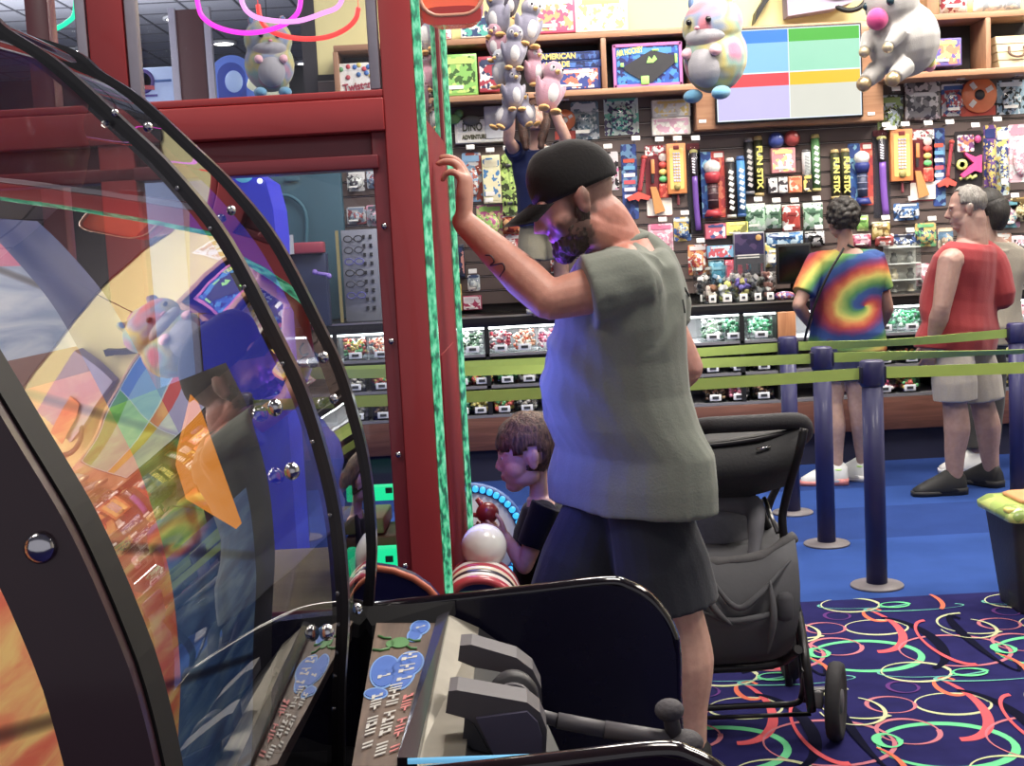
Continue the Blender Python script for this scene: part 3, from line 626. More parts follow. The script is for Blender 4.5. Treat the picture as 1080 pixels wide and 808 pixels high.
gbox(580, 72, 633, 94, 'toy_box', 'blue box with an orange and red picture at the bottom of the cubby stack', 'toy box', ('#33489c', '#f06a44', '#f4e8dc'))
r = gbox(648, 47, 718, 90, 'game_box', 'blue and pink table hockey game box in the cubby left of the hamster plush', 'game box', ('#1f5cc0', '#2a2a70', '#2a90e0'), txt=(('AIR HOCKEY', -.26, .33, .05, .40, 'T'),), tcol='#d8f040')
ctr, w, h = frame_of(648, 47, 718, 90, BY)
m = MB(); m.prism([(ctr.x + a * w, BY - .012, ctr.z + b * h) for a, b in ((-.36, -.02), (.06, .34), (.42, .18), (.40, .02), (.06, -.42), (-.10, -.36), (-.34, -.12))], (0, .006, 0)); m.build('table_picture', mat('#34343a', .4), r)
m = MB()
for a, b, ww, hh in ((-.05, -.36, .12, .2), (-.38, .02, .05, .1), (.42, .12, .04, .22), (.12, .34, .1, .05)): m.box((ctr.x + a * w, BY - .014, ctr.z + b * h), (ww * w, .006, hh * h), bevel=.003)
m.prism([(ctr.x + a * w, BY - .018, ctr.z + b * h) for a, b in ((-.02, .04), (.02, .2), (.06, .12), (.10, .22), (.14, .12), (.08, .04))], (0, .005, 0)); m.build('green_puck', mat('#8ee83a', .4), r)
m = MB(); q = V((ctr.x, 0, ctr.z))
for dz, dx, sx, sz in ((h * .48, 0, w, .02), (-h * .48, 0, w, .02), (0, w * .49, .02, h), (0, -w * .49, .02, h)): m.box((ctr.x + dx, BY - .006, ctr.z + dz), (sx, .006, sz))
m.build('pink_frame', mat('#d06ab8', .4), r)
gbox(977, 41, 1014, 69, 'toy_box', 'purple-framed box with a rainbow coloured picture beside the white plush', 'toy box', ('#6a5ab0', '#f07a4c', '#c8e048'))
# Game box seen through the prize machine
r = gbox(357, 67, 394, 97, 'game_box', 'white party game box with coloured dots seen through the red machine', 'game box', ('#e6e2d8', '#dcd8cc', '#ece8e0'), txt=(('Twister', .02, -.30, .07, .80, 'T'),), tcol='#b02840')
ctr, w, h = frame_of(357, 67, 394, 97, BY)
for (a, b, cc) in ((-.4, .3, '#58a860'), (-.2, .38, '#d83848'), (-.02, .36, '#3a78c8'), (.1, .42, '#e8d040'), (.24, .28, '#d83848'), (.36, .34, '#3a78c8'), (.08, .1, '#2c6cb0'), (.3, .14, '#3a78c8'), (.42, .04, '#e8d040'), (-.22, .02, '#c83848')):
    m = MB(); m.lathe([(.001, -.002), (.016, -.002), (.016, .002), (.001, .002)], (ctr.x + a * w, BY - .006, ctr.z + b * h), 12, axis='Y'); m.build('colour_dot', mat(cc, .4), r)
# wooden crate
p = at(1072, 52, BY); kk = ppm(BY); t = thing('wooden_crate', 'pale wooden crate with a curved handle in the right cubby', 'crate', (p.x, BY, zmid))
wc = 44 / kk; hc = 33 / kk; cz = zmid + hc / 2 + .001; pale = wood('#d8c08a', '#e8d4a4', axis='X')
m = MB()
for q in range(4): m.prism([(p.x - wc * (.40 + .025 * q), BY, zmid + .001 + hc * .25 * q), (p.x + wc * (.40 + .025 * q), BY, zmid + .001 + hc * .25 * q), (p.x + wc * (.42 + .025 * q), BY, zmid - .004 + hc * .25 * (q + 1)), (p.x - wc * (.42 + .025 * q), BY, zmid - .004 + hc * .25 * (q + 1))], (0, .22, 0))
m.build('slatted_body', pale, t)
m = MB(); m.tube(catmull([(p.x - .05, BY - .004, cz + .03), (p.x - .05, BY - .02, cz - .02), (p.x, BY - .025, cz - .04), (p.x + .05, BY - .02, cz - .02), (p.x + .05, BY - .004, cz + .03)], 5), .008, 8); m.build('handle', mat('#6a4a34', .5), t)
goods('pouch', 994, -22, 1023, 12, 'toy_bag', 'clear bag of red and white pieces on the right top shelf', 'toy bag', ('#d8d0cc', '#a83848', '#f0ece8'), Y=BY, depth=.12, tagged=False)
goods('pouch', 1030, -24, 1080, 8, 'toy_bag', 'pale blue and white bag at the right end of the top shelf', 'toy bag', ('#d4e2ec', '#a8c4d8', '#f4f4f4'), Y=BY, depth=.12, tagged=False)
# --- first row on the slats
g = goods
r = g('box', 480, 126, 531, 150, 'toy_set', 'white dinosaur adventure set, with bold letters, left of the raised arms', 'toy set', ('#e6e4dc', '#d4d6d4', '#f2f0ea'), depth=.08, txt=(('DINO', -.14, .16, .075, .40, 'H'), ('ADVENTURE', -.10, -.26, .04, .52, 'H')), tcol='#4a4a2a', tagged=False)
c0, w0, h0 = frame_of(511, 112, 530, 146, 8.91)
m = MB(); m.box((c0.x, 8.955, c0.z), (w0, .085, h0), bevel=.01); m.build('blister_tray', mat('#d8dce0', .25, coat=.4), r)
m = MB(); m.ball((at(478, 126, 8.91)), (.05, .03, .035)); m.ball(at(484, 120, 8.91), (.03, .02, .03)); m.build('green_dinosaur', mat('#5c9a48', .5), r)
m = MB(); m.ball(at(497, 127, 8.91), (.06, .02, .035)); m.build('grey_dinosaur', mat('#6a6a66', .5), r)
g('disc', 585, 110, 607, 147, 'flying_disc', 'orange flying disc on a red card by the worker\'s arm', 'flying disc', ('#ff7a1e', '#e8442c', '#f4e8dc'))
g('card', 603, 107, 632, 146, 'toy_pack', 'blue-grey pack with round silver wheels, right of the worker', 'toy pack', ('#5a7c90', '#9cb0b8', '#dfe6ea'))
r = g('card', 638, 98, 674, 141, 'doll_pack', 'teal card with a purple-haired doll left of the hanging hamster', 'doll pack', ('#dfeee4', '#4a3a70', '#3cc4a4'))
g('box', 688, 105, 728, 123, 'craft_kit', 'upper half of the white two-tier craft kit with coloured pots', 'craft kit', ('#ece8de', '#d8d4cc', '#f0d050'), tagged=False)
g('box', 688, 124, 728, 142, 'craft_kit', 'lower half of the white two-tier craft kit with coloured pots', 'craft kit', ('#ece8de', '#d8d4cc', '#e0a8c0'), tagged=False)
g('card', 928, 100, 955, 143, 'jet_pack', 'dark green card with a silver toy jet beside the screen surround', 'toy jet', ('#3a4630', '#b8c8d4', '#8aa83a'))
g('pouch', 956, 85, 993, 125, 'toy_bag', 'clear bag of grey building pieces below the white plush', 'toy bag', ('#8c8a8c', '#56545a', '#d8d4d4'))
g('card', 996, 88, 1021, 121, 'toy_pack', 'white red and blue pack left of the orange flying disc', 'toy pack', ('#e8e6e6', '#c83a48', '#2f62b0'))
g('disc', 1016, 83, 1053, 121, 'flying_disc', 'large orange flying disc on a red card at the upper right', 'flying disc', ('#ff7a1e', '#ea4a2c', '#3c3438'))
g('card', 1055, 84, 1084, 119, 'toy_pack', 'pale blue and black pack at the far right of the disc row', 'toy pack', ('#9cc0d4', '#2c3438', '#e8eef2'))
# --- second row of hanging toys
g('card', 488, 161, 508, 212, 'toy_jar', 'clear red jar toy nearest the raised hand', 'toy jar', ('#b84a30', '#d8d4d0', '#7cb0d8'))
g('box', 509, 164, 528, 214, 'board_game', 'tall blue game with a cream frame, right of the red jar', 'board game', ('#f0e8b0', '#3a88c8', '#f4ecc0'))
r = bpy.data.objects[-1] if False else None
g('skateboard', 529, 162, 545, 227, 'skateboard', 'small lime and black toy skateboard left of the worker', 'toy skateboard', ('#9cc83c', '#3c4a28', '#c8e858'))
g('card', 629, 160, 653, 200, 'microphone_pack', 'black card with a pink toy microphone behind the cap', 'toy microphone', ('#2e282c', '#f060a8', '#d8d0d4'))
g('hammer', 656, 152, 686, 230, 'axe_toy', 'red toy axe on a blue card behind the man\'s neck', 'toy axe', ('#2c4a98', '#5a8cb8', '#22336c'))
g('rifle', 682, 153, 709, 228, 'toy_rifle', 'red toy rifle set hanging left of the orange box', 'toy rifle', ('#7c1f2b', '#fff', '#000'))
g('xylophone', 704, 152, 724, 217, 'xylophone_box', 'orange and yellow musical toy box nearest the man\'s shoulder', 'musical toy', ('#f0881c', '#f8c83c', '#8c2a2a'))
g('sword', 726, 152, 741, 246, 'light_sword', 'purple toy light sword left of the red gumball dispenser', 'toy sword', ('#7a4ab0', '#2a2830', '#fff'))
g('gumball', 738, 160, 766, 229, 'gumball_dispenser', 'red toy gumball dispenser on a blue and red card', 'gumball dispenser', ('#c82a3c', '#4a2a32', '#8a6a70'), tagged=False)
g('tube', 766, 167, 777, 229, 'toy_tube', 'black and white zebra striped tube beside the red dispenser', 'toy tube', ('#2a2628', '#d8d4cc', '#e8e4dc'), tagged=False)
g('tube', 777, 165, 788, 228, 'toy_tube', 'bright blue tube with white marks, right of the zebra tube', 'toy tube', ('#2c88d0', '#3a6ab0', '#e8f0f4'), tagged=False)
g('tube', 786, 146, 796, 204, 'toy_tube', 'black and grey tube left of the single yellow stick pack', 'toy tube', ('#2c2a2e', '#86848a', '#b8b4b0'), tagged=False)
STX = (('FUN STIX', 0, -.02, .055, .72, 'V'),)
g('tube', 796, 144, 806, 206, 'stick_pack', 'single black pack with yellow upright lettering below the screen', 'stick pack', ('#3a3c20', '#c8a85a', '#f0e030'), txt=STX, tcol='#f4e428', tagged=False)
g('ball', 811, 140, 827, 156, 'play_ball', 'small blue ball under the screen', 'ball', ('#3a50a8', '#28387c', '#8c9cd0'), tagged=False)
g('ball', 827, 138, 844, 154, 'play_ball', 'small red ball under the screen, right of the blue one', 'ball', ('#b83a38', '#7c2428', '#d89088'), tagged=False)
g('box', 814, 156, 839, 182, 'candy_box', 'pink box with a white oval under the two balls', 'box', ('#e08a90', '#f2ece8', '#f0e060'), tagged=False)
g('box', 810, 187, 820.5, 204, 'small_box', 'leftmost of two narrow black and white boxes below the pink box', 'box', ('#38343a', '#d8d4d0', '#e8e4e0'), tagged=False)
g('box', 821, 186, 831, 204, 'small_box', 'second narrow black and white box, touching the orange one', 'box', ('#443c40', '#d8d4d0', '#e8e4e0'), tagged=False)
g('box', 832, 186, 846, 203, 'small_box', 'little orange box below the pink box', 'box', ('#f08a44', '#e8d0b8', '#f06028'), tagged=False)
g('box', 847, 184, 857, 203, 'small_box', 'little black and yellow box right of the orange box', 'box', ('#3a302a', '#2c2420', '#e8c838'), tagged=False)
g('tube', 846, 158, 857, 190, 'toy_tube', 'pale grey tube right of the pink box', 'toy tube', ('#cfd4d2', '#6a6a6c', '#9aa09e'), tagged=False)
g('tube', 857, 142, 866, 201, 'toy_tube', 'green and white tube at the right of the pink box shelf', 'toy tube', ('#4a8a48', '#c8b85a', '#dfe8dc'), tagged=False)
g('tube', 877, 158, 887, 209, 'stick_pack', 'left one of the pair of black packs with yellow lettering above the curly head', 'stick pack', ('#3a3c20', '#c8a85a', '#f0e030'), txt=STX, tcol='#f4e428', tagged=False)
g('tube', 888, 157, 898, 209, 'stick_pack', 'right one of the pair of black packs with yellow lettering above the curly head', 'stick pack', ('#3a3c20', '#c8a85a', '#f0e030'), txt=STX, tcol='#f4e428', tagged=False)
g('gumball', 897, 151, 923, 216, 'gumball_dispenser', 'blue toy gumball dispenser on a blue and red card', 'gumball dispenser', ('#2c3c8c', '#3a4668', '#8a90b0'), tagged=False)
g('sword', 923, 138, 941, 229, 'light_sword', 'purple toy light sword right of the blue gumball dispenser', 'toy sword', ('#8a52c0', '#3a3640', '#fff'))
g('xylophone', 940, 137, 963, 204, 'xylophone_box', 'orange and yellow musical toy box right of the curly-haired person', 'musical toy', ('#f0881c', '#f8c83c', '#8c2a2a'))
g('rifle', 962, 136, 989, 211, 'toy_rifle', 'red toy rifle set hanging left of the grey-haired man', 'toy rifle', ('#7c1f2b', '#fff', '#000'))
g('hammer', 986, 135, 1010, 216, 'axe_toy', 'red toy axe on a blue card above the grey-haired man\'s brow', 'toy axe', ('#2c4a98', '#5a8cb8', '#22336c'))
g('dartgun', 1010, 138, 1039, 196, 'dart_pistol', 'pink toy dart pistol on a black card above the grey-haired head', 'toy pistol', ('#2a2428', '#fff', '#fff'))
g('card', 1041, 132, 1054, 205, 'toy_pack', 'purple card with yellow stripes right of the pink pistol', 'toy pack', ('#7c4a9c', '#e8c83c', '#2c3a80'))
g('card', 1054, 134, 1067, 205, 'toy_pack', 'yellow card with blue stripes near the right edge', 'toy pack', ('#e8d048', '#3a4a90', '#d8e8e8'), tagged=False)
g('card', 1067, 131, 1092, 191, 'bead_pack', 'pink card of white beads at the right edge', 'bead pack', ('#f0c0cc', '#f4f0f0', '#e890a8'), tagged=False)
# --- lower rows
g('card', 503, 216, 531, 252, 'toy_pack', 'pink and yellow pack behind the man\'s forearm', 'toy pack', ('#d85a9c', '#f0d890', '#9ce040'))
g('pouch', 530, 228, 548, 246, 'snack_bag', 'small orange bag under the toy skateboard', 'snack bag', ('#d8602c', '#8c2a24', '#f0b060'), tagged=False)
g('card', 532, 247, 552, 273, 'toy_pack', 'red pack with a white top below the small orange bag', 'toy pack', ('#c84a5a', '#e86068', '#f0ece8'), tagged=False)
g('box', 475, 258, 490, 293, 'toy_box', 'navy box with a pink figure beside the green light strip', 'toy box', ('#1c2440', '#d88a7c', '#2a3a6c'), tagged=False)
g('card', 493, 290, 506, 307, 'bottle_pack', 'small white bottle on a blue card left of the tattooed arm', 'bottle', ('#b8c4d0', '#e8ece8', '#3a5a88'))
g('box', 477, 300, 487, 328, 'small_box', 'narrow yellow box standing by the light strip', 'box', ('#f0c828', '#c89a1c', '#f8e070'), tagged=False)
g('box', 488, 312, 508, 327, 'small_box', 'magenta and white box with a white ring under the tattooed arm', 'box', ('#b82a5c', '#f0e4e8', '#e8d8e0'), tagged=False)
g('card', 581, 268, 593, 288, 'toy_pack', 'red card with a white label beside the bearded chin', 'toy pack', ('#b83a2c', '#e8e4e0', '#e8e4e0'), tagged=False)
g('card', 685, 236, 711, 268, 'toy_pack', 'pink bottle-shaped pack behind the grey shoulder', 'toy pack', ('#f0a0b8', '#f8d0dc', '#e8709c'))
g('card', 712, 229, 730, 254, 'toy_pack', 'yellow card with a little blue toy below the orange box', 'toy pack', ('#e8c43c', '#3a6cb8', '#d8e4e4'))
g('card', 727, 258, 748, 290, 'toy_pack', 'red card with an orange picture right of the grey shoulder', 'toy pack', ('#d03a34', '#f0a04a', '#f0e8e4'))
g('box', 744, 236, 766, 252, 'candy_box', 'flat pink and white candy box under the red dispenser', 'candy box', ('#e0607c', '#f4e8ec', '#4a5a9c'), tagged=False)
g('box', 766, 234, 789, 248, 'candy_box', 'flat bright yellow box beside the pink candy box', 'candy box', ('#ece63c', '#8a8a30', '#f4f080'), tagged=False)
g('box', 746, 259, 774, 272, 'candy_box', 'flat light blue box left of the dark framed picture', 'candy box', ('#68b4e0', '#e05060', '#d8e8f4'), tagged=False)
g('pouch', 748, 274, 765, 300, 'snack_bag', 'teal snack bag under the light blue box', 'snack bag', ('#2c90b0', '#1c6484', '#78c4dc'), tagged=False)
g('box', 765, 274, 774, 300, 'small_box', 'narrow red and white box left of the framed picture', 'box', ('#d83c58', '#f0d8dc', '#e0607c'), tagged=False)
ctr, w, h = frame_of(774, 245, 807, 290, 8.93)
t = thing('framed_poster', 'dark picture in a thin silver frame above the clear counter case', 'picture', (ctr.x, WY, ctr.z))
m = MB(); m.box((ctr.x, 8.965, ctr.z), (w, .06, h), bevel=.004); m.build('silver_frame', mat('#a8a8b4', .3, .7), t)
m = MB(); m.box((ctr.x, 8.932, ctr.z + h * .22), (w * .92, .006, h * .48)); m.build('night_picture', printed('#332c58', '#28224a', '#54406c', 10, seed=3), t)
m = MB(); m.ball((ctr.x + w * .3, 8.93, ctr.z + h * .36), (.022, .006, .022)); m.build('gold_star', mat('#d8a03c', .5), t)
m = MB(); m.box((ctr.x, 8.932, ctr.z - h * .25), (w * .92, .006, h * .4)); m.build('slate_panel', mat('#46464e', .5, vary=.15), t)
for q in (0, 1):
    m = MB(); m.box((ctr.x - w * .04, 8.928, ctr.z - h * .03 - q * h * .06), (w * .7, .006, h * .025)); m.build('white_line', WHITE, t)
g('pouch', 787, 215, 808, 243, 'candy_pouch', 'leftmost pale green candy pouch in the pouch row', 'candy pouch', ('#a4d8b0', '#d8ece0', '#4a7c5c'))
g('pouch', 808, 216, 825, 240, 'candy_pouch', 'second pale green candy pouch, left of the red pouch', 'candy pouch', ('#a4d8b0', '#d8ece0', '#4a7c5c'))
g('pouch', 826, 216, 845, 243, 'candy_pouch', 'red candy pouch between the green pouches', 'candy pouch', ('#d8483c', '#e8dcd4', '#b83028'))
g('pouch', 848, 214, 869, 241, 'candy_pouch', 'rightmost pale green candy pouch, beside the curly head', 'candy pouch', ('#a4d8b0', '#d8ece0', '#4a7c5c'))
g('pouch', 809, 245, 848, 261, 'snack_bag', 'wide shiny blue bag below the candy pouches', 'snack bag', ('#2c78b8', '#bcdcf0', '#1c4a84'))
g('pouch', 850, 244, 871, 259, 'snack_bag', 'black and silver bag beside the tie-dye shoulder', 'snack bag', ('#4a4a50', '#c8c8cc', '#1c1c20'))
g('pouch', 808, 256, 823, 281, 'snack_bag', 'blue yellow and white bag left of the black monitor', 'snack bag', ('#2a6cb4', '#f0d858', '#f0f0f0'), tagged=False)
g('pouch', 905, 227, 917, 243, 'snack_bag', 'small lime green pouch right of the curly head', 'snack bag', ('#9cdc4c', '#d0f090', '#6cb030'), tagged=False)
g('pouch', 900, 247, 920, 260, 'snack_bag', 'pink bag above the tie-dye shoulder', 'snack bag', ('#d86a90', '#b83a58', '#f0c0d0'), tagged=False)
g('pouch', 921, 234, 940, 252, 'snack_bag', 'gold pouch right of the tie-dye shoulder', 'snack bag', ('#c8a83c', '#e8d080', '#8c6a24'))
g('card', 945, 214, 972, 232, 'toy_pack', 'blue card with white star shapes under the right musical toy', 'toy pack', ('#3a78c0', '#1c2c4c', '#e8ecf4'))
g('pouch', 924, 247, 944, 259, 'snack_bag', 'red bag under the gold pouch', 'snack bag', ('#b84a44', '#e8dcdc', '#8c2c2c'), tagged=False)
g('card', 942, 247, 970, 262, 'toy_pack', 'white and blue card right of the red bag', 'toy pack', ('#e8e8e8', '#4a6cb0', '#2c3048'))
g('card', 968, 235, 990, 260, 'bead_pack', 'navy card of coloured beads before the man in red', 'bead pack', ('#3a4a70', '#e8c058', '#68c878'))
g('card', 992, 240, 1008, 262, 'toy_pack', 'blue and wood coloured card by the grey-haired chin', 'toy pack', ('#5a84a8', '#c8a480', '#e0ccb0'), tagged=False)
g('card', 968, 278, 983, 302, 'toy_pack', 'pink pack against the man in red\'s chest', 'toy pack', ('#f0b8c8', '#e8708c', '#f4e8ec'), tagged=False)
ctr, w, h = frame_of(936, 257, 970, 314, 8.9)
t = thing('display_case', 'clear display case of grey trinkets between the two shoppers', 'display case', (ctr.x, 8.99, ctr.z - h / 2))
m = MB(); m.box((ctr.x, 8.985, ctr.z), (w, .01, h)); m.build('white_back', mat('#d8d4cc', .6), t)
for i in range(4):
    m = MB(); m.box((ctr.x, 8.93, ctr.z - h / 2 + .012 + i * h * .3), (w, .12, .008)); m.build('clear_shelf', mat('#e8e8e4', .3), t)
    for j in range(2):
        if i < 3:
            m = MB(); m.lathe([(.001, 0), (.022, 0), (.03, .03), (.016, .05), (.02, .07), (.001, .075)], (ctr.x + (j - .5) * w * .5, 8.93, ctr.z - h / 2 + .018 + i * h * .3), 10); m.build('trinket', mat(('#8c8a84', '#c8b898', '#6a6864')[(i + j) % 3], .5), t)
m = MB(); m.box((ctr.x, 8.868, ctr.z), (w, .004, h)); m.box((ctr.x - w / 2, 8.93, ctr.z), (.004, .12, h)); m.box((ctr.x + w / 2, 8.93, ctr.z), (.004, .12, h)); m.build('clear_front', clear, t)
g('card', 1052, 211, 1079, 240, 'toy_pack', 'rainbow coloured card at the right, above the red shoulder', 'toy pack', ('#b87ca0', '#e8d8c8', '#58a8b8'))
g('card', 1069, 208, 1092, 233, 'toy_pack', 'gold-framed card at the right edge', 'toy pack', ('#b8983c', '#e8dca0', '#6a5424'), tagged=False)
g('card', 1052, 246, 1070, 268, 'toy_pack', 'pale card with a round tag right of the red shoulder', 'toy pack', ('#a8b4b8', '#c88a6c', '#dcdcd8'), tagged=False)
g('card', 1070, 248, 1094, 271, 'doll_pack', 'pink card with a dark little figure at the right edge', 'doll pack', ('#e8a8bc', '#3a3038', '#f0d8e0'), tagged=False)
g('card', 1066, 276, 1092, 300, 'toy_pack', 'navy and white pack at the right edge below the pink card', 'toy pack', ('#3a4468', '#c8ccd8', '#e8e8ec'), tagged=False)
g('pouch', 1066, 308, 1092, 334, 'snack_bag', 'pink and white bag at the right edge above the counter', 'snack bag', ('#f0c0bc', '#e88a88', '#f8f0ec'), tagged=False)
# small price tags clipped to the shelves
# --- goods standing on the counter
t0 = 1.1015
def bin_small(u0, u1, hpx, Y, c, label):
    xa, xb = at(u0, 320, Y).x, at(u1, 320, Y).x; h = hpx / ppm(Y); w = xb - xa; x = (xa + xb) / 2
    r = thing('counter_bin', label, 'clear bin', (x, Y, t0), 'clear bins standing on the counter')
    m = MB(); d = .16
    m.box((x, Y, t0 + .004), (w, d, .008)); m.box((x - w / 2, Y, t0 + h / 2), (.004, d, h)); m.box((x + w / 2, Y, t0 + h / 2), (.004, d, h)); m.box((x, Y + d / 2, t0 + h / 2), (w, .004, h)); m.box((x, Y - d / 2, t0 + h * .3), (w, .004, h * .6)); m.build('clear_box', clear, r)
    m = MB(); m.box((x, Y - d / 2 - .005, t0 + .035), (w * .6, .006, .05), bevel=.006); pl = m.build('price_label', WHITE, r)
    m = MB(); m.box((x, Y - d / 2 - .0095, t0 + .035), (w * .25, .003, .016)); m.build('printed_price', tagk, pl)
    rnd = random.Random(int(u0)); m = MB()
    for i in range(16): m.box((x + rnd.uniform(-.35, .35) * w, Y + rnd.uniform(-.3, .3) * d, t0 + .03 + rnd.uniform(0, h * .6)), (.04, .03, .03), Matrix.Rotation(rnd.uniform(0, 3), 3, (rnd.random(), rnd.random(), 1)), bevel=.004, mi=i % 2)
    o = m.build('toy_pile', [mat(c[0], .4), mat(c[1], .4)], None, base=(x, Y, t0)); tag(o, 'trinkets in the ' + label, 'trinkets', 'trinkets in the counter bins', 'stuff')
bin_small(743, 756, 22, 8.5, ('#8c5a3c', '#d8c8b8'), 'clear counter bin of brown trinkets nearest the man\'s back')
bin_small(757, 773, 26, 8.5, ('#d8e048', '#c8c8cc'), 'clear counter bin of yellow trinkets, second from the man\'s back')
bin_small(775, 789, 34, 8.5, ('#a8a048', '#6a58b0'), 'tall clear counter bin of olive trinkets below the framed picture')
bin_small(791, 803, 40, 8.5, ('#b8b4b0', '#8c8a88'), 'tall clear counter bin of grey trinkets right of the olive one')
bin_small(804, 816, 40, 8.5, ('#8c5a4c', '#c8c4c0'), 'tall clear counter bin of reddish trinkets by the black monitor')
bin_small(734, 748, 38, 8.72, ('#e8e4e0', '#2c2c30'), 'clear bin of white and black cups at the back of the counter')
bin_small(750, 764, 38, 8.72, ('#5a8cb0', '#e8e4e0'), 'clear bin of blue trinkets at the back of the counter')
bin_small(766, 782, 38, 8.72, ('#c86a6c', '#e8d8d4'), 'clear bin of pinkish trinkets at the back of the counter')
# black monitor
p = at(837, 278, 8.6); k = ppm(8.6); t = thing('till_monitor', 'black till monitor on the counter left of the tie-dye shirt', 'monitor', (p.x, 8.6, t0))
m = MB(); m.box((p.x, 8.6, p.z), (36 / k, .035, 42 / k), bevel=.006); m.build('screen_panel', BLACK, t)
m = MB(); m.box((p.x, 8.579, p.z), (32 / k, .004, 37 / k)); m.build('dark_glass', GLOSSBLACK, t)
m = MB(); m.cyl((p.x, 8.62, t0 + .012), (p.x, 8.62, p.z - .05), .022); m.build('stand_neck', BLACK, t)
m = MB(); m.box((p.x, 8.62, t0 + .007), (.2, .16, .014), bevel=.005); m.build('stand_foot', BLACK, t)
p = at(826, 306, 8.5); t = thing('snack_bag', 'crumpled red and purple bag lying in front of the black monitor', 'snack bag', (p.x, 8.5, t0))
m = MB(); m.ball((p.x, 8.47, t0 + .03), (.07, .05, .03)); m.build('bag', printed('#b84a5c', '#6a5ab0', '#f0d8d0', 30, seed=9), t)
# ================================================================== PLUSH TOYS
def soft(c, c2=None, c3=None, scale=5.0, seed=0):
    """short plush pile, optionally tie-dyed"""
    key = ('soft', str(c), str(c2), str(c3), scale, seed)
    if key in MATS: return MATS[key]
    m = bpy.data.materials.new('plush_pile'); m.use_nodes = True; nt = m.node_tree; b = nt.nodes['Principled BSDF']
    b.inputs['Roughness'].default_value = 0.95; b.inputs['Sheen Weight'].default_value = 0.35; b.inputs['Specular IOR Level'].default_value = .1
    tc = nt.nodes.new('ShaderNodeTexCoord'); mp = nt.nodes.new('ShaderNodeMapping'); mp.inputs['Location'].default_value = (seed, seed * 2, seed * .7)
    nt.links.new(tc.outputs['Object'], mp.inputs['Vector'])
    nz = nt.nodes.new('ShaderNodeTexNoise'); nz.inputs['Scale'].default_value = scale; nz.inputs['Detail'].default_value = 1.5
    cr = nt.nodes.new('ShaderNodeValToRGB'); e = cr.color_ramp.elements
    cs = [c, c2 or c, c3 or c2 or c]
    if isinstance(c2, (list, tuple)) and not isinstance(c2, str): cs = [c] + list(c2)
    e[0].position = 0.32; e[0].color = col(cs[0]); e[1].position = 0.68; e[1].color = col(cs[-1])
    for i, q in enumerate(cs[1:-1]): n = e.new(0.32 + .36 * (i + 1) / (len(cs) - 1)); n.color = col(q)
    nt.links.new(mp.outputs['Vector'], nz.inputs['Vector']); nt.links.new(nz.outputs['Fac'], cr.inputs['Fac']); nt.links.new(cr.outputs['Color'], b.inputs['Base Color'])
    n2 = nt.nodes.new('ShaderNodeTexNoise'); n2.inputs['Scale'].default_value = 160; bp = nt.nodes.new('ShaderNodeBump'); bp.inputs['Strength'].default_value = .5; bp.inputs['Distance'].default_value = .004
    nt.links.new(tc.outputs['Object'], n2.inputs['Vector']); nt.links.new(n2.outputs['Fac'], bp.inputs['Height']); nt.links.new(bp.outputs['Normal'], b.inputs['Normal'])
    MATS[key] = m; return m
def plush_mesh(name, mb, m, parent, vox=.008, sm=6, label=None):
    off = loc_of(parent); me = fuse(mb, vox, sm)
    for v in me.vertices: v.co -= off
    return link_mesh(name, me, m, parent, off, label)
PASTEL = ['#b46c8c', '#76a094', '#b8a84c', '#7488a8', '#c06878']
def hamster(name, label, u, v, Y, S, facing, group=None):
    """big round rainbow hamster hung from the ceiling: S = height (m), facing = horizontal face direction"""
    c = at(u, v, Y); f = V(facing).normalized(); r = f.cross(V((0, 0, 1))).normalized(); up = V((0, 0, 1))
    def P(a, b, d): return c + r * (a * S) + f * (b * S) + up * (d * S)
    rot = Matrix((r, f, up)).transposed()
    t = thing(name, label, 'plush toy', P(0, 0, -.5), group)
    m = MB(); m.ball(P(0, -.04, -.1), (.33 * S, .32 * S, .36 * S), rot); m.ball(P(0, 0, .22), (.32 * S, .28 * S, .28 * S), rot); m.ball(P(0, -.03, .42), (.13 * S, .13 * S, .10 * S), rot)
    for s in (-1, 1): m.ball(P(.2 * s, .03, .46), (.055 * S, .03 * S, .085 * S), rot)
    plush_mesh('body', m, soft(PASTEL[0], PASTEL[1:], scale=5.5 / S * .5, seed=u * .01), t, .010)
    m = MB(); m.ball(P(0, .115, .11), (.235 * S, .19 * S, .12 * S), rot); m.ball(P(0, .13, -.17), (.20 * S, .19 * S, .23 * S), rot)
    plush_mesh('white_belly', m, soft('#98969c'), t, .010)
    for s in (-1, 1):
        m = MB(); m.ball(P(.11 * s, .275, .26), (.03 * S,) * 3); m.build('eye', mat('#141216', .15), t)
        m = MB(); m.ball(P(.16 * s, .24, -.04), (.06 * S, .08 * S, .06 * S), rot); a = plush_mesh('paw', m, soft('#e8a8b4'), t, .008)
        m = MB(); m.ball(P(.16 * s, .16, -.46), (.09 * S, .13 * S, .07 * S), rot); plush_mesh('foot', m, soft('#4c90b4'), t, .008)
        m = MB(); m.ball(P(.205 * s, .058, .47), (.032 * S, .016 * S, .05 * S), rot); m.build('inner_ear', soft('#5c7ca8'), t)
    m = MB(); m.ball(P(0, .31, .19), (.028 * S, .02 * S, .02 * S), rot); m.build('nose', soft('#d88090'), t)
    m = MB(); m.tube([P(0, 0, .49), (P(0, 0, .49).x, P(0, 0, .49).y, 4.49)], .003, 5); m.build('hanging_cord', mat('#3a3a3e', .6), t)
    return t
hamster('hamster_plush', 'big pastel rainbow hamster plush hanging in front of the menu screen', 752, 50, 7.9, .60, (-.62, -.78, -.1))
hamster('hamster_plush', 'pastel rainbow hamster plush seen through the red machine\'s upper pane', 284, 60, 7.9, .46, (.25, -.95, -.1))
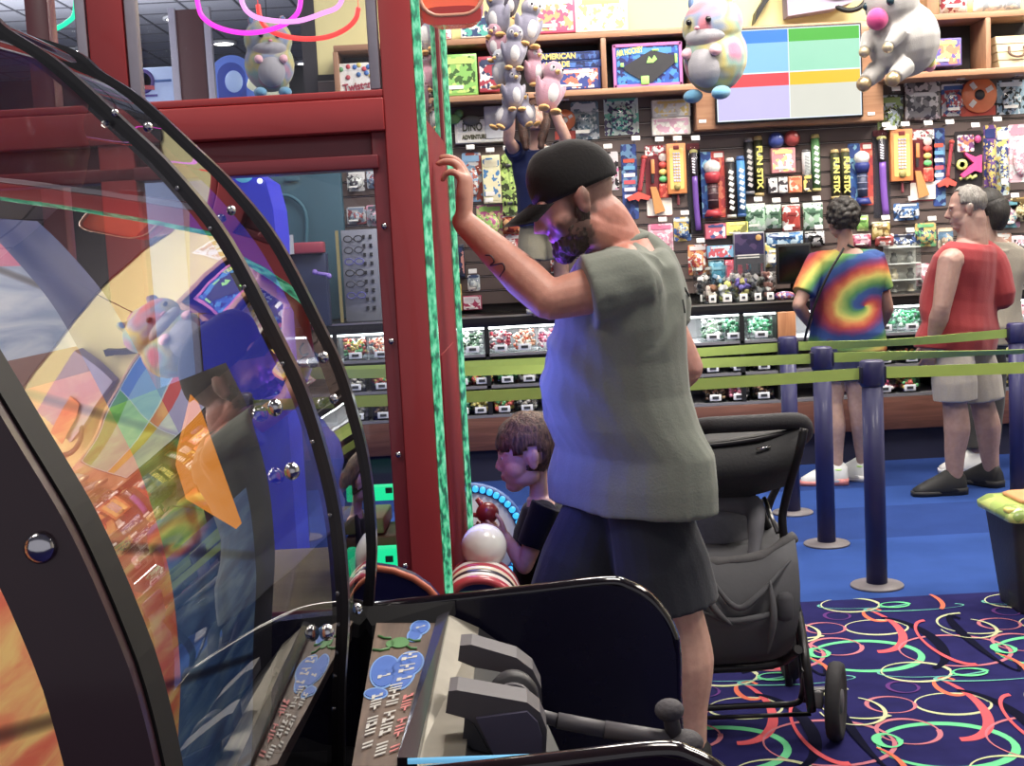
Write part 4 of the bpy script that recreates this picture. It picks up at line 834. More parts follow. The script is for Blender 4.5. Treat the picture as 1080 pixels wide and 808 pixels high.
# white round plush with a pink nose
def white_plush():
    Y = 7.8; c = at(946, 30, Y); S = .60; f = V((-.80, -.60, -.2)).normalized(); r = f.cross(V((0, 0, 1))).normalized(); up = r.cross(f).normalized()
    def P(a, b, d): return c + r * (a * S) + f * (b * S) + up * (d * S)
    rot = Matrix((r, f, up)).transposed()
    t = thing('unicorn_plush', 'round white plush with a pink muzzle and gold hooves hanging right of the screen', 'plush toy', P(0, 0, -.55))
    m = MB(); m.ball(P(0, -.08, -.12), (.36 * S, .36 * S, .38 * S), rot); m.ball(P(0, .03, .26), (.27 * S, .27 * S, .27 * S), rot); m.ball(P(0, .02, .48), (.13 * S, .12 * S, .08 * S), rot)
    for s in (-1, 1): m.tube([P(.18 * s, .2, -.02), P(.14 * s, .36, -.14)], [.09 * S, .06 * S], 12); m.tube([P(.17 * s, .18, -.36), P(.17 * s, .38, -.44)], [.11 * S, .08 * S], 12)
    plush_mesh('body', m, soft('#a09c98'), t, .010)
    m = MB(); m.ball(P(0, .29, .13), (.11 * S,) * 3); plush_mesh('pink_muzzle', m, soft('#c42878'), t, .008)
    for s in (-1, 1):
        m = MB(); m.ball(P(.14 * s, .24, .27), (.04 * S,) * 3); m.build('eye', mat('#12303c', .1), t)
        m = MB(); m.ball(P(.14 * s, .38, -.155), (.055 * S,) * 3); m.build('front_hoof', mat('#c8b48c', .3, .6), t)
        m = MB(); m.ball(P(.17 * s, .42, -.46), (.075 * S,) * 3); m.build('hind_hoof', mat('#b89c6c', .3, .7), t)
        m = MB(); m.ball(P(.2 * s, .0, .48), (.08 * S, .05 * S, .10 * S), rot); e = plush_mesh('ear', m, soft('#8c5a94'), t, .008)
    for q, cc in enumerate(('#4a6cc0', '#58b068', '#e8d848', '#e88aa0')):
        m = MB(); m.ball(P(.0 + .03 * (q - 1.5), -.42 - .035 * q, -.30 - .045 * q), (.06 * S, .06 * S, .07 * S)); m.build('rainbow_tail', soft(cc), t)
    m = MB(); m.tube([P(0, 0, .53), (P(0, 0, .53).x, P(0, 0, .53).y, 4.49)], .003, 5); m.build('hanging_cord', mat('#3a3a3e', .6), t)
white_plush()
# bunch of penguins held up by the worker
def penguin(u, v, Y, S, face, lean, c_body, label):
    c = at(u, v, Y); f = V(face).normalized(); up0 = V((lean, 0, 1)).normalized(); r = f.cross(up0).normalized(); up = r.cross(f).normalized()
    def P(a, b, d): return c + r * (a * S) + f * (b * S) + up * (d * S)
    rot = Matrix((r, f, up)).transposed()
    t = thing('penguin_plush', label, 'plush penguin', P(0, 0, -.5), 'penguin plushes in the bunch')
    m = MB(); m.ball(P(0, 0, -.13), (.24 * S, .22 * S, .34 * S), rot); m.ball(P(0, .03, .27), (.19 * S, .19 * S, .20 * S), rot)
    for s in (-1, 1): m.ball(P(.23 * s, .02, -.08), (.05 * S, .10 * S, .22 * S), rot @ Matrix.Rotation(.25 * s, 3, 'Y'))
    m.ball(P(0, -.05, .47), (.04 * S, .05 * S, .05 * S), rot)
    plush_mesh('body', m, soft(c_body, c_body, '#a8a4b0' if c_body == GRY else c_body, 9), t, .007)
    m = MB(); m.ball(P(0, .11, -.14), (.145 * S, .13 * S, .22 * S), rot); plush_mesh('white_belly', m, soft('#b8b6b8'), t, .008)
    m = MB()
    for s in (-1, 1): m.ball(P(.075 * s, .13, .28), (.075 * S, .085 * S, .09 * S), rot)
    plush_mesh('white_face', m, soft('#b4b0b8'), t, .007)
    for s in (-1, 1):
        m = MB(); m.ball(P(.09 * s, .205, .30), (.022 * S,) * 3, seg=8); m.build('eye', mat('#18161a', .2), t)
        m = MB(); m.ball(P(.12 * s, .16, -.46), (.10 * S, .15 * S, .055 * S), rot); plush_mesh('orange_foot', m, soft('#dca038'), t, .007)
    m = MB(); m.lathe([(.001, .1 * S), (.03 * S, .03 * S), (.055 * S, 0), (.001, 0)], (0, 0, 0), 10)
    M = Matrix.Translation(P(0, .20, .24)) @ Matrix((r, -up, f)).transposed().to_4x4(); bmesh.ops.transform(m.bm, matrix=M, verts=m.bm.verts); m.build('beak', soft('#e0b04c'), t)
GRY, PNK, DGR = '#77758a', '#a8788a', '#4a4654'
PY = 7.75
for u, v, dy, S, fa, le, cc, lb in (
    (525, 14, .05, .30, (-.6, -.8, 0), -.1, GRY, 'grey penguin plush at the upper left of the held bunch'),
    (537, 0, .10, .22, (.2, -.9, -.2), .0, DGR, 'small dark grey penguin plush at the top of the bunch'),
    (557, 24, -.06, .31, (.5, -.85, 0), .25, GRY, 'large grey penguin plush at the upper right of the bunch'),
    (524, 44, .02, .24, (-.5, -.8, 0), -.1, PNK, 'pink penguin plush tucked at the left of the bunch'),
    (542, 50, -.14, .27, (.15, -.95, 0), .1, GRY, 'grey penguin plush with a pale belly in the middle of the bunch'),
    (529, 72, -.02, .24, (-.7, -.6, 0), 0, '#a0a4b0', 'pale grey penguin plush at the left, below the pink one'),
    (563, 70, -.06, .25, (.6, -.8, 0), .1, PNK, 'pink penguin plush on the right side of the bunch'),
    (580, 92, -.10, .33, (.45, -.9, .1), .35, PNK, 'lowest and largest pink penguin plush sticking out to the right'),
    (541, 94, -.14, .26, (.4, -.9, 0), .0, GRY, 'grey penguin plush low in the bunch, seen from its side'),
    (535, 118, -.10, .25, (-.5, -.5, .3), .1, GRY, 'lowest left grey penguin plush beside the worker\'s face'),
    (553, 116, -.10, .24, (.4, -.7, .3), -.1, GRY, 'lowest right grey penguin plush in front of the worker\'s face')):
    penguin(u, v, PY + dy, S, fa, le, cc, lb)
# ================================================================== QUEUE BARRIER, WASTE BIN, STROLLER
purp = mat('#22225c', .5, coat=.1); lime = mat('#a0c01c', .55, vary=.06, scale=14); basem = mat('#6c6468', .5)
def barrier(x, y, label, z=0.975):
    t = thing('barrier_post', label, 'barrier post', (x, y, 0), 'belt barrier posts')
    m = MB(); m.lathe([(.001, .02), (.108, .010), (.112, .006), (.112, 0), (.001, 0)], (x, y, 0), 28); m.build('base_plate', basem, t)
    m = MB(); m.cyl((x, y, .01), (x, y, z - .09), .044, seg=20); m.build('pole', purp, t)
    m = MB(); m.lathe([(.001, z), (.044, z), (.052, z - .008), (.052, z - .1), (.047, z - .11), (.001, z - .11)], (x, y, 0), 20); m.build('belt_head', mat('#24245a', .4), t)
    m = MB()
    for a in (0, PI): m.box((x + .044 * math.cos(a), y, z - .06), (.022, .05, .07), bevel=.003)
    m.build('belt_slot', mat('#1a1a3c', .4), t)
    return t
g1, g2, g3, g4 = ground(925, 618), ground(872, 574), ground(836, 541), V((at(1073, 430, 7.07).x, 7.07, 0))
barrier(g1.x, g1.y, 'purple belt post nearest the camera, right of the tie-dye shopper\'s legs')
barrier(g2.x, g2.y, 'purple belt post in front of the tie-dye shopper\'s feet')
barrier(g3.x, g3.y, 'farthest left purple belt post, just above the stroller handle')
barrier(g4.x, g4.y, 'purple belt post at the right edge behind the waste bin')
barrier(-1.15, g1.y, 'purple belt post behind the red prize machine, holding the nearest belt')
barrier(-1.2, g3.y, 'purple belt post behind the red prize machine, holding the upper belt')
def belt(p0, p1, label, twist=0.0, w=.048, sag=.012):
    n = 24; a, b = V(p0), V(p1); d = (b - a); s = d.cross(V((0, 0, 1))).normalized(); R0 = []; R1 = []
    m = MB(); rings = []
    for i in range(n + 1):
        t_ = i / n; c = a + d * t_ - V((0, 0, sag * math.sin(PI * t_))); an = twist * math.sin(PI * t_) * (.6 + .4 * math.sin(5 * t_)) + .05 * math.sin(9 * t_)
        upv = V((0, 0, 1)) * math.cos(an) + s * math.sin(an); nn = d.normalized().cross(upv)
        rings.append([c + upv * w / 2 + nn * .0012, c + upv * w / 2 - nn * .0012, c - upv * w / 2 - nn * .0012, c - upv * w / 2 + nn * .0012])
    m.loft(rings, smooth=False); o = m.build('barrier_belt', lime, None, base=(a + b) / 2 - V((0, 0, w / 2))); tag(o, label, 'barrier belt', 'lime barrier belts')
hz = .92
belt((g1.x + .045, g1.y, hz), (3.4, g1.y - .02, hz), 'broad lime belt running right from the nearest purple post')
belt((g1.x - .045, g1.y, hz), (-1.11, g1.y, hz), 'lime belt running left from the nearest purple post behind the big man')
belt((g2.x - .045, g2.y, hz), (-1.3, g3.y - .1, hz), 'middle lime belt running left from the post at the shopper\'s feet', .5)
belt((g2.x + .045, g2.y, hz), (3.9, g2.y, hz - .02), 'twisted thin lime belt running right in front of the two shoppers', 1.15)
belt((g3.x - .045, g3.y, hz), (-1.16, g3.y, hz), 'farthest lime belt running left behind the big man', .2)
belt((g3.x + .045, g3.y, hz), (g4.x - .045, g4.y, hz), 'farthest lime belt joining the two back posts across the tie-dye shirt', .7)
barrier(3.45, g1.y - .02, 'purple belt post beyond the right edge, holding the nearest belt'); barrier(3.95, g2.y, 'purple belt post beyond the right edge, holding the thin belt')
# ---- waste bin
g = ground(1068, 640); bx = g.x + .11; by = g.y
t = thing('waste_bin', 'black tapered waste bin with a lime and orange rim at the right edge', 'waste bin', (bx, by, 0))
def sq(hw, z, r=.03): return [V((bx + x, by + y, z)) for x, y in rounded_rect(0, 0, hw * 2, hw * 2, r, 4)]
m = MB(); m.loft([sq(.12, .0), sq(.122, .01), sq(.165, .40), sq(.165, .405)]); m.build('bin_body', mat('#2c2a30', .5, bump=.1, scale=80), t)
m = MB(); m.loft([sq(.172, .375), sq(.185, .38), sq(.187, .405), sq(.16, .43), sq(.11, .435)]); m.build('lime_rim', printed('#a8c832', '#c8d848', '#88a820', 9, seed=4), t)
m = MB(); m.box((bx - .16, by - .13, .42), (.05, .05, .02), bevel=.008); m.build('yellow_clip', mat('#f0d838', .4), t)
m = MB(); m.loft([sq(.108, .43), sq(.112, .445), sq(.10, .452)]); m.build('orange_lid', mat('#d8903c', .5), t)
# ---- stroller wagon
SYY = 3.9
bl = mat('#17171a', .7, bump=.15, scale=120); fab = mat('#48484e', .85, bump=.25, scale=14, vary=.12); fab2 = mat('#55555a', .85, bump=.2, scale=18); frm = mat('#1c1a1e', .35, .3)
t = thing('stroller_wagon', 'black folding stroller wagon with a quilted grey basket behind the big man', 'stroller wagon', (at(790, 700, SYY).x, SYY, 0))
def S(u, v, y=SYY): return at(u, v, y)
# handle
m = MB(); m.tube(catmull([S(724, 452, 3.95), S(745, 449, 3.88), S(760, 448, 3.86), S(800, 446, 3.86), S(838, 444, 3.87), S(848, 449, 3.92), S(848, 458, 4.0), S(840, 466, 4.2)], 6), .026, 14); m.build('handle_bar', mat('#2e2c30', .75, bump=.2, scale=150), t)
for u0, u1, y0, y1 in ((848, 828, 3.75, 3.80), (843, 812, 4.2, 4.2)):
    m = MB(); m.tube(catmull([S(u0, 452, y0), S(u0 - 6, 480, y0), S(u1, 530, y1), S(u1 - 2, 560, y1), S(u1 + 12, 640, y1), S(u1 + 22, 740, y1)], 6), .013, 10); m.build('frame_post', frm, t)
# parent tray bag hung under the handle
def bag(pts_top, pts_bot, d, name, mt, mid=0.5):
    m = MB(); rings = []; n = 7
    for i in range(n):
        s_ = i / (n - 1); ring = []
        front = [V(a).lerp(V(b), s_) + V((0, -d * math.sin(PI * min(1, s_ * .9 + .1)) * .35, 0)) for a, b in zip(pts_top, pts_bot)]
        backr = [p + V((0, d * (1.0 - .25 * s_), 0)) for p in reversed(front)]
        rings.append(front + backr)
    m.loft(rings); return m.build(name, mt, t)
Yb = 3.88
bag([S(724, 467, Yb), S(745, 467, Yb), S(800, 461, Yb), S(842, 452, Yb)], [S(724, 528, Yb), S(745, 526, Yb), S(790, 524, Yb), S(832, 512, Yb)], .22, 'parent_tray', mat('#26262a', .7, bump=.15, scale=120))
m = MB(); m.tube([S(798, 474, Yb - .065), S(813, 471, Yb - .06)], .004, 6); m.build('silver_label', CHROME, t)
m = MB(); m.tube(catmull([S(724, 466, Yb - .03), S(745, 470, Yb - .035), S(800, 463, Yb - .035), S(842, 453, Yb - .01)], 5), .009, 8); m.build('tray_piping', frm, t)
m = MB(); m.box(S(842, 471, 3.9), (.022, .03, .045), bevel=.006); m.build('strap_buckle', mat('#9a9a9e', .5), t)
# quilted basket: back wall, sides, front drape
Yf = 3.80; Yk = 4.2
bag([S(724, 590, Yf), S(738, 588, Yf), S(775, 588, Yf), S(805, 583, Yf), S(836, 567, Yf)], [S(724, 706, Yf), S(738, 704, Yf), S(775, 704, Yf), S(805, 702, Yf), S(833, 690, Yf)], .34, 'basket_body', fab2)
m = MB(); rings = []
for i, v in enumerate((531, 545, 552, 572, 578, 598, 604)):
    off_ = .03 if i % 2 == 0 else 0.0
    rings.append([S(722, v + 3, 4.0 + off_), S(738, v + 2, 3.98 + off_), S(768, v + 1, 3.98 + off_), S(790, v - 2 + (8 if i == 0 else 0), 3.99 + off_), S(790, v - 2, 4.06 + off_), S(738, v + 2, 4.06 + off_), S(722, v + 3, 4.06 + off_)])
m.loft(rings); m.build('quilted_backrest', mat('#8c8c94', .9, bump=.25, scale=40, vary=.12), t)
m = MB(); m.tube(catmull([S(738, 531, 3.96), S(775, 530, 3.94), S(795, 536, 3.9), S(797, 560, 3.85), S(794, 592, 3.8)], 6), [.02 + .02 * math.sin(PI * i / 24) for i in range(25)], 12, flat=(1, .6)); m.build('padded_side', mat('#6c6c74', .9, bump=.3, scale=20), t)
m = MB(); pts = catmull([S(724, 590, 3.79), S(735, 591, 3.785), S(752, 594, 3.775), S(768, 592, 3.77), S(800, 588, 3.775), S(820, 577, 3.78), S(838, 566, 3.8)], 6)
m.tube(pts, [.017 + .003 * math.sin(i * .6) for i in range(len(pts))], 12); m.build('rolled_rim', mat('#5c5a5c', .8, bump=.4, scale=30), t)
for k_, pl in enumerate(([S(742, 600, 3.70), S(775, 640, 3.67), S(800, 628, 3.67), S(834, 590, 3.73)], [S(738, 645, 3.68), S(770, 655, 3.67), S(806, 650, 3.66), S(832, 640, 3.73)], [S(812, 612, 3.68), S(816, 650, 3.65), S(810, 690, 3.67)], [S(742, 612, 3.68), S(752, 640, 3.66), S(772, 660, 3.66)])):
    m = MB(); q = catmull(pl, 6); m.tube(q, [.003 + .008 * math.sin(PI * i / (len(q) - 1)) for i in range(len(q))], 8); m.build('fabric_fold', fab2, t)
m = MB(); m.box(S(828, 640, 3.68), (.05, .04, .09), bevel=.02); m.build('side_pocket', fab, t)
m = MB(); m.tube(catmull([S(724, 707, 3.74), S(745, 706, 3.74), S(800, 703, 3.74), S(826, 697, 3.74), S(842, 685, 3.66)], 6), .014, 10); m.build('basket_rail', frm, t)
m = MB(); m.tube(catmull([S(724, 748, 3.76), S(800, 744, 3.76), S(838, 742, 3.76), S(846, 732, 3.76), S(849, 705, 3.65)], 6), .010, 8); m.tube([S(724, 758, 3.76), S(855, 753, 3.76)], .007, 8); m.build('lower_frame', frm, t)
m = MB(); m.tube(catmull([S(800, 528, 4.0), S(806, 548, 4.0), S(818, 575, 4.0), S(840, 640, 3.82), S(850, 700, 3.66), S(856, 750, 3.66)], 6), .014, 10); m.build('front_leg', frm, t)
m = MB(); m.tube([S(806, 525, 3.9), S(820, 562, 3.8)], .007, 8); m.build('steel_stay', STEEL, t)
rim = mat('#5c5a60', .4, .3)
def wheel(c, ax, R, wdt):
    m = MB(); ax = V(ax).normalized()
    prof = [(R * .3, -wdt * .35), (R * .72, -wdt * .4), (R * .8, -wdt * .5), (R * .95, -wdt * .45), (R, -wdt * .2), (R, wdt * .2), (R * .95, wdt * .45), (R * .8, wdt * .5), (R * .72, wdt * .4), (R * .3, wdt * .35)]
    m.lathe(prof, (0, 0, 0), 36, axis='X'); rot = V((1, 0, 0)).rotation_difference(ax).to_matrix().to_4x4()
    bmesh.ops.transform(m.bm, matrix=Matrix.Translation(c) @ rot, verts=m.bm.verts); w_ = m.build('wheel', mat('#232126', .8, bump=.1, scale=60), t)
    m = MB(); m.lathe([(.001, -wdt * .5), (R * .3, -wdt * .45), (R * .34, 0), (R * .3, wdt * .45), (.001, wdt * .5)], (0, 0, 0), 20, axis='X')
    bmesh.ops.transform(m.bm, matrix=Matrix.Translation(c) @ rot, verts=m.bm.verts); m.build('hub', rim, w_)
Rw = .117
wc = at(882, 753, 3.72); wc.z = Rw; wheel(wc, (.93, -.36, 0), Rw, .045)
m = MB(); m.box(wc + V((-.058, .02, .005)), (.05, .04, .055), Matrix.Rotation(-.35, 3, 'Z'), bevel=.006); m.box(wc + V((-.05, .02, .03)), (.07, .03, .012), bevel=.003); m.build('axle_bracket', mat('#6c6a6e', .4), t)
for dx, dy in ((-.02, .55), (-.42, .55)): wheel(V((wc.x + dx, wc.y + dy, Rw)), (1, 0, 0), Rw, .045)
# ================================================================== RED PRIZE MACHINE
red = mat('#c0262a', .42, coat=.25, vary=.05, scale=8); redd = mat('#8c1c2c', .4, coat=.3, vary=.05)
ang = math.radians(-1.3); MC = at(448, 268, 3.0); MC.z = 0          # near right corner
ex = V((math.cos(ang), math.sin(ang), 0)); ey = V((-math.sin(ang), math.cos(ang), 0))
Rm = Matrix((ex, ey, V((0, 0, 1)))).transposed()
def L(x, y, z): return MC + ex * x + ey * y + V((0, 0, z))
CT = thing('prize_machine', 'tall red framed prize crane machine with green light strips under the man\'s hand', 'arcade machine', L(-.5, .5, 0))
def mbox(name, x0, x1, y0, y1, z0, z1, mt, bevel=.003, parent=None):
    m = MB(); m.box(L((x0 + x1) / 2, (y0 + y1) / 2, (z0 + z1) / 2), (abs(x1 - x0), abs(y1 - y0), abs(z1 - z0)), Rm, bevel=bevel); return m.build(name, mt, parent or CT)
HT = 2.6; WM = 1.25; DM = 1.02; PW = .075
def zz(v, u=300, Y=3.0): return at(u, v, Y).z
zb1 = zz(99); zb2 = zz(143); zb3 = zz(177)
mbox('corner_post', -PW, 0, 0, .07, 0, HT, red); 
xl0 = (at(96, 50, 3.03) - MC).dot(ex); xl1 = (at(134, 50, 3.03) - MC).dot(ex)
mbox('corner_post', xl0, xl1, 0, .07, zb1, HT, red); mbox('corner_post', xl0, xl1, 0, .07, 0, zb1, red)
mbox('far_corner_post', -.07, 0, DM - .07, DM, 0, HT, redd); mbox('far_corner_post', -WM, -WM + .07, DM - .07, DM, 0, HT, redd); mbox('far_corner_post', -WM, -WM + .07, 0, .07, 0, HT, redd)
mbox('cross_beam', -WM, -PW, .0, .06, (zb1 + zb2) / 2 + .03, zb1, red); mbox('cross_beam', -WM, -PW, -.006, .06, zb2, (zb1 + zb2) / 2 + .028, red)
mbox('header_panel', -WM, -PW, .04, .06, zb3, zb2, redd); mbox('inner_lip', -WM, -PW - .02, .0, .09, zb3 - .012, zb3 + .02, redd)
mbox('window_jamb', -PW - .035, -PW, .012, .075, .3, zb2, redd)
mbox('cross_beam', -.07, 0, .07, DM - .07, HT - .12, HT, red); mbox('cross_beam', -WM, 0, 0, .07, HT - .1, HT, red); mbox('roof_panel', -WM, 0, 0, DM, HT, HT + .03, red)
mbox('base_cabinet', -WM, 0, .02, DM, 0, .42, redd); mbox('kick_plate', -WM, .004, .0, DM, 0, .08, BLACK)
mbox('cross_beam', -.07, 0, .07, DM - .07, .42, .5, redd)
pane = glass((.93, .95, .97), 1.38, .0)
mbox('upper_pane', xl1 + .01, -PW - .01, .028, .032, zb1, HT - .1, pane, 0); mbox('upper_pane', -WM + .07, xl0, .028, .032, zb1, HT - .1, pane, 0)
mbox('lower_pane', -WM + .07, -PW, .028, .032, .42, zb3, pane, 0)
mbox('front_pane', -.012, -.006, .07, DM - .07, zz(120), HT - .12, glass((.8, .8, .85), 1.4, .0), 0)
redg = mat('#8c1420', .75, spec=.1, vary=.05)
mbox('back_pane', -WM + .07, -.07, DM - .035, DM - .03, .5, HT - .1, glass((.97, .97, .98), 1.2), 0)
alu = mat('#b8b0bc', .35, .5)
mbox('aluminium_strip', -PW - .028, -PW - .004, .0, .03, zb1, HT - .1, alu); mbox('aluminium_strip', xl1 + .004, xl1 + .03, .0, .03, zb1, HT - .1, alu); mbox('aluminium_strip', xl0 - .028, xl0 - .004, .0, .03, zb1, HT - .1, alu)
# green LED edging of the front face (chips of light behind ribbed plastic)
def led_mat(k):
    m = bpy.data.materials.new('green_led'); m.use_nodes = True; nt = m.node_tree; b = nt.nodes['Principled BSDF']
    tc = nt.nodes.new('ShaderNodeTexCoord'); mp = nt.nodes.new('ShaderNodeMapping'); mp.inputs['Scale'].default_value = (60, 60, 22); nz = nt.nodes.new('ShaderNodeTexNoise'); nz.inputs['Scale'].default_value = 1.6; nz.inputs['Detail'].default_value = 3
    cr = nt.nodes.new('ShaderNodeValToRGB'); e = cr.color_ramp.elements; e[0].position = .40; e[0].color = (.01, .05, .03, 1); e[1].position = .50; e[1].color = (.05, .55, .24, 1); n = e.new(.66); n.color = (.35, .95, .6, 1)
    nt.links.new(tc.outputs['Object'], mp.inputs['Vector']); nt.links.new(mp.outputs['Vector'], nz.inputs['Vector']); nt.links.new(nz.outputs['Fac'], cr.inputs['Fac'])
    nt.links.new(cr.outputs['Color'], b.inputs['Emission Color']); b.inputs['Emission Strength'].default_value = k; b.inputs['Base Color'].default_value = (.08, .3, .2, 1); b.inputs['Roughness'].default_value = .2
    return m
LEDM = led_mat(.65)
mbox('green_light_strip', .001, .020, .0, .02, .1, HT, LEDM)
mbox('green_light_strip', .001, .018, DM - .02, DM, .1, HT, LEDM)
mbox('front_reflection_panel', -.012, .0, .072, DM - .03, .1, zz(120), redg)  # solid dark red stands in for what the front glass mirrors and shows
mbox('red_door_panel', -.002, .003, .3, .8, .55, 1.25, redg)  # plain panel behind the unseen blue lamp; gives no light itself
for i in range(7):
    z = 1.85 - i * .27; p = L(-PW - .016, .008, z); m = MB(); m.lathe([(.001, -.006), (.007, -.005), (.008, 0), (.001, 0)], p, 10, axis='Y'); m.build('screw', CHROME, CT)
# glowing ball put in for a round yellow lamp reflected near the beam, prize stage inside
m = MB(); m.ball(L(-.62, .2, zb3 + .07), (.035, .03, .014), Matrix.Rotation(-.5, 3, 'Y')); m.build('lamp_reflection', mat('#f4ec9c', .3, emit=1.2), CT)
# prize stage seen through the lower window
mbox('stage_platform', -WM + .08, -.08, .2, DM - .1, .42, .62, wood('#8a7448', '#a8905c', axis='X')); mbox('stage_edge', -WM + .08, -.08, .19, .2, .58, .62, redd)
grn = lit_mat('#1ef0a0', 1.0)
for u0, u1, v0, v1, y in ((366, 431, 512, 527, 3.75), (366, 432, 577, 606, 3.3)):
    c = at((u0 + u1) / 2, (v0 + v1) / 2, y); k = ppm(y); m = MB(); m.box(c, ((u1 - u0) / k, .05, (v1 - v0) / k), Rm, bevel=.004); lp = m.build('green_light_panel', grn, CT)
    m = MB()
    for q in (-.18, .2): m.box(c + V((q * (u1 - u0) / k, -.028, .01)), (.02, .008, .016))
    m.build('dark_slot', mat('#0c5a48', .5), lp)
for k_, (u, v, c_) in enumerate(((380, 548, '#a88c58'), (400, 566, '#8a5a3c'))):
    p = at(u, v, 3.6); m = MB(); m.box(p, (.16, .2, .045), Rm, bevel=.006); m.build('stage_step', mat(c_, .5), CT)
# orange marquee wing on top of the front face
c = at(478, 8, 3.5); k = ppm(3.5); mt = MB()
pl = rounded_rect(c.x, c.z + .05, 62 / k, 74 / k, .05, 5)
mt.prism([(x, 3.36, z) for x, z in pl], (0, .2, 0)); mt.build('orange_topper', mat('#ff5a18', .15, emit=.35, coat=.6), CT)
mt = MB(); mt.tube([V((x, 3.355, z)) for x, z in pl], .006, 6, closed=True); mt.build('topper_edge', mat('#ffb08a', .2, coat=.5), CT)
mt = MB(); mt.prism([(x, 3.352, c.z - .047 + z * .3) for x, z in rounded_rect(c.x, 0, 58 / k, 60 / k, .045, 5)], (0, .006, 0)); mt.build('red_lower_band', mat('#c82418', .15, emit=.15, coat=.6), CT)
mt = MB(); mt.box((c.x - .10, 3.46, c.z + .1), (.16, .05, .05)); mt.build('topper_arm', redd, CT)
# unseen blue and violet lamps added before the machine's front face
area('machine_blue_lamp', L(.012, .5, .98), L(1, .62, .85), .3, 5.5, (.12, .18, .95), .8)
vl = bpy.data.lights.new('machine_violet_lamp', 'SPOT'); vl.energy = 34; vl.color = (.30, .06, 1.0); vl.spot_size = .62; vl.spot_blend = .6; vl.shadow_soft_size = .05; vo = bpy.data.objects.new('machine_violet_lamp', vl); COL.objects.link(vo)
vo.location = L(.012, .78, 1.18); vo.rotation_euler = (V((.20, 3.46, 1.60)) - vo.location).to_track_quat('-Z', 'Y').to_euler()
# ================================================================== GAMES NEXT TO IT
# striped rounded hood with the white ball
HX = at(515, 615, 3.25); t = thing('striped_ride', 'rounded game hood striped red white and brown beside the red machine', 'arcade machine', (HX.x, 3.3, 0))
kk = ppm(3.25); prof = [(-40, 640), (-38, 618), (-30, 603), (-14, 596), (6, 597), (22, 606), (32, 622), (36, 645)]
cols = ['#c83040', '#e8dcd0', '#3a2c30', '#e8d4b0', '#c83040', '#f0e8e0', '#a02838']
for i, cc in enumerate(cols):
    s0 = 1 - .085 * i; s1 = .055; m = MB()
    ptsA = []
    for du, v in prof: q_ = at(512 + du, v + 16, 3.12); ptsA.append(q_ + V((0, .032 * i, 0)))
    m.tube(catmull(ptsA, 4), .012, 8, flat=(1, 1.6)); m.build('painted_stripe', mat(cc, .3, coat=.4), t)
m = MB(); pa = [at(512 + du * .97, 666 - (650 - v) * .97, 3.12) for du, v in prof]; m.prism(pa, (0, .22, 0), smooth=False); m.build('hood_shell', mat('#20246c', .3, coat=.4), t)
m = MB(); p = at(512, 664, 3.12); m.box((p.x, 3.23, p.z / 2), (.17, .2, p.z), bevel=.01); m.build('pedestal', mat('#1c1e5c', .4), t)
bp = at(510.5, 576.5, 3.32); br = 24.5 / ppm(3.32)
t = thing('white_ball', 'glossy white ball resting on the striped hood before the boy', 'ball', bp - V((0, 0, br)))
m = MB(); m.ball(bp, br, seg=32); m.build('ball', mat('#e8e8e4', .25, coat=.4, vary=.02), t)
m = MB(); m.cyl(bp - V((0, 0, br + .01)), bp - V((0, 0, br - .008)), .018, .012); m.build('neck', mat('#d0d0cc', .4), t)
# white wheel with cyan lights
wc_ = at(497, 566, 4.5); wr = 54 / ppm(4.5)
t = thing('spinner_game', 'round white game wheel rimmed with cyan lights behind the boy\'s hands', 'game wheel', (wc_.x, 4.5, 0))
m = MB(); m.lathe([(.001, -.03), (wr * .96, -.03), (wr, -.01), (wr, .04), (.001, .04)], wc_, 48, axis='Y'); m.build('wheel_face', mat('#d4cfe0', .5), t)
for i in range(44):
    a = 2 * PI * i / 44; m = MB(); m.ball(wc_ + V((wr * 1.0 * math.cos(a), -.035, wr * 1.0 * math.sin(a))), .0125, seg=8); m.build('cyan_light', lit_mat('#38b8ff', 1.3), t)
m = MB(); m.tube([wc_ + V((wr * math.cos(a), -.02, wr * math.sin(a))) for a in [2 * PI * q / 48 for q in range(48)]], .02, 8, closed=True); m.build('rim', mat('#1c58a8', .4), t)
m = MB(); m.box((wc_.x, 4.56, (wc_.z - wr) / 2 + .05), (.12, .1, wc_.z - wr + .1), bevel=.01); m.build('wheel_stand', BLACK, t)
# navy rounded cabinet with orange edge
pts = [(380, 660), (380, 600), (395, 599), (415, 602), (436, 610), (452, 621), (466, 637), (474, 660)]
YN = 2.45; t = thing('navy_cabinet', 'navy rounded game cabinet with orange edging between the domed machine and the red one', 'arcade machine', (at(420, 650, YN).x, YN + .1, 0))
pp = [at(u, v, YN) for u, v in pts]; lowz = 0
m = MB(); m.prism([V((pp[0].x, YN, 0))] + pp[1:-1] + [V((pp[-1].x, YN, pp[-1].z)), V((pp[-1].x, YN, 0))], (0, .045, 0)); m.build('side_panel', mat('#14124c', .35, coat=.3), t)
m = MB(); m.tube([p + V((0, -.001, 0)) for p in pp[1:]], .007, 8); m.build('orange_edging', mat('#c85a28', .4), t)
# ================================================================== HALL SEEN THROUGH THE MACHINE
def hallbox(name, u0, u1, v0, v1, Y, d, mt, label, cat, floor_=True):
    c = at((u0 + u1) / 2, v0, Y); k = ppm(Y); w_ = (u1 - u0) / k; zt_ = c.z; zb_ = 0 if floor_ else at((u0 + u1) / 2, v1, Y).z
    return c, w_, zt_, zb_
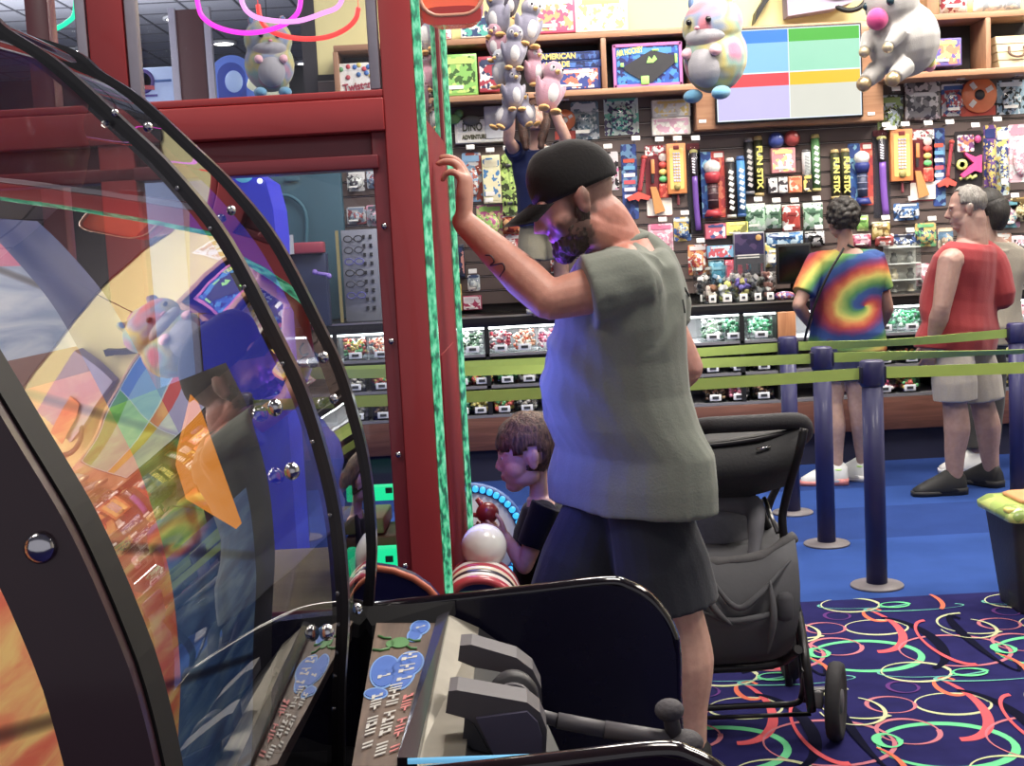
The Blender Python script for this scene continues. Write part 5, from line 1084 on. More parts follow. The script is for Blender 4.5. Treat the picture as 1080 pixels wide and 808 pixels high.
# white sign cabinet with a round emblem
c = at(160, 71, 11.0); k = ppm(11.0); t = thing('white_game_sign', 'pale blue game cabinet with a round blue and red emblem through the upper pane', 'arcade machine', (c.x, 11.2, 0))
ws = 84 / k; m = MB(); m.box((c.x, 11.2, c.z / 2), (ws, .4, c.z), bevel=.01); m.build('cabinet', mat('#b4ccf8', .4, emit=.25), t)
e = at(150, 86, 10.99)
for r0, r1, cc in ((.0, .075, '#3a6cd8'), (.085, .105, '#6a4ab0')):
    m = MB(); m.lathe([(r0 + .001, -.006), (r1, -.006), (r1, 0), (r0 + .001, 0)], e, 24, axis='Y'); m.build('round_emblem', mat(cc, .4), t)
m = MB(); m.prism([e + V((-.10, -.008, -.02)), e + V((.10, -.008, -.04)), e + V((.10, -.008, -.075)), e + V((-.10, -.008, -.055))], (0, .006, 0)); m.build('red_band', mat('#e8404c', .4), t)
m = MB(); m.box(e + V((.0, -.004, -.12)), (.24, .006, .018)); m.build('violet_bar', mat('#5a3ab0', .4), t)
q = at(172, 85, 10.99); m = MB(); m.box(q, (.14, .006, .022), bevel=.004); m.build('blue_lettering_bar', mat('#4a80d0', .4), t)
# dark red panel framed by pale bars
c = at(201, 30, 9.6); k = ppm(9.6); t = thing('red_booth_panel', 'dark red booth panel between two pale leaning bars through the upper pane', 'booth panel', (c.x, 9.6, 0))
m = MB(); m.box((c.x, 9.62, 1.7), (30 / k, .05, 3.4), bevel=.004); m.build('red_panel', mat('#5c1c22', .5), t)
for du in (-18, 18):
    m = MB(); m.box((c.x + du / k, 9.6, 1.7), (7 / k, .06, 3.42), bevel=.004); m.build('pale_bar', mat('#b8b4cc', .4), t)
# blue arched machine
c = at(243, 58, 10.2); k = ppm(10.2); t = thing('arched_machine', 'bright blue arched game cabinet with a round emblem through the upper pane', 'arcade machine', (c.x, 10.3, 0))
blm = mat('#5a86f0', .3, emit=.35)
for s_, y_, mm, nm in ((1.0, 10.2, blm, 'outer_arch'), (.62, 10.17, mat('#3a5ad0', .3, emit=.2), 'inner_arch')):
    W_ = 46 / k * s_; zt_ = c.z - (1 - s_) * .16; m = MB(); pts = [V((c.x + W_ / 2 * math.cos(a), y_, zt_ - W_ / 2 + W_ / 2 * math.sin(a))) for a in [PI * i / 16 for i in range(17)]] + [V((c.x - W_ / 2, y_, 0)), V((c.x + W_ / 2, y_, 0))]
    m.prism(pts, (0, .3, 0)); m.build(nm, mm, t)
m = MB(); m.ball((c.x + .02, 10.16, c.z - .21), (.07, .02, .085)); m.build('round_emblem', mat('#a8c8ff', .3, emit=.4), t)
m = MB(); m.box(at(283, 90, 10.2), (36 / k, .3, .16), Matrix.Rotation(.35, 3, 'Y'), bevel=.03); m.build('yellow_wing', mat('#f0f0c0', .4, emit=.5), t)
# blue lit figure / ride through the lower window
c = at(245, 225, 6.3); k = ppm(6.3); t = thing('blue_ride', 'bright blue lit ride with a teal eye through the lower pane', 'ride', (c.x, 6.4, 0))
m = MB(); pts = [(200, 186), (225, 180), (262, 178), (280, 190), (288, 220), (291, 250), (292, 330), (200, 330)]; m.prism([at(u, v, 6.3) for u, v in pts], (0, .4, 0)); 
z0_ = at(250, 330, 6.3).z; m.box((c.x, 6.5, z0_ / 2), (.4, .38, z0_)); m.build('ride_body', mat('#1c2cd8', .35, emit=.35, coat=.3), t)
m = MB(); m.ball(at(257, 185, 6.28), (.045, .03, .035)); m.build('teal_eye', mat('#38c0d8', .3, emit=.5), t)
for u, v in ((262, 184), (274, 191)):
    m = MB(); m.ball(at(u, v, 6.27), .014); m.build('white_spot', mat('#f0f4ff', .3, emit=1.0), t)
# teal painted board with faint relief
c = at(313, 215, 8.9); k = ppm(8.9); t = thing('teal_board', 'dull teal painted board at the left end of the toy wall', 'wall board', (c.x, 8.95, 0))
ht_ = at(313, 170, 8.9).z
m = MB(); m.box((at(308, 215, 8.9).x, 8.97, (ht_ + 1.11) / 2), (104 / k, .1, ht_ - 1.11), bevel=.01); m.build('board', mat('#24586c', .6, vary=.2, scale=3), t)
m = MB(); q = at(305, 240, 8.9); m.tube(catmull([q + V((-.1, 0, -.15)), q + V((-.12, -.01, .15)), q + V((0, -.01, .22)), q + V((.12, -.01, .1)), q + V((.1, 0, -.2))], 5), .012, 6); m.build('relief_figure', mat('#2e6c80', .6), t)
q = at(308, 189, 8.9); m = MB(); m.box(q, (.1, .012, .03), bevel=.005); m.build('relief_plate', mat('#2a6074', .6), t)
# red basket toy and purple toy standing below the board
c = at(318, 262, 8.3); k = ppm(8.3); t = thing('toy_basket', 'red plastic basket toy over dark boxes through the lower pane', 'toy', (c.x, 8.3, 1.1015))
m = MB(); m.box(c, (48 / k, .12, 12 / k), bevel=.01); m.build('red_tray', mat('#a83048', .4), t)
m = MB(); m.box(V((c.x + .03, 8.35, (c.z + 1.1015) / 2 - .02)), (40 / k, .12, c.z - 1.1015 - .03), bevel=.01); m.build('dark_box', mat('#1e2c54', .5), t)
m = MB(); m.box(at(307, 258, 8.22), (5 / k, .02, 20 / k)); m.build('pale_post', mat('#b8bcc4', .4), t)
m = MB(); m.tube([at(332, 288, 8.24), at(347, 290, 8.24)], .012, 8); m.ball(at(332, 287, 8.24), .018); m.ball(at(347, 291, 8.24), .018); m.build('violet_bone', mat('#8c6cd8', .4), t)
# spectacle rack
c = at(378, 300, 8.55); k = ppm(8.55); t = thing('glasses_rack', 'grey perforated rack of novelty glasses through the lower pane', 'display rack', (c.x, 8.6, 1.1015))
zt_, zb_ = at(378, 242, 8.55).z, 1.1015; m = MB(); m.box((c.x + .02, 8.6, (zt_ + zb_) / 2), (38 / k, .03, zt_ - zb_), bevel=.004); m.build('grey_panel', mat('#8c90a0', .4, .3), t)
m = MB()
for i in range(9):
    for j in (8, 15): m.box((c.x + j / k, 8.58, zt_ - .05 - i * (zt_ - zb_ - .08) / 9), (.018, .012, .024))
m.build('slot_holes', mat('#1c1c24', .6), t)
m = MB(); m.box((at(358, 300, 8.55).x, 8.58, (zt_ + zb_) / 2), (.02, .02, zt_ - zb_)); m.build('yellow_edge', mat('#9a8c4c', .5), t)
for i in range(6):
    z = zt_ - .06 - i * .075; m = MB(); x = c.x - 3 / k
    for s_ in (-1, 1): m.tube([V((x + s_ * .034 + .028 * math.cos(a), 8.56, z + .02 * math.sin(a))) for a in [2 * PI * q / 14 for q in range(14)]], .004, 6, closed=True)
    m.tube([(x - .008, 8.56, z), (x + .008, 8.56, z)], .004, 6)
    for s_ in (-1, 1): m.tube([(x + s_ * .062, 8.56, z), (x + s_ * .062, 8.588, z)], .004, 6)
    o = m.build('novelty_glasses', mat(('#24242c', '#3a3a48', '#5a5ab0')[i % 3], .3), None, base=(x, 8.56, z - .02))
    tag(o, '%s novelty glasses on the grey rack through the lower pane' % ('topmost', 'second from top', 'third from top', 'fourth from top', 'fifth from top', 'lowest')[i], 'glasses', 'novelty glasses on the rack')
for (u0, v0, u1, v1, nm, lb, ct_, cs) in ((365, 180, 384, 201, 'craft_kit', 'white craft kit seen at the top right of the lower pane', 'craft kit', ('#dcd8d0', '#5c5860', '#ece8e0')), (386, 177, 403, 198, 'toy_pack', 'blue and red round toy pack at the top right of the lower pane', 'toy pack', ('#7c98b8', '#b84050', '#d8e0e8')),
        (365, 218, 385, 236, 'toy_pack', 'white and red pack under the craft kit through the lower pane', 'toy pack', ('#c8c4c4', '#a84040', '#7c90a8')), (386, 216, 404, 238, 'toy_pack', 'pale pack above the glasses rack through the lower pane', 'toy pack', ('#a8acb8', '#e8a0b8', '#5c6470')), (398, 240, 411, 262, 'toy_pack', 'pink and black pack beside the glasses rack', 'toy pack', ('#c86a9c', '#2c2a30', '#e8d8dc')),
        (401, 286, 411, 305, 'doll_pack', 'pale pink doll pack beside the lower glasses rack', 'doll pack', ('#c88ca0', '#e8dcd8', '#8c5a78')), (401, 306, 411, 326, 'doll_pack', 'yellow-haired doll pack at the foot of the glasses rack', 'doll pack', ('#d8a048', '#e080a8', '#6c4a7c'))):
    goods('card', u0, v0, u1, v1, nm, lb, ct_, cs, tagged=False)
# neon loops hung in the hall
def neon(label, pts, c, y, e=3.2):
    P_ = catmull([at(u, v, y) for u, v in pts], 8); m = MB(); m.tube(P_, 2.6 / ppm(y), 8)
    for q in (P_[0], P_[-1]): m.tube([q, (q.x, q.y, 4.5)], .002, 5)
    z = min(p.z for p in P_); o = m.build('neon_tube', lit_mat(c, e * .5), None, base=P_[len(P_) // 2]); tag(o, label, 'neon light', 'neon loops hanging in the hall')
neon('magenta neon loop hanging at the top of the upper pane', [(205, -20), (209, 5), (214, 18), (228, 28), (250, 34), (272, 34), (295, 28), (308, 20), (316, 8), (318, -20)], '#ff38d8', 6.5)
neon('pale pink neon loop overlapping the magenta one', [(252, -25), (256, 4), (268, 17), (290, 22), (315, 22), (340, 14), (358, 5), (366, -22)], '#ffa0f0', 6.3)
neon('red and orange neon loop below the pale pink one', [(272, 5), (275, 20), (283, 31), (300, 38), (322, 41), (345, 39), (364, 31), (375, 20), (378, 8)], '#ff4038', 6.6)
neon('teal neon loop at the top left corner', [(30, 40), (50, 34), (70, 24), (79, 12), (80, -25)], '#18e8a8', 6.4)
neon('short blue neon piece left of the teal loop', [(43, 14), (45, 24), (40, 33)], '#2860ff', 6.4, 2.0)
# ================================================================== DOMED TWO-PLAYER GAME (foreground)
YB_, YA_, YC_ = 2.0, 1.64, 0.785
pxB = [(72, 52), (107, 77), (150, 105), (205, 155), (248, 197), (295, 257), (342, 348), (362, 392), (380, 452), (390, 502), (395, 560), (395, 595), (392, 645)]
pr2 = [(at(u, v, YB_).x, at(u, v, YB_).z) for u, v in pxB]
pr2 = [(-1.45, 2.03), (-1.2, 2.02), (-.98, 1.97), (-.80, 1.895)] + pr2[0:] + [(pr2[-1][0] - .012, .80), (pr2[-1][0] - .035, .62), (pr2[-1][0] - .05, .45)]
PROF = [(p.x, p.z) for p in catmull([V((x, 0, z)) for x, z in pr2], 5)]
def off(d):
    out = []
    for i, (x, z) in enumerate(PROF):
        a = PROF[max(i - 1, 0)]; b = PROF[min(i + 1, len(PROF) - 1)]
        t_ = V((b[0] - a[0], 0, b[1] - a[1])).normalized(); n = V((-t_.z, 0, t_.x))      # outward = right/up
        if n.x + n.z < 0: n = -n
        out.append((x - n.x * d, z - n.z * d))
    return out
DT = thing('domed_game', 'black domed two-player game with clear curved hood and console in the foreground', 'arcade machine', (-.5, 1.45, 0))
def strip(name, d0, d1, y0, y1, mt, z_min=-1, parent=None, pr_a=None):
    a, b = off(d0), off(d1); m = MB(); rings = []
    tp = lambda x, z, y: x - .08 * max(0, z - 1.25) * max(0, 1.64 - y) / .85
    for (x0, z0), (x1, z1) in zip(a, b):
        if z0 < z_min: continue
        rings.append([V((tp(x0, z0, y0), y0, z0)), V((tp(x0, z0, y1), y1, z0)), V((tp(x1, z1, y1), y1, z1)), V((tp(x1, z1, y0), y0, z1))])
    f0 = len(m.bm.faces); m.loft(rings, smooth=False); return m.build(name, mt, parent or DT)
ribm = mat('#141216', .28, coat=.3); ribC = mat('#3a1a24', .35, coat=.25)
strip('near_rib', .0, .056, YC_ - .012, YC_ + .0, ribC); strip('near_rib_edge', -.002, .02, YC_ + .0005, YC_ + .036, mat('#1c1a18', .6, spec=.2))
strip('middle_rib', -.003, .018, YA_ - .012, YA_ + .010, ribm); strip('far_rib', -.003, .016, YB_ - .012, YB_ + .012, ribm)
def sheet(name, d, y0, y1, mt, ny):
    P_ = [(p.x, p.z) for p in catmull([V((x, 0, z)) for x, z in off(d)], 3)]; m = MB(); n = len(P_); f0 = 0; G = []
    for j in range(ny + 1):
        y = y0 + (y1 - y0) * j / ny; tt = .08 * max(0, 1.64 - y) / .85
        G.append([m.bm.verts.new((x - tt * (math.sqrt((z - 1.25) ** 2 + .002) + z - 1.25) / 2, y, z)) for x, z in P_])
    for j in range(ny):
        for i in range(n - 1): m.bm.faces.new((G[j][i], G[j][i + 1], G[j + 1][i + 1], G[j + 1][i])).smooth = True
    return m.build(name, mt, DT)
hood = glass((.94, .94, .96), 1.40, .0)
sheet('hood_pane', .005, YC_ + .037, YA_ - .012, glass((.90, .90, .92), 1.72, .0, 3.4), 24); sheet('hood_pane', .005, YA_ + .010, YB_ - .012, glass((.82, .80, .84), 1.55, .0, 4.0), 8)
strip('far_side_trim', .016, .03, YB_ - .004, YB_ + .004, ribm)
def hit(u, v, d=0.0):
    P_ = off(d); dr = ray(u, v); best = None
    for i in range(900):
        Y = .6 + i * .002; p = CAM + dr * (Y / dr.y)
        for (x0, z0), (x1, z1) in zip(P_[:-1], P_[1:]):
            if (z0 - p.z) * (z1 - p.z) <= 0 and abs(z1 - z0) > 1e-6:
                x = x0 + (x1 - x0) * (p.z - z0) / (z1 - z0) - .08 * max(0, p.z - 1.25) * max(0, 1.64 - Y) / .85
                if p.x < x + .0: return p
                break
    return at(u, v, 1.6)
for u, v, r_ in ((290, 430, .011), (308, 497, .011), (345, 667, .011), (341, 377, .010), (352, 421, .008), (377, 642, .009), (121, 119, .006), (156, 134, .008), (244, 222, .008)):
    p = hit(u, v, -.004); m = MB(); m.ball(p, (r_ * .8, r_ * .9, r_ * .9), seg=14); m.build('chrome_bolt', CHROME, DT)
for v in (190, 240, 300, 380, 460, 540, 625, 657, 687, 718, 750):
    # small screws along the middle rib
    P_ = off(.010); 
    best = min(P_, key=lambda q: abs(q[1] - at(320, v, YA_).z)); m = MB(); m.ball((best[0], YA_ - .016, best[1]), (.0035, .003, .0035), seg=8); m.build('rib_screw', CHROME, DT)
p = at(42, 578, YC_ - .014); m = MB(); m.ball(p, (.010, .006, .010), seg=14); m.build('chrome_bolt', CHROME, DT)
# --- playfield inside the hood: printed planks, pale blue and pink bands above
def planks(c1, c2, c3, seed):
    m = bpy.data.materials.new('painted_planks'); m.use_nodes = True; nt = m.node_tree; b = nt.nodes['Principled BSDF']; b.inputs['Roughness'].default_value = .35
    tc = nt.nodes.new('ShaderNodeTexCoord'); mp = nt.nodes.new('ShaderNodeMapping'); mp.inputs['Scale'].default_value = (3, 3, 26); mp.inputs['Rotation'].default_value = (.25, 0, 0); mp.inputs['Location'].default_value = (seed, seed, seed)
    nz = nt.nodes.new('ShaderNodeTexNoise'); nz.inputs['Scale'].default_value = 1.6; nz.inputs['Detail'].default_value = 5; nz.inputs['Distortion'].default_value = .8
    cr = nt.nodes.new('ShaderNodeValToRGB'); e = cr.color_ramp.elements; e[0].position = .35; e[0].color = col(c1); e[1].position = .5; e[1].color = col(c2); n = e.new(.66); n.color = col(c3)
    wv = nt.nodes.new('ShaderNodeTexWave'); wv.inputs['Scale'].default_value = 2.2; wv.bands_direction = 'Z'; mp2 = nt.nodes.new('ShaderNodeMapping'); mp2.inputs['Rotation'].default_value = (.25, 0, 0)
    nt.links.new(tc.outputs['Object'], mp2.inputs['Vector']); nt.links.new(mp2.outputs['Vector'], wv.inputs['Vector'])
    c2_ = nt.nodes.new('ShaderNodeValToRGB'); c2_.color_ramp.interpolation = 'LINEAR'; e = c2_.color_ramp.elements; e[0].position = 0.0; e[0].color = (.18, .15, .16, 1); e[1].position = .03; e[1].color = (1, 1, 1, 1)
    mx = nt.nodes.new('ShaderNodeMix'); mx.data_type = 'RGBA'; mx.blend_type = 'MULTIPLY'; mx.inputs[0].default_value = 1
    nt.links.new(tc.outputs['Object'], mp.inputs['Vector']); nt.links.new(mp.outputs['Vector'], nz.inputs['Vector']); nt.links.new(nz.outputs['Fac'], cr.inputs['Fac'])
    nt.links.new(wv.outputs['Fac'], c2_.inputs['Fac']); nt.links.new(cr.outputs['Color'], mx.inputs[6]); nt.links.new(c2_.outputs['Color'], mx.inputs[7]); nt.links.new(mx.outputs[2], b.inputs['Base Color'])
    return m
pf = off(.15); yst = [.74, 1.00, 1.18, 1.37, 1.56, 1.80, 1.95]
PM = [planks('#e85a28', '#f08a3c', '#f2c04a', 0), mat('#7c3a34', .4), planks('#7c9ccc', '#a4b8dc', '#c4d0e4', 3), mat('#e8609c', .4, vary=.3, scale=9), planks('#3c7a1c', '#6aa82c', '#a4cc3c', 5), planks('#1c4888', '#3468a0', '#6890b0', 7), mat('#0e1018', .5), planks('#d84a3c', '#ec7a4c', '#f0a85c', 9), mat('#2c4a94', .4, vary=.25, scale=10)]
fine = []
for (a, b) in zip(pf[:-1], pf[1:]):
    for q in range(4): fine.append((a[0] + (b[0] - a[0]) * q / 4, a[1] + (b[1] - a[1]) * q / 4))
fine.append(pf[-1]); m = MB()
for i in range(len(fine) - 1):
    zc = (fine[i][1] + fine[i + 1][1]) / 2
    if zc < .5 or zc > 1.57: continue
    for j in range(len(yst) - 1):
        y0, y1 = yst[j], yst[j + 1]
        if y1 <= 1.371: mi = 0 if zc < 1.40 else 1 if zc < 1.425 else 2 if zc < 1.515 else 3
        elif y1 <= 1.561: mi = 5 if zc < 1.19 else 4 if zc < 1.36 else 8
        elif y1 <= 1.801 and zc < 1.19: mi = 5
        else:
            mi = 6  # dark backdrop added so the hood's reflections show
            if zc > 1.36: continue
        if j < 1 and mi == 0 and zc < 1.0: mi = 7
        m.quad([(fine[i][0], y0, fine[i][1]), (fine[i + 1][0], y0, fine[i + 1][1]), (fine[i + 1][0], y1, fine[i + 1][1]), (fine[i][0], y1, fine[i][1])], mi)
m.build('playfield', PM, DT)
for y in (1.12,):
    P_ = [V((x + .003, y + .06 * (1.3 - z), z)) for x, z in off(.148) if .6 < z < 1.38]; m = MB(); m.tube(P_, .003, 6); m.build('guide_line', mat('#4a4450', .4), DT)
# pink band is part of the playfield mesh
# glowing amber arrow
tri = [at(203, 418, 1.50), at(198, 440, 1.5), at(180, 512, 1.5), at(187, 521, 1.5), at(249, 558, 1.5), at(255, 552, 1.5), at(209, 424, 1.5)]
m = MB(); m.prism(tri, (-.01, .03, 0)); m.build('amber_arrow', lit_mat('#f89a3c', .95), DT)
# --- console
def pan(Y0, Y1, name, mt, edge):
    px = [(380, 646), (560, 626), (640, 617), (662, 621), (682, 632), (698, 649), (708, 668), (713, 692), (716, 792)]
    P_ = [at(u, v, 2.0) for u, v in px]; sh = 0
    pts = [V((q.x, Y0, q.z)) for q in P_]; pts = [V((-.62, Y0, pts[0].z - .02))] + pts + [V((pts[-1].x + .01, Y0, .0)), V((-.62, Y0, 0))]
    m = MB(); m.prism(pts, (0, Y1 - Y0, 0)); o = m.build(name, mt, DT)
    m = MB(); m.tube([q + V((0, (Y1 - Y0) / 2, 0)) for q in catmull(pts[1:-1], 5)], .011, 8, flat=(1, 1.3)); m.build('edge_moulding', edge, DT); return o
gl = mat('#120c12', .1, coat=.7); pan(2.0, 2.03, 'far_side_panel', mat('#1c1a34', .25, coat=.25), gl); pan(1.30, 1.33, 'near_side_panel', mat('#1a0810', .12, coat=.5), mat('#1c1014', .12, coat=.8))
m = MB(); m.box((-.42, 1.665, .36), (.62, .66, .72)); m.build('lower_cabinet', mat('#101018', .5), DT)
m = MB(); m.box((.05, 1.665, .3), (.36, .66, .6), bevel=.01); m.build('front_cabinet', mat('#0c0c1c', .4), DT)
m = MB(); m.tube([at(430, 803, 1.345), at(600, 797, 1.345), at(705, 792, 1.345)], .0035, 6); m.build('cyan_light_line', mat('#48a8d8', .4, emit=.9, vary=0), DT)
# instruction plate
y1, y0 = 1.96, 1.40
A_, B_, C_, D_ = at(397, 657, y1), at(461, 657, y1), at(419, 808, y0), at(371, 808, y0)
nrm = (B_ - A_).cross(D_ - A_).normalized(); nrm = nrm if nrm.z > 0 else -nrm
m = MB(); m.prism([A_, B_, C_, D_], -nrm * .03); plate = m.build('instruction_plate', wood('#4c3a30', '#7a604c', axis='Y', scale=5), DT)
def pl(s_, t_, h=.001): return A_ + (B_ - A_) * s_ + (D_ - A_) * t_ * (1 + 0 * s_) + ((C_ - D_) - (B_ - A_)) * s_ * t_ + nrm * h
bl_ = mat('#2a6cd0', .4); bl2 = mat('#6aa4ec', .4); wt = mat('#c8c4bc', .5); pk = mat('#e0706c', .5); gn = mat('#3a8a34', .5)
def blob(c, rs, rt, mt, h, name):
    m = MB(); m.prism([pl(c[0] + rs * math.cos(a), c[1] + rt * math.sin(a), h) for a in [2 * PI * q / 24 for q in range(24)]], nrm * .0008); m.build(name, mt, plate)
for c_, rs, rt in (((.30, .42), .24, .115), ((.72, .36), .22, .09), ((.62, .44), .22, .105), ((.48, .40), .18, .05), ((.74, .05), .14, .06), ((.68, .12), .10, .05), ((.22, .58), .2, .03)):
    blob(c_, rs + .03, rt + .012, bl2, .0004, 'pale_outline'); blob(c_, rs, rt, bl_, .0013, 'blue_bubble')
for c_, rs, rt in (((.46, .19), .16, .045), ((.30, .20), .07, .03)): blob(c_, rs, rt, gn, .0012, 'green_frog_print')
m = MB()
for (a, b) in (((.3, .15), (.08, .13)), ((.3, .24), (.02, .25)), ((.6, .16), (.8, .17)), ((.6, .22), (.78, .24))): m = MB(); m.tube([pl(*a, .0015), pl((a[0] + b[0]) / 2, (a[1] + b[1]) / 2 + .012, .0015), pl(*b, .0015)], .0022, 6); m.build('green_frog_leg', gn, plate)
rnd = random.Random(5)
def glyphs(s0, t0, t1, n, wid, mt, name, slant=.10):
    """rows of worn block letters running along the plate, too small to read in the photo"""
    st = (t1 - t0) / n
    for i in range(n):
        if i in (n // 3, 2 * n // 3 + 1): continue
        t_ = t0 + st * i; m = MB(); s_ = s0
        k_ = rnd.randrange(3); hh = st * .78
        bars = [[(0, 0, 1, .3), (0, .7, 1, .3)], [(0, 0, 1, .28), (.4, .28, .2, .72)], [(0, 0, .3, 1), (.3, .35, .7, .3), (.7, 0, .3, .35)]][k_]
        for (bs, bt, ws, wt_) in bars:
            q = [(bs, bt), (bs + ws, bt), (bs + ws, bt + wt_), (bs, bt + wt_)]
            m.prism([pl(s_ + wid * a, t_ + hh * b - .02 * a, .0022) for a, b in q], nrm * .0006)
        m.build(name, mt, plate)
glyphs(.20, .36, .40, 1, .22, wt, 'white_lettering'); glyphs(.20, .43, .49, 2, .22, wt, 'white_lettering'); glyphs(.42, .39, .42, 1, .14, wt, 'white_lettering'); glyphs(.56, .29, .51, 7, .26, wt, 'white_lettering'); glyphs(.68, .035, .075, 2, .14, wt, 'white_lettering')
glyphs(.16, .60, .93, 9, .20, wt, 'white_lettering'); glyphs(.46, .53, .97, 12, .22, wt, 'white_lettering'); glyphs(.76, .60, .95, 9, .18, pk, 'red_lettering')
m = MB(); m.prism([B_ + nrm * .01, at(474, 652, 1.97) + nrm * .012, at(440, 810, 1.40) + nrm * .012, C_ + nrm * .01], -nrm * .04); m.build('plate_rail', mat('#2c2a34', .25, coat=.4), DT)
m = MB(); m.prism([at(380, 640, 1.985), at(480, 634, 1.985), at(470, 660, 1.965), at(392, 660, 1.965)], (0, -.004, -.02)); m.build('plate_frame', BLACK, DT)
m = MB(); m.prism([at(471, 647, 1.975), at(505, 662, 1.975), at(489, 812, 1.40), at(434, 812, 1.40)], (0, 0, -.02)); m.build('brushed_metal_strip', mat('#8c8678', .38, .7, vary=.2, scale=14), DT)
m = MB(); m.prism([at(505, 662, 1.98), at(545, 690, 1.98), at(600, 815, 1.5), at(489, 812, 1.42)], (0, 0, -.02)); m.build('console_well', mat('#0c0b12', .5), DT)
# paddle arms, reel and crank handle
arm = mat('#5a565c', .5, vary=.05); armd = mat('#2c2a30', .5)
def plate_px(px, Y, th, name, mt, bev=True, par=None):
    m = MB(); m.prism([at(u, v, Y) for u, v in px], (0, th, 0)); return m.build(name, mt, par or DT)
plate_px([(485, 681), (497, 680), (545, 694), (562, 707), (571, 726), (572, 742), (561, 742), (556, 722), (546, 712), (500, 704), (483, 697)], 1.66, .05, 'paddle_arm', arm)
plate_px([(473, 729), (482, 728), (556, 741), (570, 752), (577, 770), (575, 812), (525, 812), (500, 770), (492, 758), (470, 752)], 1.50, .05, 'paddle_arm', arm)
plate_px([(502, 758), (556, 751), (567, 762), (572, 778), (571, 812), (528, 812)], 1.494, .01, 'violet_grey_plate', mat('#585470', .45, coat=.1))
plate_px([(490, 758), (500, 764), (526, 812), (485, 812)], 1.496, .01, 'grey_side_plate', mat('#3a3a40', .5))
c = at(541, 735, 1.60)
m = MB(); m.lathe([(.001, -.02), (.018, -.02), (.02, -.012), (.030, -.012), (.034, 0), (.030, .02), (.001, .02)], c, 24, axis='Y'); m.build('reel_drum', armd, DT)
m = MB()
for q in range(3): m.tube([c + V((.022 * math.cos(a), -.016 - .001 * q, .022 * math.sin(a))) for a in [2 * PI * i / 20 + q for i in range(20)]], .003, 6, closed=True)
m.build('reel_groove', mat('#6a666c', .4), DT)
m = MB(); a, b, cc_, d_ = at(560, 752, 1.56), at(588, 760, 1.55), at(640, 770, 1.545), at(716, 782, 1.54)
m.tube([a, b], .0085, 10); m.tube([b, cc_], .0105, 10); m.tube([b + (cc_ - b) * .95, d_], .0115, 10); m.build('crank_rod', arm, DT)
m = MB(); k = ppm(1.54); m.ball(at(722, 784, 1.54), (.024, .022, .017)); m.build('rod_end', mat('#4a464c', .7, bump=.2, scale=160), DT)
m = MB(); e = at(711, 776, 1.54); tpt = at(706, 749, 1.54); m.tube([e, e.lerp(tpt, .6), tpt], [.0105, .010, .014], 12); m.ball(tpt, (.0185, .0185, .014)); m.build('crank_knob', mat('#4e4a50', .75, bump=.2, scale=160), DT)
# ================================================================== PEOPLE
def ring(c, ax, ay, n=24, e=1.0):
    return [V(c) + V(ax) * math.copysign(abs(math.cos(2 * PI * k / n)) ** e, math.cos(2 * PI * k / n)) + V(ay) * math.copysign(abs(math.sin(2 * PI * k / n)) ** e, math.sin(2 * PI * k / n)) for k in range(n)]
def limb(mb, pts, rs, n=14, sub=5, flat=None):
    """tapered round-ended limb along a smooth path"""
    P_ = catmull(pts, sub) if len(pts) > 2 else [V(pts[0]).lerp(V(pts[1]), i / sub) for i in range(sub + 1)]
    R_ = []; m_ = len(rs)
    for i in range(len(P_)):
        t_ = i / (len(P_) - 1) * (m_ - 1); k = min(int(t_), m_ - 2); R_.append(rs[k] + (rs[k + 1] - rs[k]) * (t_ - k))
    d0 = (P_[0] - P_[1]).normalized(); d1 = (P_[-1] - P_[-2]).normalized()
    head = [(P_[0] + d0 * R_[0] * s_, R_[0] * q) for s_, q in ((.95, .3), (.7, .72))]; tail = [(P_[-1] + d1 * R_[-1] * s_, R_[-1] * q) for s_, q in ((.7, .72), (.95, .3))]
    al = head + list(zip(P_, R_)) + tail
    mb.tube([a for a, _ in al], [b for _, b in al], n, flat=flat)
def skin_mat(base, seed=0):
    key = ('skin', base)
    if key in MATS: return MATS[key]
    m = bpy.data.materials.new('skin'); m.use_nodes = True; nt = m.node_tree; b = nt.nodes['Principled BSDF']
    b.inputs['Roughness'].default_value = .5; b.inputs['Subsurface Weight'].default_value = .12; b.inputs['Subsurface Radius'].default_value = (.02, .008, .004); b.inputs['Subsurface Scale'].default_value = .4
    at_ = nt.nodes.new('ShaderNodeAttribute'); at_.attribute_name = 'tone'; tc = nt.nodes.new('ShaderNodeTexCoord'); nz = nt.nodes.new('ShaderNodeTexNoise'); nz.inputs['Scale'].default_value = 40; nz.inputs['Detail'].default_value = 5
    nt.links.new(tc.outputs['Object'], nz.inputs['Vector']); cr = nt.nodes.new('ShaderNodeValToRGB'); e = cr.color_ramp.elements; e[0].position = .3; e[0].color = (.86, .82, .82, 1); e[1].position = .7; e[1].color = (1, 1, 1, 1)
    mx = nt.nodes.new('ShaderNodeMix'); mx.data_type = 'RGBA'; mx.blend_type = 'MULTIPLY'; mx.inputs[0].default_value = 1
    nt.links.new(nz.outputs['Fac'], cr.inputs['Fac']); nt.links.new(at_.outputs['Color'], mx.inputs[6]); nt.links.new(cr.outputs['Color'], mx.inputs[7]); nt.links.new(mx.outputs[2], b.inputs['Base Color'])
    bp = nt.nodes.new('ShaderNodeBump'); bp.inputs['Strength'].default_value = .12; bp.inputs['Distance'].default_value = .004; n2 = nt.nodes.new('ShaderNodeTexNoise'); n2.inputs['Scale'].default_value = 220; nt.links.new(tc.outputs['Object'], n2.inputs['Vector'])
    nt.links.new(n2.outputs['Fac'], bp.inputs['Height']); nt.links.new(bp.outputs['Normal'], b.inputs['Normal']); MATS[key] = m; return m
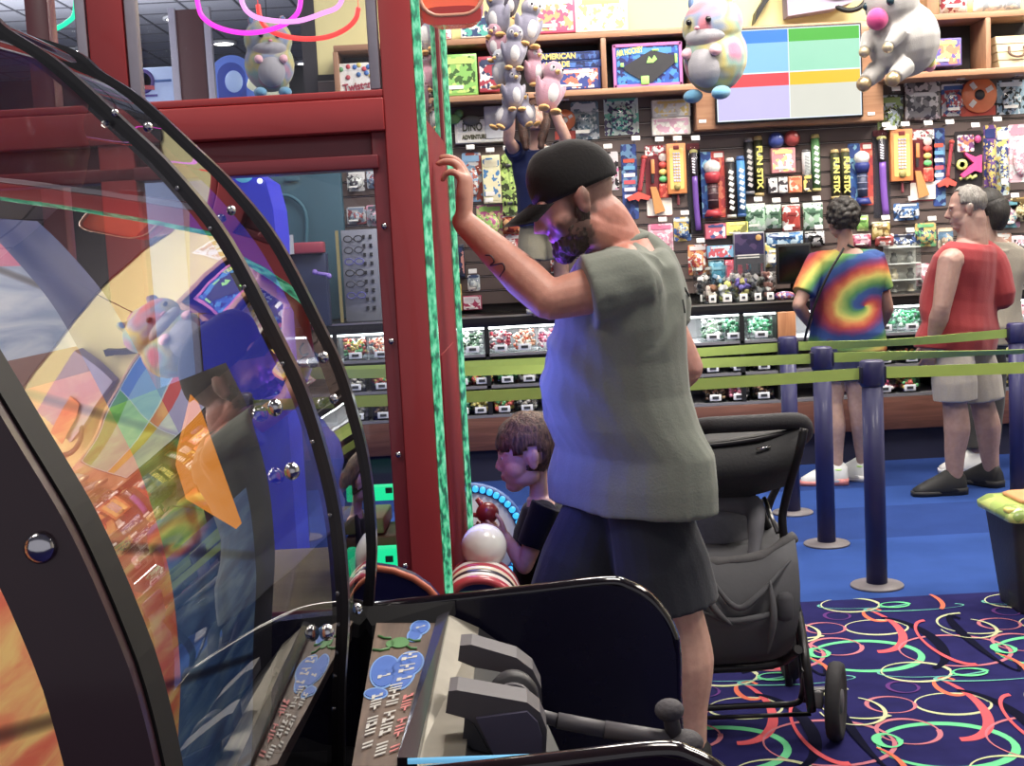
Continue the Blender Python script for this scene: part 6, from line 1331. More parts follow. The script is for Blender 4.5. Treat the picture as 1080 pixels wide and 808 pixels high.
def frame(f, up):
    f = V(f).normalized(); up = V(up); r = f.cross(up).normalized(); u = r.cross(f).normalized(); return f, r, u
def add_head(mb, c, f, up, s=1.0, jaw=1.0, heavy=0.0, child=False):
    """c = centre of the head; s scales an adult head (0.235 m tall)"""
    f, r, u = frame(f, up); R_ = Matrix((r, f, u)).transposed()
    def P(a, b, d): return V(c) + (r * a + f * b + u * d) * s
    B = lambda p, rad, n=18: mb.ball(p, [q * s for q in rad], R_, n)
    B(P(0, -.012, .032), (.074, .092, .086), 24)                       # cranium
    B(P(0, .030, .0), (.066, .062, .075)); B(P(0, .034, -.052), (.056 + heavy * .01, .052, .05)); B(P(0, .052, -.090), (.033 * jaw + heavy * .012, .030, .022))   # face, jaw, chin
    for q in (-1, 1):
        B(P(.042 * q, .042, -.032), (.026, .034, .034)); B(P(.035 * q, .018, -.066), (.026 + heavy * .012, .045, .028)); B(P(.032 * q, .074 - (.012 if child else 0), .022), (.026, .016, .010))   # cheek, jaw corner, brow
        B(P(.075 * q, -.012, -.008), (.010, .018, .032), 12); B(P(.082 * q, -.020, .004), (.008, .014, .022), 10)                         # ear
    if child: B(P(0, -.018, .030), (.078, .096, .088), 24); B(P(0, .040, -.045), (.058, .048, .045)); mb.tube([P(0, .082, .004), P(0, .092, -.014), P(0, .098, -.024), P(0, .084, -.032)], [.007 * s, .009 * s, .010 * s, .008 * s], 10)
    else: mb.tube([P(0, .080, .014), P(0, .096, -.010), P(0, .106, -.026), P(0, .088, -.036)], [.010 * s, .012 * s, .014 * s, .010 * s], 10)       # nose
    for q in (-1, 1): B(P(.012 * q, .090, -.030), (.010, .011, .009), 10)
    B(P(0, .083, -.056), (.022, .010, .006), 12); B(P(0, .081, -.066), (.019, .010, .007), 12)                                              # lips
    return P, R_
def face_parts(root, P, R_, s, iris='#3a4a5a', lid=None, lip=None):
    for q in (-1, 1):
        m = MB(); m.ball(P(.030 * q, .071, .004), (.0125 * s,) * 3, seg=12); e = m.build('eye', mat('#e8e4e0', .15), root)
        m = MB(); m.ball(P(.030 * q, .0805, .003), (.0055 * s, .004 * s, .0055 * s), R_, 10); m.build('iris', mat(iris, .1), e)
def add_hand(mb, w, d, n, side, s=1.0, curl=.35, spread=.12, thumb=.8, tcurl=.2, curls=None):
    """w wrist, d finger direction, n palm-side normal, side = thumb side"""
    d = V(d).normalized(); n = (V(n) - d * V(n).dot(d)).normalized(); t = (V(side) - d * V(side).dot(d)); t = (t - n * t.dot(n)).normalized(); w = V(w)
    def P(a, b, c_): return w + (d * a + t * b + n * c_) * s
    rings = [ring(P(a, o, 0), t * wd * s, n * th * s, 16, .8) for a, wd, th, o in ((-.015, .026, .020, 0), (.02, .031, .0165, .0), (.055, .040, .0155, .0), (.085, .041, .0135, .0), (.098, .036, .010, .0))]
    mb.loft(rings)
    for i, (o, L_, rad) in enumerate(((.030, .072, .0092), (.010, .080, .0095), (-.010, .074, .0090), (-.029, .058, .0080))):
        cu = (curls[i] if curls else curl); p = P(.088 - (.006 if i in (0, 3) else 0), o, 0); dd = (d + t * spread * (o / .03)).normalized(); pts = [p - dd * .012 * s, p]; an = 0; rr = [rad * 1.05 * s, rad * 1.05 * s]
        for k, fr in enumerate((.44, .31, .25)):
            an += cu * (.8, 1.1, .9)[k]; v = dd * math.cos(an) + n * math.sin(an); p = p + v * L_ * fr * s; pts.append(p.copy()); rr.append(rad * (1, .92, .8)[k] * s)
        limb(mb, pts, rr, 10, 3)
    b0 = P(.018, .026, .004); v1 = (d * .62 + t * thumb + n * tcurl).normalized(); v2 = (d * .85 + t * thumb * .35 + n * tcurl * 1.4).normalized()
    p1 = b0 + v1 * .040 * s; p2 = p1 + v2 * .033 * s; p3 = p2 + (v2 + d * .3).normalized() * .024 * s
    limb(mb, [P(.008, .014, .002), b0, p1, p2, p3], [.016 * s, .0155 * s, .0115 * s, .0105 * s, .0085 * s], 10, 3)
def torso_rings(J, k=1.0, pad=0.0, lo=None, hi=None, belly=0.0, skirt=None):
    """sections from crotch to neck base, k width scale"""
    P0, P1 = V(J['pelvis']), V(J['neck']); f = V(J['fwd']).normalized()
    latH = V(J['hipL']) - V(J['hipR']); latS = V(J['shL']) - V(J['shR']); out = []
    W = J.get('w', 1.0); D = J.get('d', 1.0)
    rows_ = ((-.22, .125, .095, -.01), (-.10, .172, .118, -.005), (.02, .182, .130, -.004), (.16, .172, .128 + belly * .5, .012 + belly * .4), (.30, .165, .124 + belly * .7, .016 + belly * .6), (.46, .168, .122 + belly * .5, .014 + belly * .4), (.62, .182, .122, .010), (.76, .186, .112, .002), (.87, .165, .092, -.008), (.94, .105, .072, -.008), (1.0, .068, .062, -.002))
    if skirt is not None: rows_ = ((skirt, .190, .136 + belly * .3, .008), (skirt * .5, .190, .134 + belly * .4, .006)) + tuple(q for q in rows_ if q[0] > 0)
    for t_, w, dp, fo in rows_:
        if lo is not None and t_ < lo - 1e-6: continue
        if hi is not None and t_ > hi + 1e-6: continue
        c = P0.lerp(P1, t_) + f * fo * D; lat = latH.lerp(latS, min(1, max(0, t_))).normalized(); ax = (P1 - P0).normalized(); ff = (f - ax * f.dot(ax)).normalized(); lat = (lat - ax * lat.dot(ax)).normalized()
        out.append(ring(c, lat * (w * W * k + pad), ff * (dp * D * k + pad), 28, .9))
    return out
def finish(me, parent, name, m, tone=None, jitter=0, label=None):
    off_ = loc_of(parent)
    if tone:
        a = me.color_attributes.new('tone', 'FLOAT_COLOR', 'POINT')
        for i, v in enumerate(me.vertices): a.data[i].color = tone(v.co, v.normal)
    if jitter:
        nrm = [v.normal.copy() for v in me.vertices]
        for v, q in zip(me.vertices, nrm): v.co += q * jitter * noise.noise(v.co * 9.0)
    for v in me.vertices: v.co -= off_
    return link_mesh(name, me, m, parent, off_, label)
def cut_open(me, cuts):
    """remove the end caps of sleeves, hems and neck: cuts = (point, outward dir, radius)"""
    bm = bmesh.new(); bm.from_mesh(me); kill = []
    for f in bm.faces:
        c = f.calc_center_median()
        for p, d, r in cuts:
            p = V(p); d = V(d).normalized(); q = c - p
            if q.length < r and q.dot(d) > -.028 and f.normal.dot(d) > .72: kill.append(f); break
    bmesh.ops.delete(bm, geom=kill, context='FACES')
    loose = [v for v in bm.verts if not v.link_faces]; bmesh.ops.delete(bm, geom=loose, context='VERTS')
    bm.to_mesh(me); bm.free(); return me
def folds(me, fn):
    nrm = [v.normal.copy() for v in me.vertices]; cos = [v.co.copy() for v in me.vertices]
    for v, q, c in zip(me.vertices, nrm, cos): v.co = c + q * fn(c)
def cloth(c, scale=140, vary=.06, rough=.9): return mat(c, rough, bump=.12, scale=scale, vary=vary, spec=.15, sheen=.15)
def leg_path(J, s): return [J['hip' + s], V(J['hip' + s]).lerp(V(J['kn' + s]), .5), J['kn' + s], V(J['kn' + s]).lerp(V(J['an' + s]), .35) - V(J['fwd']).normalized() * .012, V(J['kn' + s]).lerp(V(J['an' + s]), .7), J['an' + s]]
def add_legs(mb, J, g=1.0):
    for s in 'LR':
        if 'kn' + s not in J: continue
        limb(mb, leg_path(J, s), [.072 * g, .078 * g, .058 * g, .062 * g, .048 * g, .037 * g], 16, 5)
        t = V(J['toe' + s]); a = V(J['an' + s]); limb(mb, [a - V((0, 0, .03)), a.lerp(t, .5) - V((0, 0, .025)), t - V((0, 0, .03))], [.036 * g, .036 * g, .026 * g], 12, 4)
def add_arm(mb, J, s, g=1.0):
    limb(mb, [J['sh' + s], V(J['sh' + s]).lerp(V(J['el' + s]), .5), J['el' + s]], [.058 * g, .052 * g, .043 * g], 16, 5)
    limb(mb, [J['el' + s], V(J['el' + s]).lerp(V(J['wr' + s]), .3), V(J['el' + s]).lerp(V(J['wr' + s]), .75), J['wr' + s]], [.043 * g, .046 * g, .033 * g, .027 * g], 16, 5)
def shoe(root, J, s, upper, sole, L_=.27, name='shoe', accent=None, lace=None):
    a = V(J['an' + s]); t = V(J['toe' + s]); d = V((t.x - a.x, t.y - a.y, 0)).normalized(); r = V((-d.y, d.x, 0)); z = a.z - .075
    b = V((a.x, a.y, 0)) - d * .06; bz = J.get('ground', 0)
    m = MB(); rings = []
    for q, w, h, lift in ((.0, .034, .10, .02), (.02, .048, .128, .01), (.06, .054, .140, .004), (.105, .054, .136, 0), (.15, .052, .108, 0), (.20, .052, .080, 0), (.24, .045, .056, .004), (.268, .028, .038, .008)):
        q *= L_ / .27; c = b + d * q + V((0, 0, bz + .028)); rings.append([c + r * w * math.cos(x) + V((0, 0, max(0, math.sin(x)) * (h - .02))) - V((0, 0, .012 if math.sin(x) < 0 else 0)) for x in [2 * PI * i / 16 for i in range(16)]])
    m.loft(rings); o = m.build(name, upper, root)
    m = MB(); rings = []
    for q, w in ((-.004, .034), (.03, .050), (.08, .050), (.13, .047), (.19, .053), (.24, .048), (.276, .026)):
        q *= L_ / .27; c = b + d * q + V((0, 0, bz)); zt = .03 + (.012 if q < .1 else 0) ; rings.append([c + r * w + V((0, 0, .002)), c + r * (w + .003) + V((0, 0, zt)), c - r * (w + .003) + V((0, 0, zt)), c - r * w + V((0, 0, .002))])
    m.loft(rings); m.build('sole', sole, o)
    if lace:
        m = MB()
        for k in range(3): c = b + d * (.12 + .025 * k) * (L_ / .27) + V((0, 0, bz + .094 - .012 * k)); m.tube([c - r * .024, c + V((0, 0, .008)), c + r * .024], .004, 6)
        m.build('laces', lace, o)
    return o
def hair_cap(root, P, R_, s, m, fn, name='hair', grow=1.0):
    """shell over the cranium kept where fn(local) is true"""
    mb = MB(); mb.ball(P(0, -.014, .036), [q * s * grow for q in (.081, .099, .092)], R_, 40)
    bm = mb.bm; c0 = P(0, 0, 0); Ri = R_.inverted(); kill = []
    for f in bm.faces:
        q = Ri @ (f.calc_center_median() - c0) / s
        if not fn(q): kill.append(f)
    bmesh.ops.delete(bm, geom=kill, context='FACES')
    for v in bm.verts:
        q = v.co.normalized(); v.co += (v.co - P(0, -.014, .036)).normalized() * (.006 * noise.noise(v.co * 45) + .004 * noise.noise(v.co * 110)) * s
    bmesh.ops.solidify(bm, geom=bm.faces[:], thickness=.010 * s)
    return mb.build(name, m, root)
def hairm(c, c2): 
    key = ('hair', c, c2)
    if key in MATS: return MATS[key]
    m = bpy.data.materials.new('hair'); m.use_nodes = True; nt = m.node_tree; b = nt.nodes['Principled BSDF']; b.inputs['Roughness'].default_value = .6
    tc = nt.nodes.new('ShaderNodeTexCoord'); mp = nt.nodes.new('ShaderNodeMapping'); mp.inputs['Scale'].default_value = (70, 70, 14); nz = nt.nodes.new('ShaderNodeTexNoise'); nz.inputs['Scale'].default_value = 2; nz.inputs['Detail'].default_value = 6
    cr = nt.nodes.new('ShaderNodeValToRGB'); e = cr.color_ramp.elements; e[0].position = .35; e[0].color = col(c); e[1].position = .65; e[1].color = col(c2)
    nt.links.new(tc.outputs['Object'], mp.inputs['Vector']); nt.links.new(mp.outputs['Vector'], nz.inputs['Vector']); nt.links.new(nz.outputs['Fac'], cr.inputs['Fac']); nt.links.new(cr.outputs['Color'], b.inputs['Base Color'])
    bp = nt.nodes.new('ShaderNodeBump'); bp.inputs['Strength'].default_value = .6; bp.inputs['Distance'].default_value = .01; nt.links.new(nz.outputs['Fac'], bp.inputs['Height']); nt.links.new(bp.outputs['Normal'], b.inputs['Normal'])
    MATS[key] = m; return m
def mixc(a, b, t): t = max(0, min(1, t)); return tuple(x + (y - x) * t for x, y in zip(a, b))
def px(u, v, Y): return at(u, v, Y)
def body(root, J, hs, g=1.0, tone=None, skin='base', jaw=1.0, heavy=0.0, hands=None, vox=.006, belly=0.0, legs=1.0, child=False):
    mb = MB(); P, R_ = add_head(mb, J['head'], J['hf'], J.get('hu', (0, 0, 1)), hs, jaw, heavy, child)
    nb = V(J['neck']); hb = P(0, -.030, -.045); nk = J.get('nk', .058) * g
    limb(mb, [nb - V((0, 0, .07)), nb.lerp(hb, .5), hb], [nk * 1.25, nk * 1.0, nk * .95], 18, 4)
    if heavy:
        for q in (-1, 1): limb(mb, [nb + (P(q * .03, 0, 0) - P(0, 0, 0)), P(.030 * q, .004, -.062)], [nk * .8, .044 * hs], 14, 3)
    if 'nape' in J: limb(mb, [nb - V((0, 0, .03)), P(0, -.055, .0)], [nk * 1.1, nk * .9], 16, 4)
    mb.loft(torso_rings(J, .93, 0, belly=belly))
    for s in 'LR': limb(mb, [V(J['neck']) - V((0, 0, .05)), J['sh' + s]], [.055 * g, .06 * g], 14, 3); add_arm(mb, J, s, g)
    add_legs(mb, J, g * legs)
    for h in (hands or []): add_hand(mb, **h)
    me = fuse(mb, vox, 3, .5)
    finish(me, root, 'body', skin_mat(skin), tone)
    return P, R_
def shirt(root, J, m, sl, g=1.0, pad=.022, hem=-.2, hi=.94, belly=0.0, name='t_shirt', vox=.007, fn=None, slr=None, yoke=.0, extra=()):
    mb = MB(); mb.loft(torso_rings(J, 1.0, pad, None, hi, belly, hem))
    for s in 'LR':
        a, b = V(J['sh' + s]), V(J['el' + s]); r0, r1 = (slr or (.074, .076)); q0 = V(J['neck']) - V((0, 0, .055))
        if yoke: limb(mb, [q0, q0.lerp(a, yoke)], [.062 * g, .058 * g], 16, 3)
        if sl.get(s, 0) <= 0: continue
        e = a.lerp(b, sl[s]); limb(mb, [q0, a], [.062 * g, r0 * g * .98], 16, 3)
        mb.tube([a - (b - a).normalized() * .03, a.lerp(e, .5), e], [r0 * g, (r0 + r1) / 2 * g, r1 * g], 18)
    for pts, rs in extra: limb(mb, pts, rs, 16, 4)
    me = fuse(mb, vox, 4, .5)
    if fn: folds(me, fn)
    return finish(me, root, name, m)
def shorts(root, J, m, to=.92, g=1.0, pad=.016, hi=.16, flare=1.12, name='shorts', vox=.007, fn=None, belly=0.0):
    mb = MB(); mb.loft(torso_rings(J, 1.0, pad - .004, -.22, hi, belly))
    for s in 'LR':
        if 'kn' + s not in J: continue
        a, b, c = V(J['hip' + s]), V(J['kn' + s]), V(J['an' + s])
        pt = (lambda t_: a.lerp(b, t_) if t_ <= 1 else b.lerp(c, t_ - 1))
        pts = [pt(to * q) for q in (0, .35, .7, 1)]; rs = [.086 * g, .098 * g, .094 * g * flare, .092 * g * flare]
        mb.tube(pts, rs, 20); mb.ball(pts[0], rs[0] * .99, seg=20)
    me = fuse(mb, vox, 4, .5)
    if fn: folds(me, fn)
    return finish(me, root, name, m)
def wrinkle(amp, fx, seed=0, dirn=(0, 0, 1)):
    def f(c):
        q = V((c.x * fx + seed, c.y * fx, c.z * fx * .45)); return amp * (noise.noise(q) + .5 * noise.noise(q * 2.3))
    return f
# ------------------------------------------------------------------ big man leaning on the machine
GY = 3.49
root = thing('person', 'big man in black cap and grey-green t-shirt leaning a hand on the red machine', 'person', (px(660, 480, GY).x, GY, 0))
fw = V((-.96, .28, 0)).normalized()
J = dict(fwd=fw, w=1.22, d=1.36, neck=px(652, 252, 3.50), pelvis=px(665, 478, 3.52), head=px(606, 212, 3.44), hf=(-.92, .0, -.36), hu=(-.1, 0, 1),
         shL=px(668, 296, 3.33), elL=px(579, 317, 3.30), wrL=px(489, 234, 3.41), shR=px(676, 298, 3.66), elR=px(723, 388, 3.70), wrR=px(660, 440, 3.84),
         hipL=px(670, 492, 3.47), hipR=px(652, 492, 3.59), knL=px(712, 648, 3.46), knR=px(600, 645, 3.58), nk=.060)
J['anL'] = V((px(727, 780, 3.46).x, 3.47, .10)); J['anR'] = V((px(600, 700, 3.66).x, 3.66, .10)); J['toeL'] = J['anL'] + fw * .18 - V((0, 0, .05)); J['toeR'] = J['anR'] + fw * .18 - V((0, 0, .05))
hs = 1.14
hc = V(J['head']); f_, r_, u_ = frame(J['hf'], J['hu'])
SK = (.58, .30, .245)
def tone_g(co, n):
    q = (co - hc) / hs; a, b, d = q.dot(r_), q.dot(f_), q.dot(u_); c = SK; nz = noise.noise(co * 60) * .012
    if q.length < .2:
        beard = min((b + .030 + nz - max(0, -.07 - d) * .8) / .016, (-.022 - d + nz - .25 * max(0, .05 - b) * 0 + (.012 if b > .07 else 0) - max(0, b - .055) * .5) / .016, (d + .15) / .02)
        sideb = min((b + .012) / .01, (.035 - b) / .012, (.045 - d) / .02) if abs(a) > .045 else 0
        lips = 1 if (b > .082 and abs(d + .061) < .007 and abs(a) < .020) else 0
        c = mixc(c, (.075, .045, .035), .88 * max(0, min(1, max(beard, sideb * .6))))
        if lips: c = (.42, .16, .14)
        hairline = min((-.010 - b) / .014, (d - -.035 + nz) / .02)
        c = mixc(c, (.20, .13, .10), .75 * max(0, min(1, hairline)) if d > -.05 else 0)
        if b > .06 and .016 < d < .03 and .012 < abs(a) < .05: c = mixc(c, (.16, .1, .08), .8)
        if b < -.01 and d < -.045: c = mixc(c, (.62, .24, .17), .6)
    elif co.z > 1.05 and co.x < px(640, 300, 3.3).x: c = mixc(c, (.64, .30, .21), .6)
    if co.z < .52: c = (.66, .40, .31)
    return c + (1,)
hand = dict(w=J['wrL'], d=(.10, .02, 1), n=(-1, .18, .05), side=(.2, 1, 0), s=1.26, curls=(.50, .55, .66, .95), spread=.22, thumb=.9)
hand2 = dict(w=J['wrR'], d=(-.95, .3, -.1), n=(0, -.3, -1), side=(0, -1, .2), s=1.1, curl=.5)
P, R_ = body(root, J, hs, 1.20, tone_g, 'g', 1.1, .8, [hand, hand2], .0055, .012, 1.12)
face_parts(root, P, R_, hs, '#4a6a7a')
tee = cloth('#7a8074', 150)
sp = px(655, 250, 3.3); 
def tee_folds(c):
    a = wrinkle(.006, 7, 3)(c)
    d = (c.x - px(575, 330, 3.4).x) * .75 + (c.z - px(575, 330, 3.4).z); r = .010 * math.sin(d * 46 + 2 * noise.noise(c * 4)) * max(0, min(1, (px(655, 400, 3.4).x - c.x) / .18)) * max(0, 1 - abs(c.z - 1.15) / .38)
    q = math.hypot(c.x - px(640, 318, 3.3).x, c.z - px(640, 318, 3.3).z); r2 = -.011 * math.exp(-((q - .17) / .014) ** 2) * max(0, min(1, (c.z - 1.22) / .12)) + .006 * math.sin(q * 70) * max(0, min(1, (c.z - 1.25) / .1)) * (1 if q > .14 else .3)
    return a + (r + r2 if c.y < 3.6 else 0)
shirt(root, J, tee, dict(L=.56, R=.30), 1.20, .022, -.24, .96, .018, fn=tee_folds, slr=(.080, .084), extra=[([px(656, 258, 3.52), px(688, 280, 3.52), px(702, 325, 3.5)], [.05, .078, .08])])
m = MB(); nb = V(J['neck']); m.tube([nb + V((-.006, 0, -.022)) + V((.080 * math.cos(a), .084 * math.sin(a), .030 * math.cos(a))) for a in [2 * PI * q / 32 for q in range(32)]], .011, 8, closed=True); m.build('collar', tee, root)
# faint print on the back of the shirt
shorts(root, J, cloth('#34373f', 120), .95, 1.17, .004, .0, 1.20, fn=wrinkle(.006, 6, 9), belly=.0)
# cap
capm = cloth('#1f1d1e', 120, .1, .85); mesh_ = cloth('#2c2424', 240, .25, .9)
mb = MB(); mb.ball(P(0, -.014, .040), [q * hs for q in (.084, .106, .100)], R_, 40); bm = mb.bm; kill = [f for f in bm.faces if ((f.calc_center_median() - P(0, 0, 0)).dot(u_) / hs) < .018 - .10 * max(-.03, min(.03, -((f.calc_center_median() - P(0, 0, 0)).dot(f_) / hs)))]
bmesh.ops.delete(bm, geom=kill, context='FACES')
for v in bm.verts:
    q = (v.co - P(0, 0, 0)) / hs; b_ = q.dot(f_)
    if b_ > .0: v.co += u_ * .014 * hs * min(1, b_ / .05) * max(0, min(1, (q.dot(u_) - .03) / .04))
for f in bm.faces: f.material_index = 1 if (f.calc_center_median() - P(0, 0, 0)).dot(f_) / hs < -.02 else 0
bmesh.ops.solidify(bm, geom=bm.faces[:], thickness=.004); cap = mb.build('cap', [capm, capm], root)
mb = MB(); rows = []
for i in range(7):
    t_ = i / 6; ln = .012 + .082 * t_; rows.append([P(a * .080 * (1 - .18 * t_ * t_ - .0 * abs(a)), .040 + .046 * math.sqrt(max(0, 1 - a * a)) + ln * (1 - .35 * a * a), .030 + .006 * math.sqrt(max(0, 1 - a * a)) - .022 * t_ - .016 * a * a) for a in [-1 + k / 8 for k in range(17)]])
for th in (0,):
    mb.loft(rows, caps=False, closed_ring=False)
bmesh.ops.solidify(mb.bm, geom=mb.bm.faces[:], thickness=.005); mb.build('cap_brim', capm, cap)
mb = MB(); mb.ball(P(0, -.016, .141), [.008 * hs, .008 * hs, .004 * hs], R_, 10); mb.build('cap_button', capm, cap)
mb = MB(); mb.box(P(.045, .072, .075), (.03, .004, .026), R_ @ Matrix.Rotation(-.6, 3, 'Z') @ Matrix.Rotation(.35, 3, 'X'), bevel=.004); mb.build('cap_patch', cloth('#4c4044'), cap)
# beard volume
mb = MB()
for (a, b, d, r0, r1, r2) in ((0, .068, -.098, .036, .030, .030), (.034, .040, -.085, .026, .04, .034), (-.034, .040, -.085, .026, .04, .034), (.050, .018, -.066, .020, .036, .032), (-.050, .018, -.066, .020, .036, .032), (.060, .0, -.036, .013, .018, .026), (-.060, .0, -.036, .013, .018, .026), (0, .078, -.076, .026, .012, .012)):
    mb.ball(P(a, b, d), (r0 * hs, r1 * hs, r2 * hs), R_, 16)
me = fuse(mb, .005, 3); folds(me, lambda c: .005 * noise.noise(c * 90)); finish(me, root, 'beard', hairm('#2a1c16', '#4a3428'))
# tattoo: heart outline drawn on the forearm, laid onto the skin
from mathutils.bvhtree import BVHTree
bo = [o for o in COL.objects if o.parent == root and o.name.startswith('body')][0]; bt = BVHTree.FromPolygons([v.co + loc_of(root) for v in bo.data.vertices], [p.vertices[:] for p in bo.data.polygons])
def on_body(u, v):
    d = ray(u, v).normalized(); h = bt.ray_cast(CAM, d); return (h[0] - d * .0012) if h[0] else None
for ptsx in ([(513, 298), (508, 287), (507, 276), (512, 269), (518, 270), (521, 276), (517, 280), (523, 279), (530, 278), (532, 284), (527, 292), (518, 296), (512, 297)], [(511, 282), (517, 276), (520, 271)], [(513, 290), (509, 284)]):
    hp = [on_body(u, v) for u, v in ptsx]; hp = [h for h in hp if h]
    if len(hp) > 2: m = MB(); m.tube(catmull(hp, 4), .0022, 6); m.build('tattoo', mat('#4a3238', .6), root)
# worn print on the shirt back
so = [o for o in COL.objects if o.parent == root and o.name.startswith('t_shirt')][0]; st = BVHTree.FromPolygons([v.co + loc_of(root) for v in so.data.vertices], [p.vertices[:] for p in so.data.polygons])
def on_shirt(u, v):
    d = ray(u, v).normalized(); h = st.ray_cast(CAM, d); return (h[0] - d * .002) if h[0] else None
for ptsx in ([(722, 288), (726, 296), (722, 304), (727, 312)], [(719, 296), (728, 300)], [(728, 305), (720, 316), (722, 330), (728, 341), (733, 330)], [(721, 310), (730, 318)]):
    hp = [on_shirt(u, v) for u, v in ptsx]; hp = [h for h in hp if h]
    if len(hp) > 1: m = MB(); m.tube(catmull(hp, 4) if len(hp) > 2 else hp, .003, 6); m.build('back_print', mat('#3c403c', .8), root)
shoe(root, J, 'L', mat('#26262a', .6), mat('#d8d8d4', .6), .31); shoe(root, J, 'R', mat('#26262a', .6), mat('#d8d8d4', .6), .31)
# ------------------------------------------------------------------ boy
BYY = 3.95
root = thing('person', 'small boy in a black t-shirt in profile holding a red toy beside the white ball', 'person', (px(575, 560, BYY).x, BYY, 0))
fw = V((-.98, .1, 0)).normalized()
J = dict(fwd=fw, w=.62, d=.66, neck=px(568, 524, BYY), pelvis=px(580, 650, BYY), head=px(556, 479, BYY), hf=(-.98, -.04, -.10), shL=px(573, 543, BYY - .115), elL=px(553, 597, BYY - .13), wrL=px(533, 566, BYY - .06),
         shR=px(580, 543, BYY + .115), elR=px(562, 594, BYY + .13), wrR=px(527, 566, BYY + .03), hipL=px(580, 655, BYY - .055), hipR=px(580, 655, BYY + .055), nk=.046)
for s, dy in (('L', -.06), ('R', .06)):
    h = V(J['hip' + s]); J['kn' + s] = V((h.x - .01, BYY + dy, .28)); J['an' + s] = V((h.x + .01, BYY + dy, .075)); J['toe' + s] = V((h.x - .10, BYY + dy, .04))
hs2 = 1.0; hc2 = V(J['head']); f2, r2, u2 = frame(J['hf'], (0, 0, 1))
def tone_b(co, n):
    q = (co - hc2) / hs2; c = (.68, .42, .36); b, d, a = q.dot(f2), q.dot(u2), q.dot(r2)
    if q.length < .16:
        if b > .078 and abs(d + .061) < .008 and abs(a) < .02: c = (.60, .24, .23)
        elif b > .055 and .017 < d < .026 and .014 < abs(a) < .046: c = (.34, .22, .16)
        elif b > .03 and -.05 < d < -.01: c = mixc(c, (.72, .38, .34), .5)
    return c + (1,)
bh = [dict(w=J['wrL'], d=(-.86, .10, .42), n=(.35, .75, .3), side=(.1, -.2, 1), s=.66, curl=.55, thumb=.7, tcurl=.4), dict(w=J['wrR'], d=(-.92, -.05, .30), n=(.2, -.8, .3), side=(.1, .1, 1), s=.66, curl=.55, thumb=.7, tcurl=.4)]
P, R_ = body(root, J, hs2, .60, tone_b, 'b', .85, 0, bh, .004, child=True)
face_parts(root, P, R_, hs2, '#4a3a30')
shirt(root, J, cloth('#131318', 120), dict(L=.62, R=.62), .64, .012, -.16, .97, name='t_shirt', vox=.005, fn=wrinkle(.004, 12))
shorts(root, J, cloth('#2a3046'), .9, .66, .010, .10, name='shorts', vox=.006)
hm = hairm('#3a261a', '#7a5638')
def hk(q):
    if q.z > .062: return True
    if abs(q.x) > .045 and ((q.y + .012) / .030) ** 2 + ((q.z + .002) / .036) ** 2 < 1: return False
    if q.y > .045: return q.z > .030 + .006 * math.sin(q.x * 160)
    if q.y > .012: return q.z > .012 + .006 * math.sin(q.y * 150)
    return q.z > -.055
hair_cap(root, P, R_, hs2, hm, hk, grow=1.07)
for s in 'LR': shoe(root, J, s, mat('#2c2c34', .6), mat('#d0d0d0', .6), .18)
tc_ = px(514, 541, BYY - .03)
t = thing('red_toy', 'small red toy with a peg held in the boy\'s hands', 'toy', tc_ - V((0, 0, .034)))
m = MB(); m.ball(tc_, (.036, .034, .034)); m.build('red_body', mat('#a81c20', .3, coat=.4), t)
m = MB(); m.tube([tc_, px(503, 526, BYY - .03)], [.011, .008], 10); m.tube([tc_ + V((-.01, 0, -.01)), px(499, 543, BYY - .03)], [.010, .007], 8); m.build('red_peg', mat('#b8282c', .3, coat=.4), t)
# ------------------------------------------------------------------ shop worker on the counter
WYY = 8.12
root = thing('person', 'worker in navy polo and khaki shorts on the counter, arms raised to penguin plushes', 'person', (px(575, 300, WYY).x, WYY + .3, 1.10))
fw = V((-.15, -1, 0)).normalized(); kx = lambda u, v, dy=0: px(u, v, WYY + dy)
J = dict(fwd=fw, w=.86, d=.90, neck=kx(566, 153, .30), pelvis=kx(574, 228, .34), head=kx(564, 124, .26), hf=(-.15, -.93, .30), shL=kx(587, 165, .30), elL=kx(597, 146, .12), wrL=kx(580, 108, .02),
         shR=kx(547, 165, .30), elR=kx(536, 148, .12), wrR=kx(540, 112, .02), hipL=kx(586, 232, .34), hipR=kx(562, 232, .34), nk=.05, ground=1.105)
for s, dx in (('L', 0.02), ('R', -.02)):
    h = V(J['hip' + s]); J['kn' + s] = V((h.x + dx, h.y - .02, 1.45)); J['an' + s] = V((h.x + dx, h.y + .05, 1.185)); J['toe' + s] = V((h.x + dx, h.y - .10, 1.135))
hcw = V(J['head']); fww, rww, uww = frame(J['hf'], (0, 0, 1))
def tone_w(co, n):
    q = (co - hcw) / .95; c = (.58, .36, .29)
    if q.length < .16 and q.dot(fww) > .078 and abs(q.dot(uww) + .061) < .008: c = (.5, .2, .2)
    return c + (1,)
wh = [dict(w=J['wrL'], d=(-.35, -.2, .9), n=(-.5, -.8, 0), side=(-.8, .3, .2), s=.92, curl=.6), dict(w=J['wrR'], d=(.2, -.3, .9), n=(.5, -.8, 0), side=(.8, .3, .2), s=.92, curl=.6)]
P, R_ = body(root, J, .92, .82, tone_w, 'w', .9, 0, wh, .006)
face_parts(root, P, R_, .92)
polo = cloth('#1c2858', 120); shirt(root, J, polo, dict(L=.5, R=.5), .84, .016, -.10, .97, name='polo_shirt', fn=wrinkle(.006, 9))
m = MB(); m.ball(kx(578, 157, .13), (.042, .008, .019)); m.build('white_badge', WHITE, root)
shorts(root, J, cloth('#8c8670', 90), 1.0, .90, .014, .14, 1.12, name='khaki_shorts', fn=wrinkle(.006, 8))
hw = hairm('#2e1a14', '#5a3424')
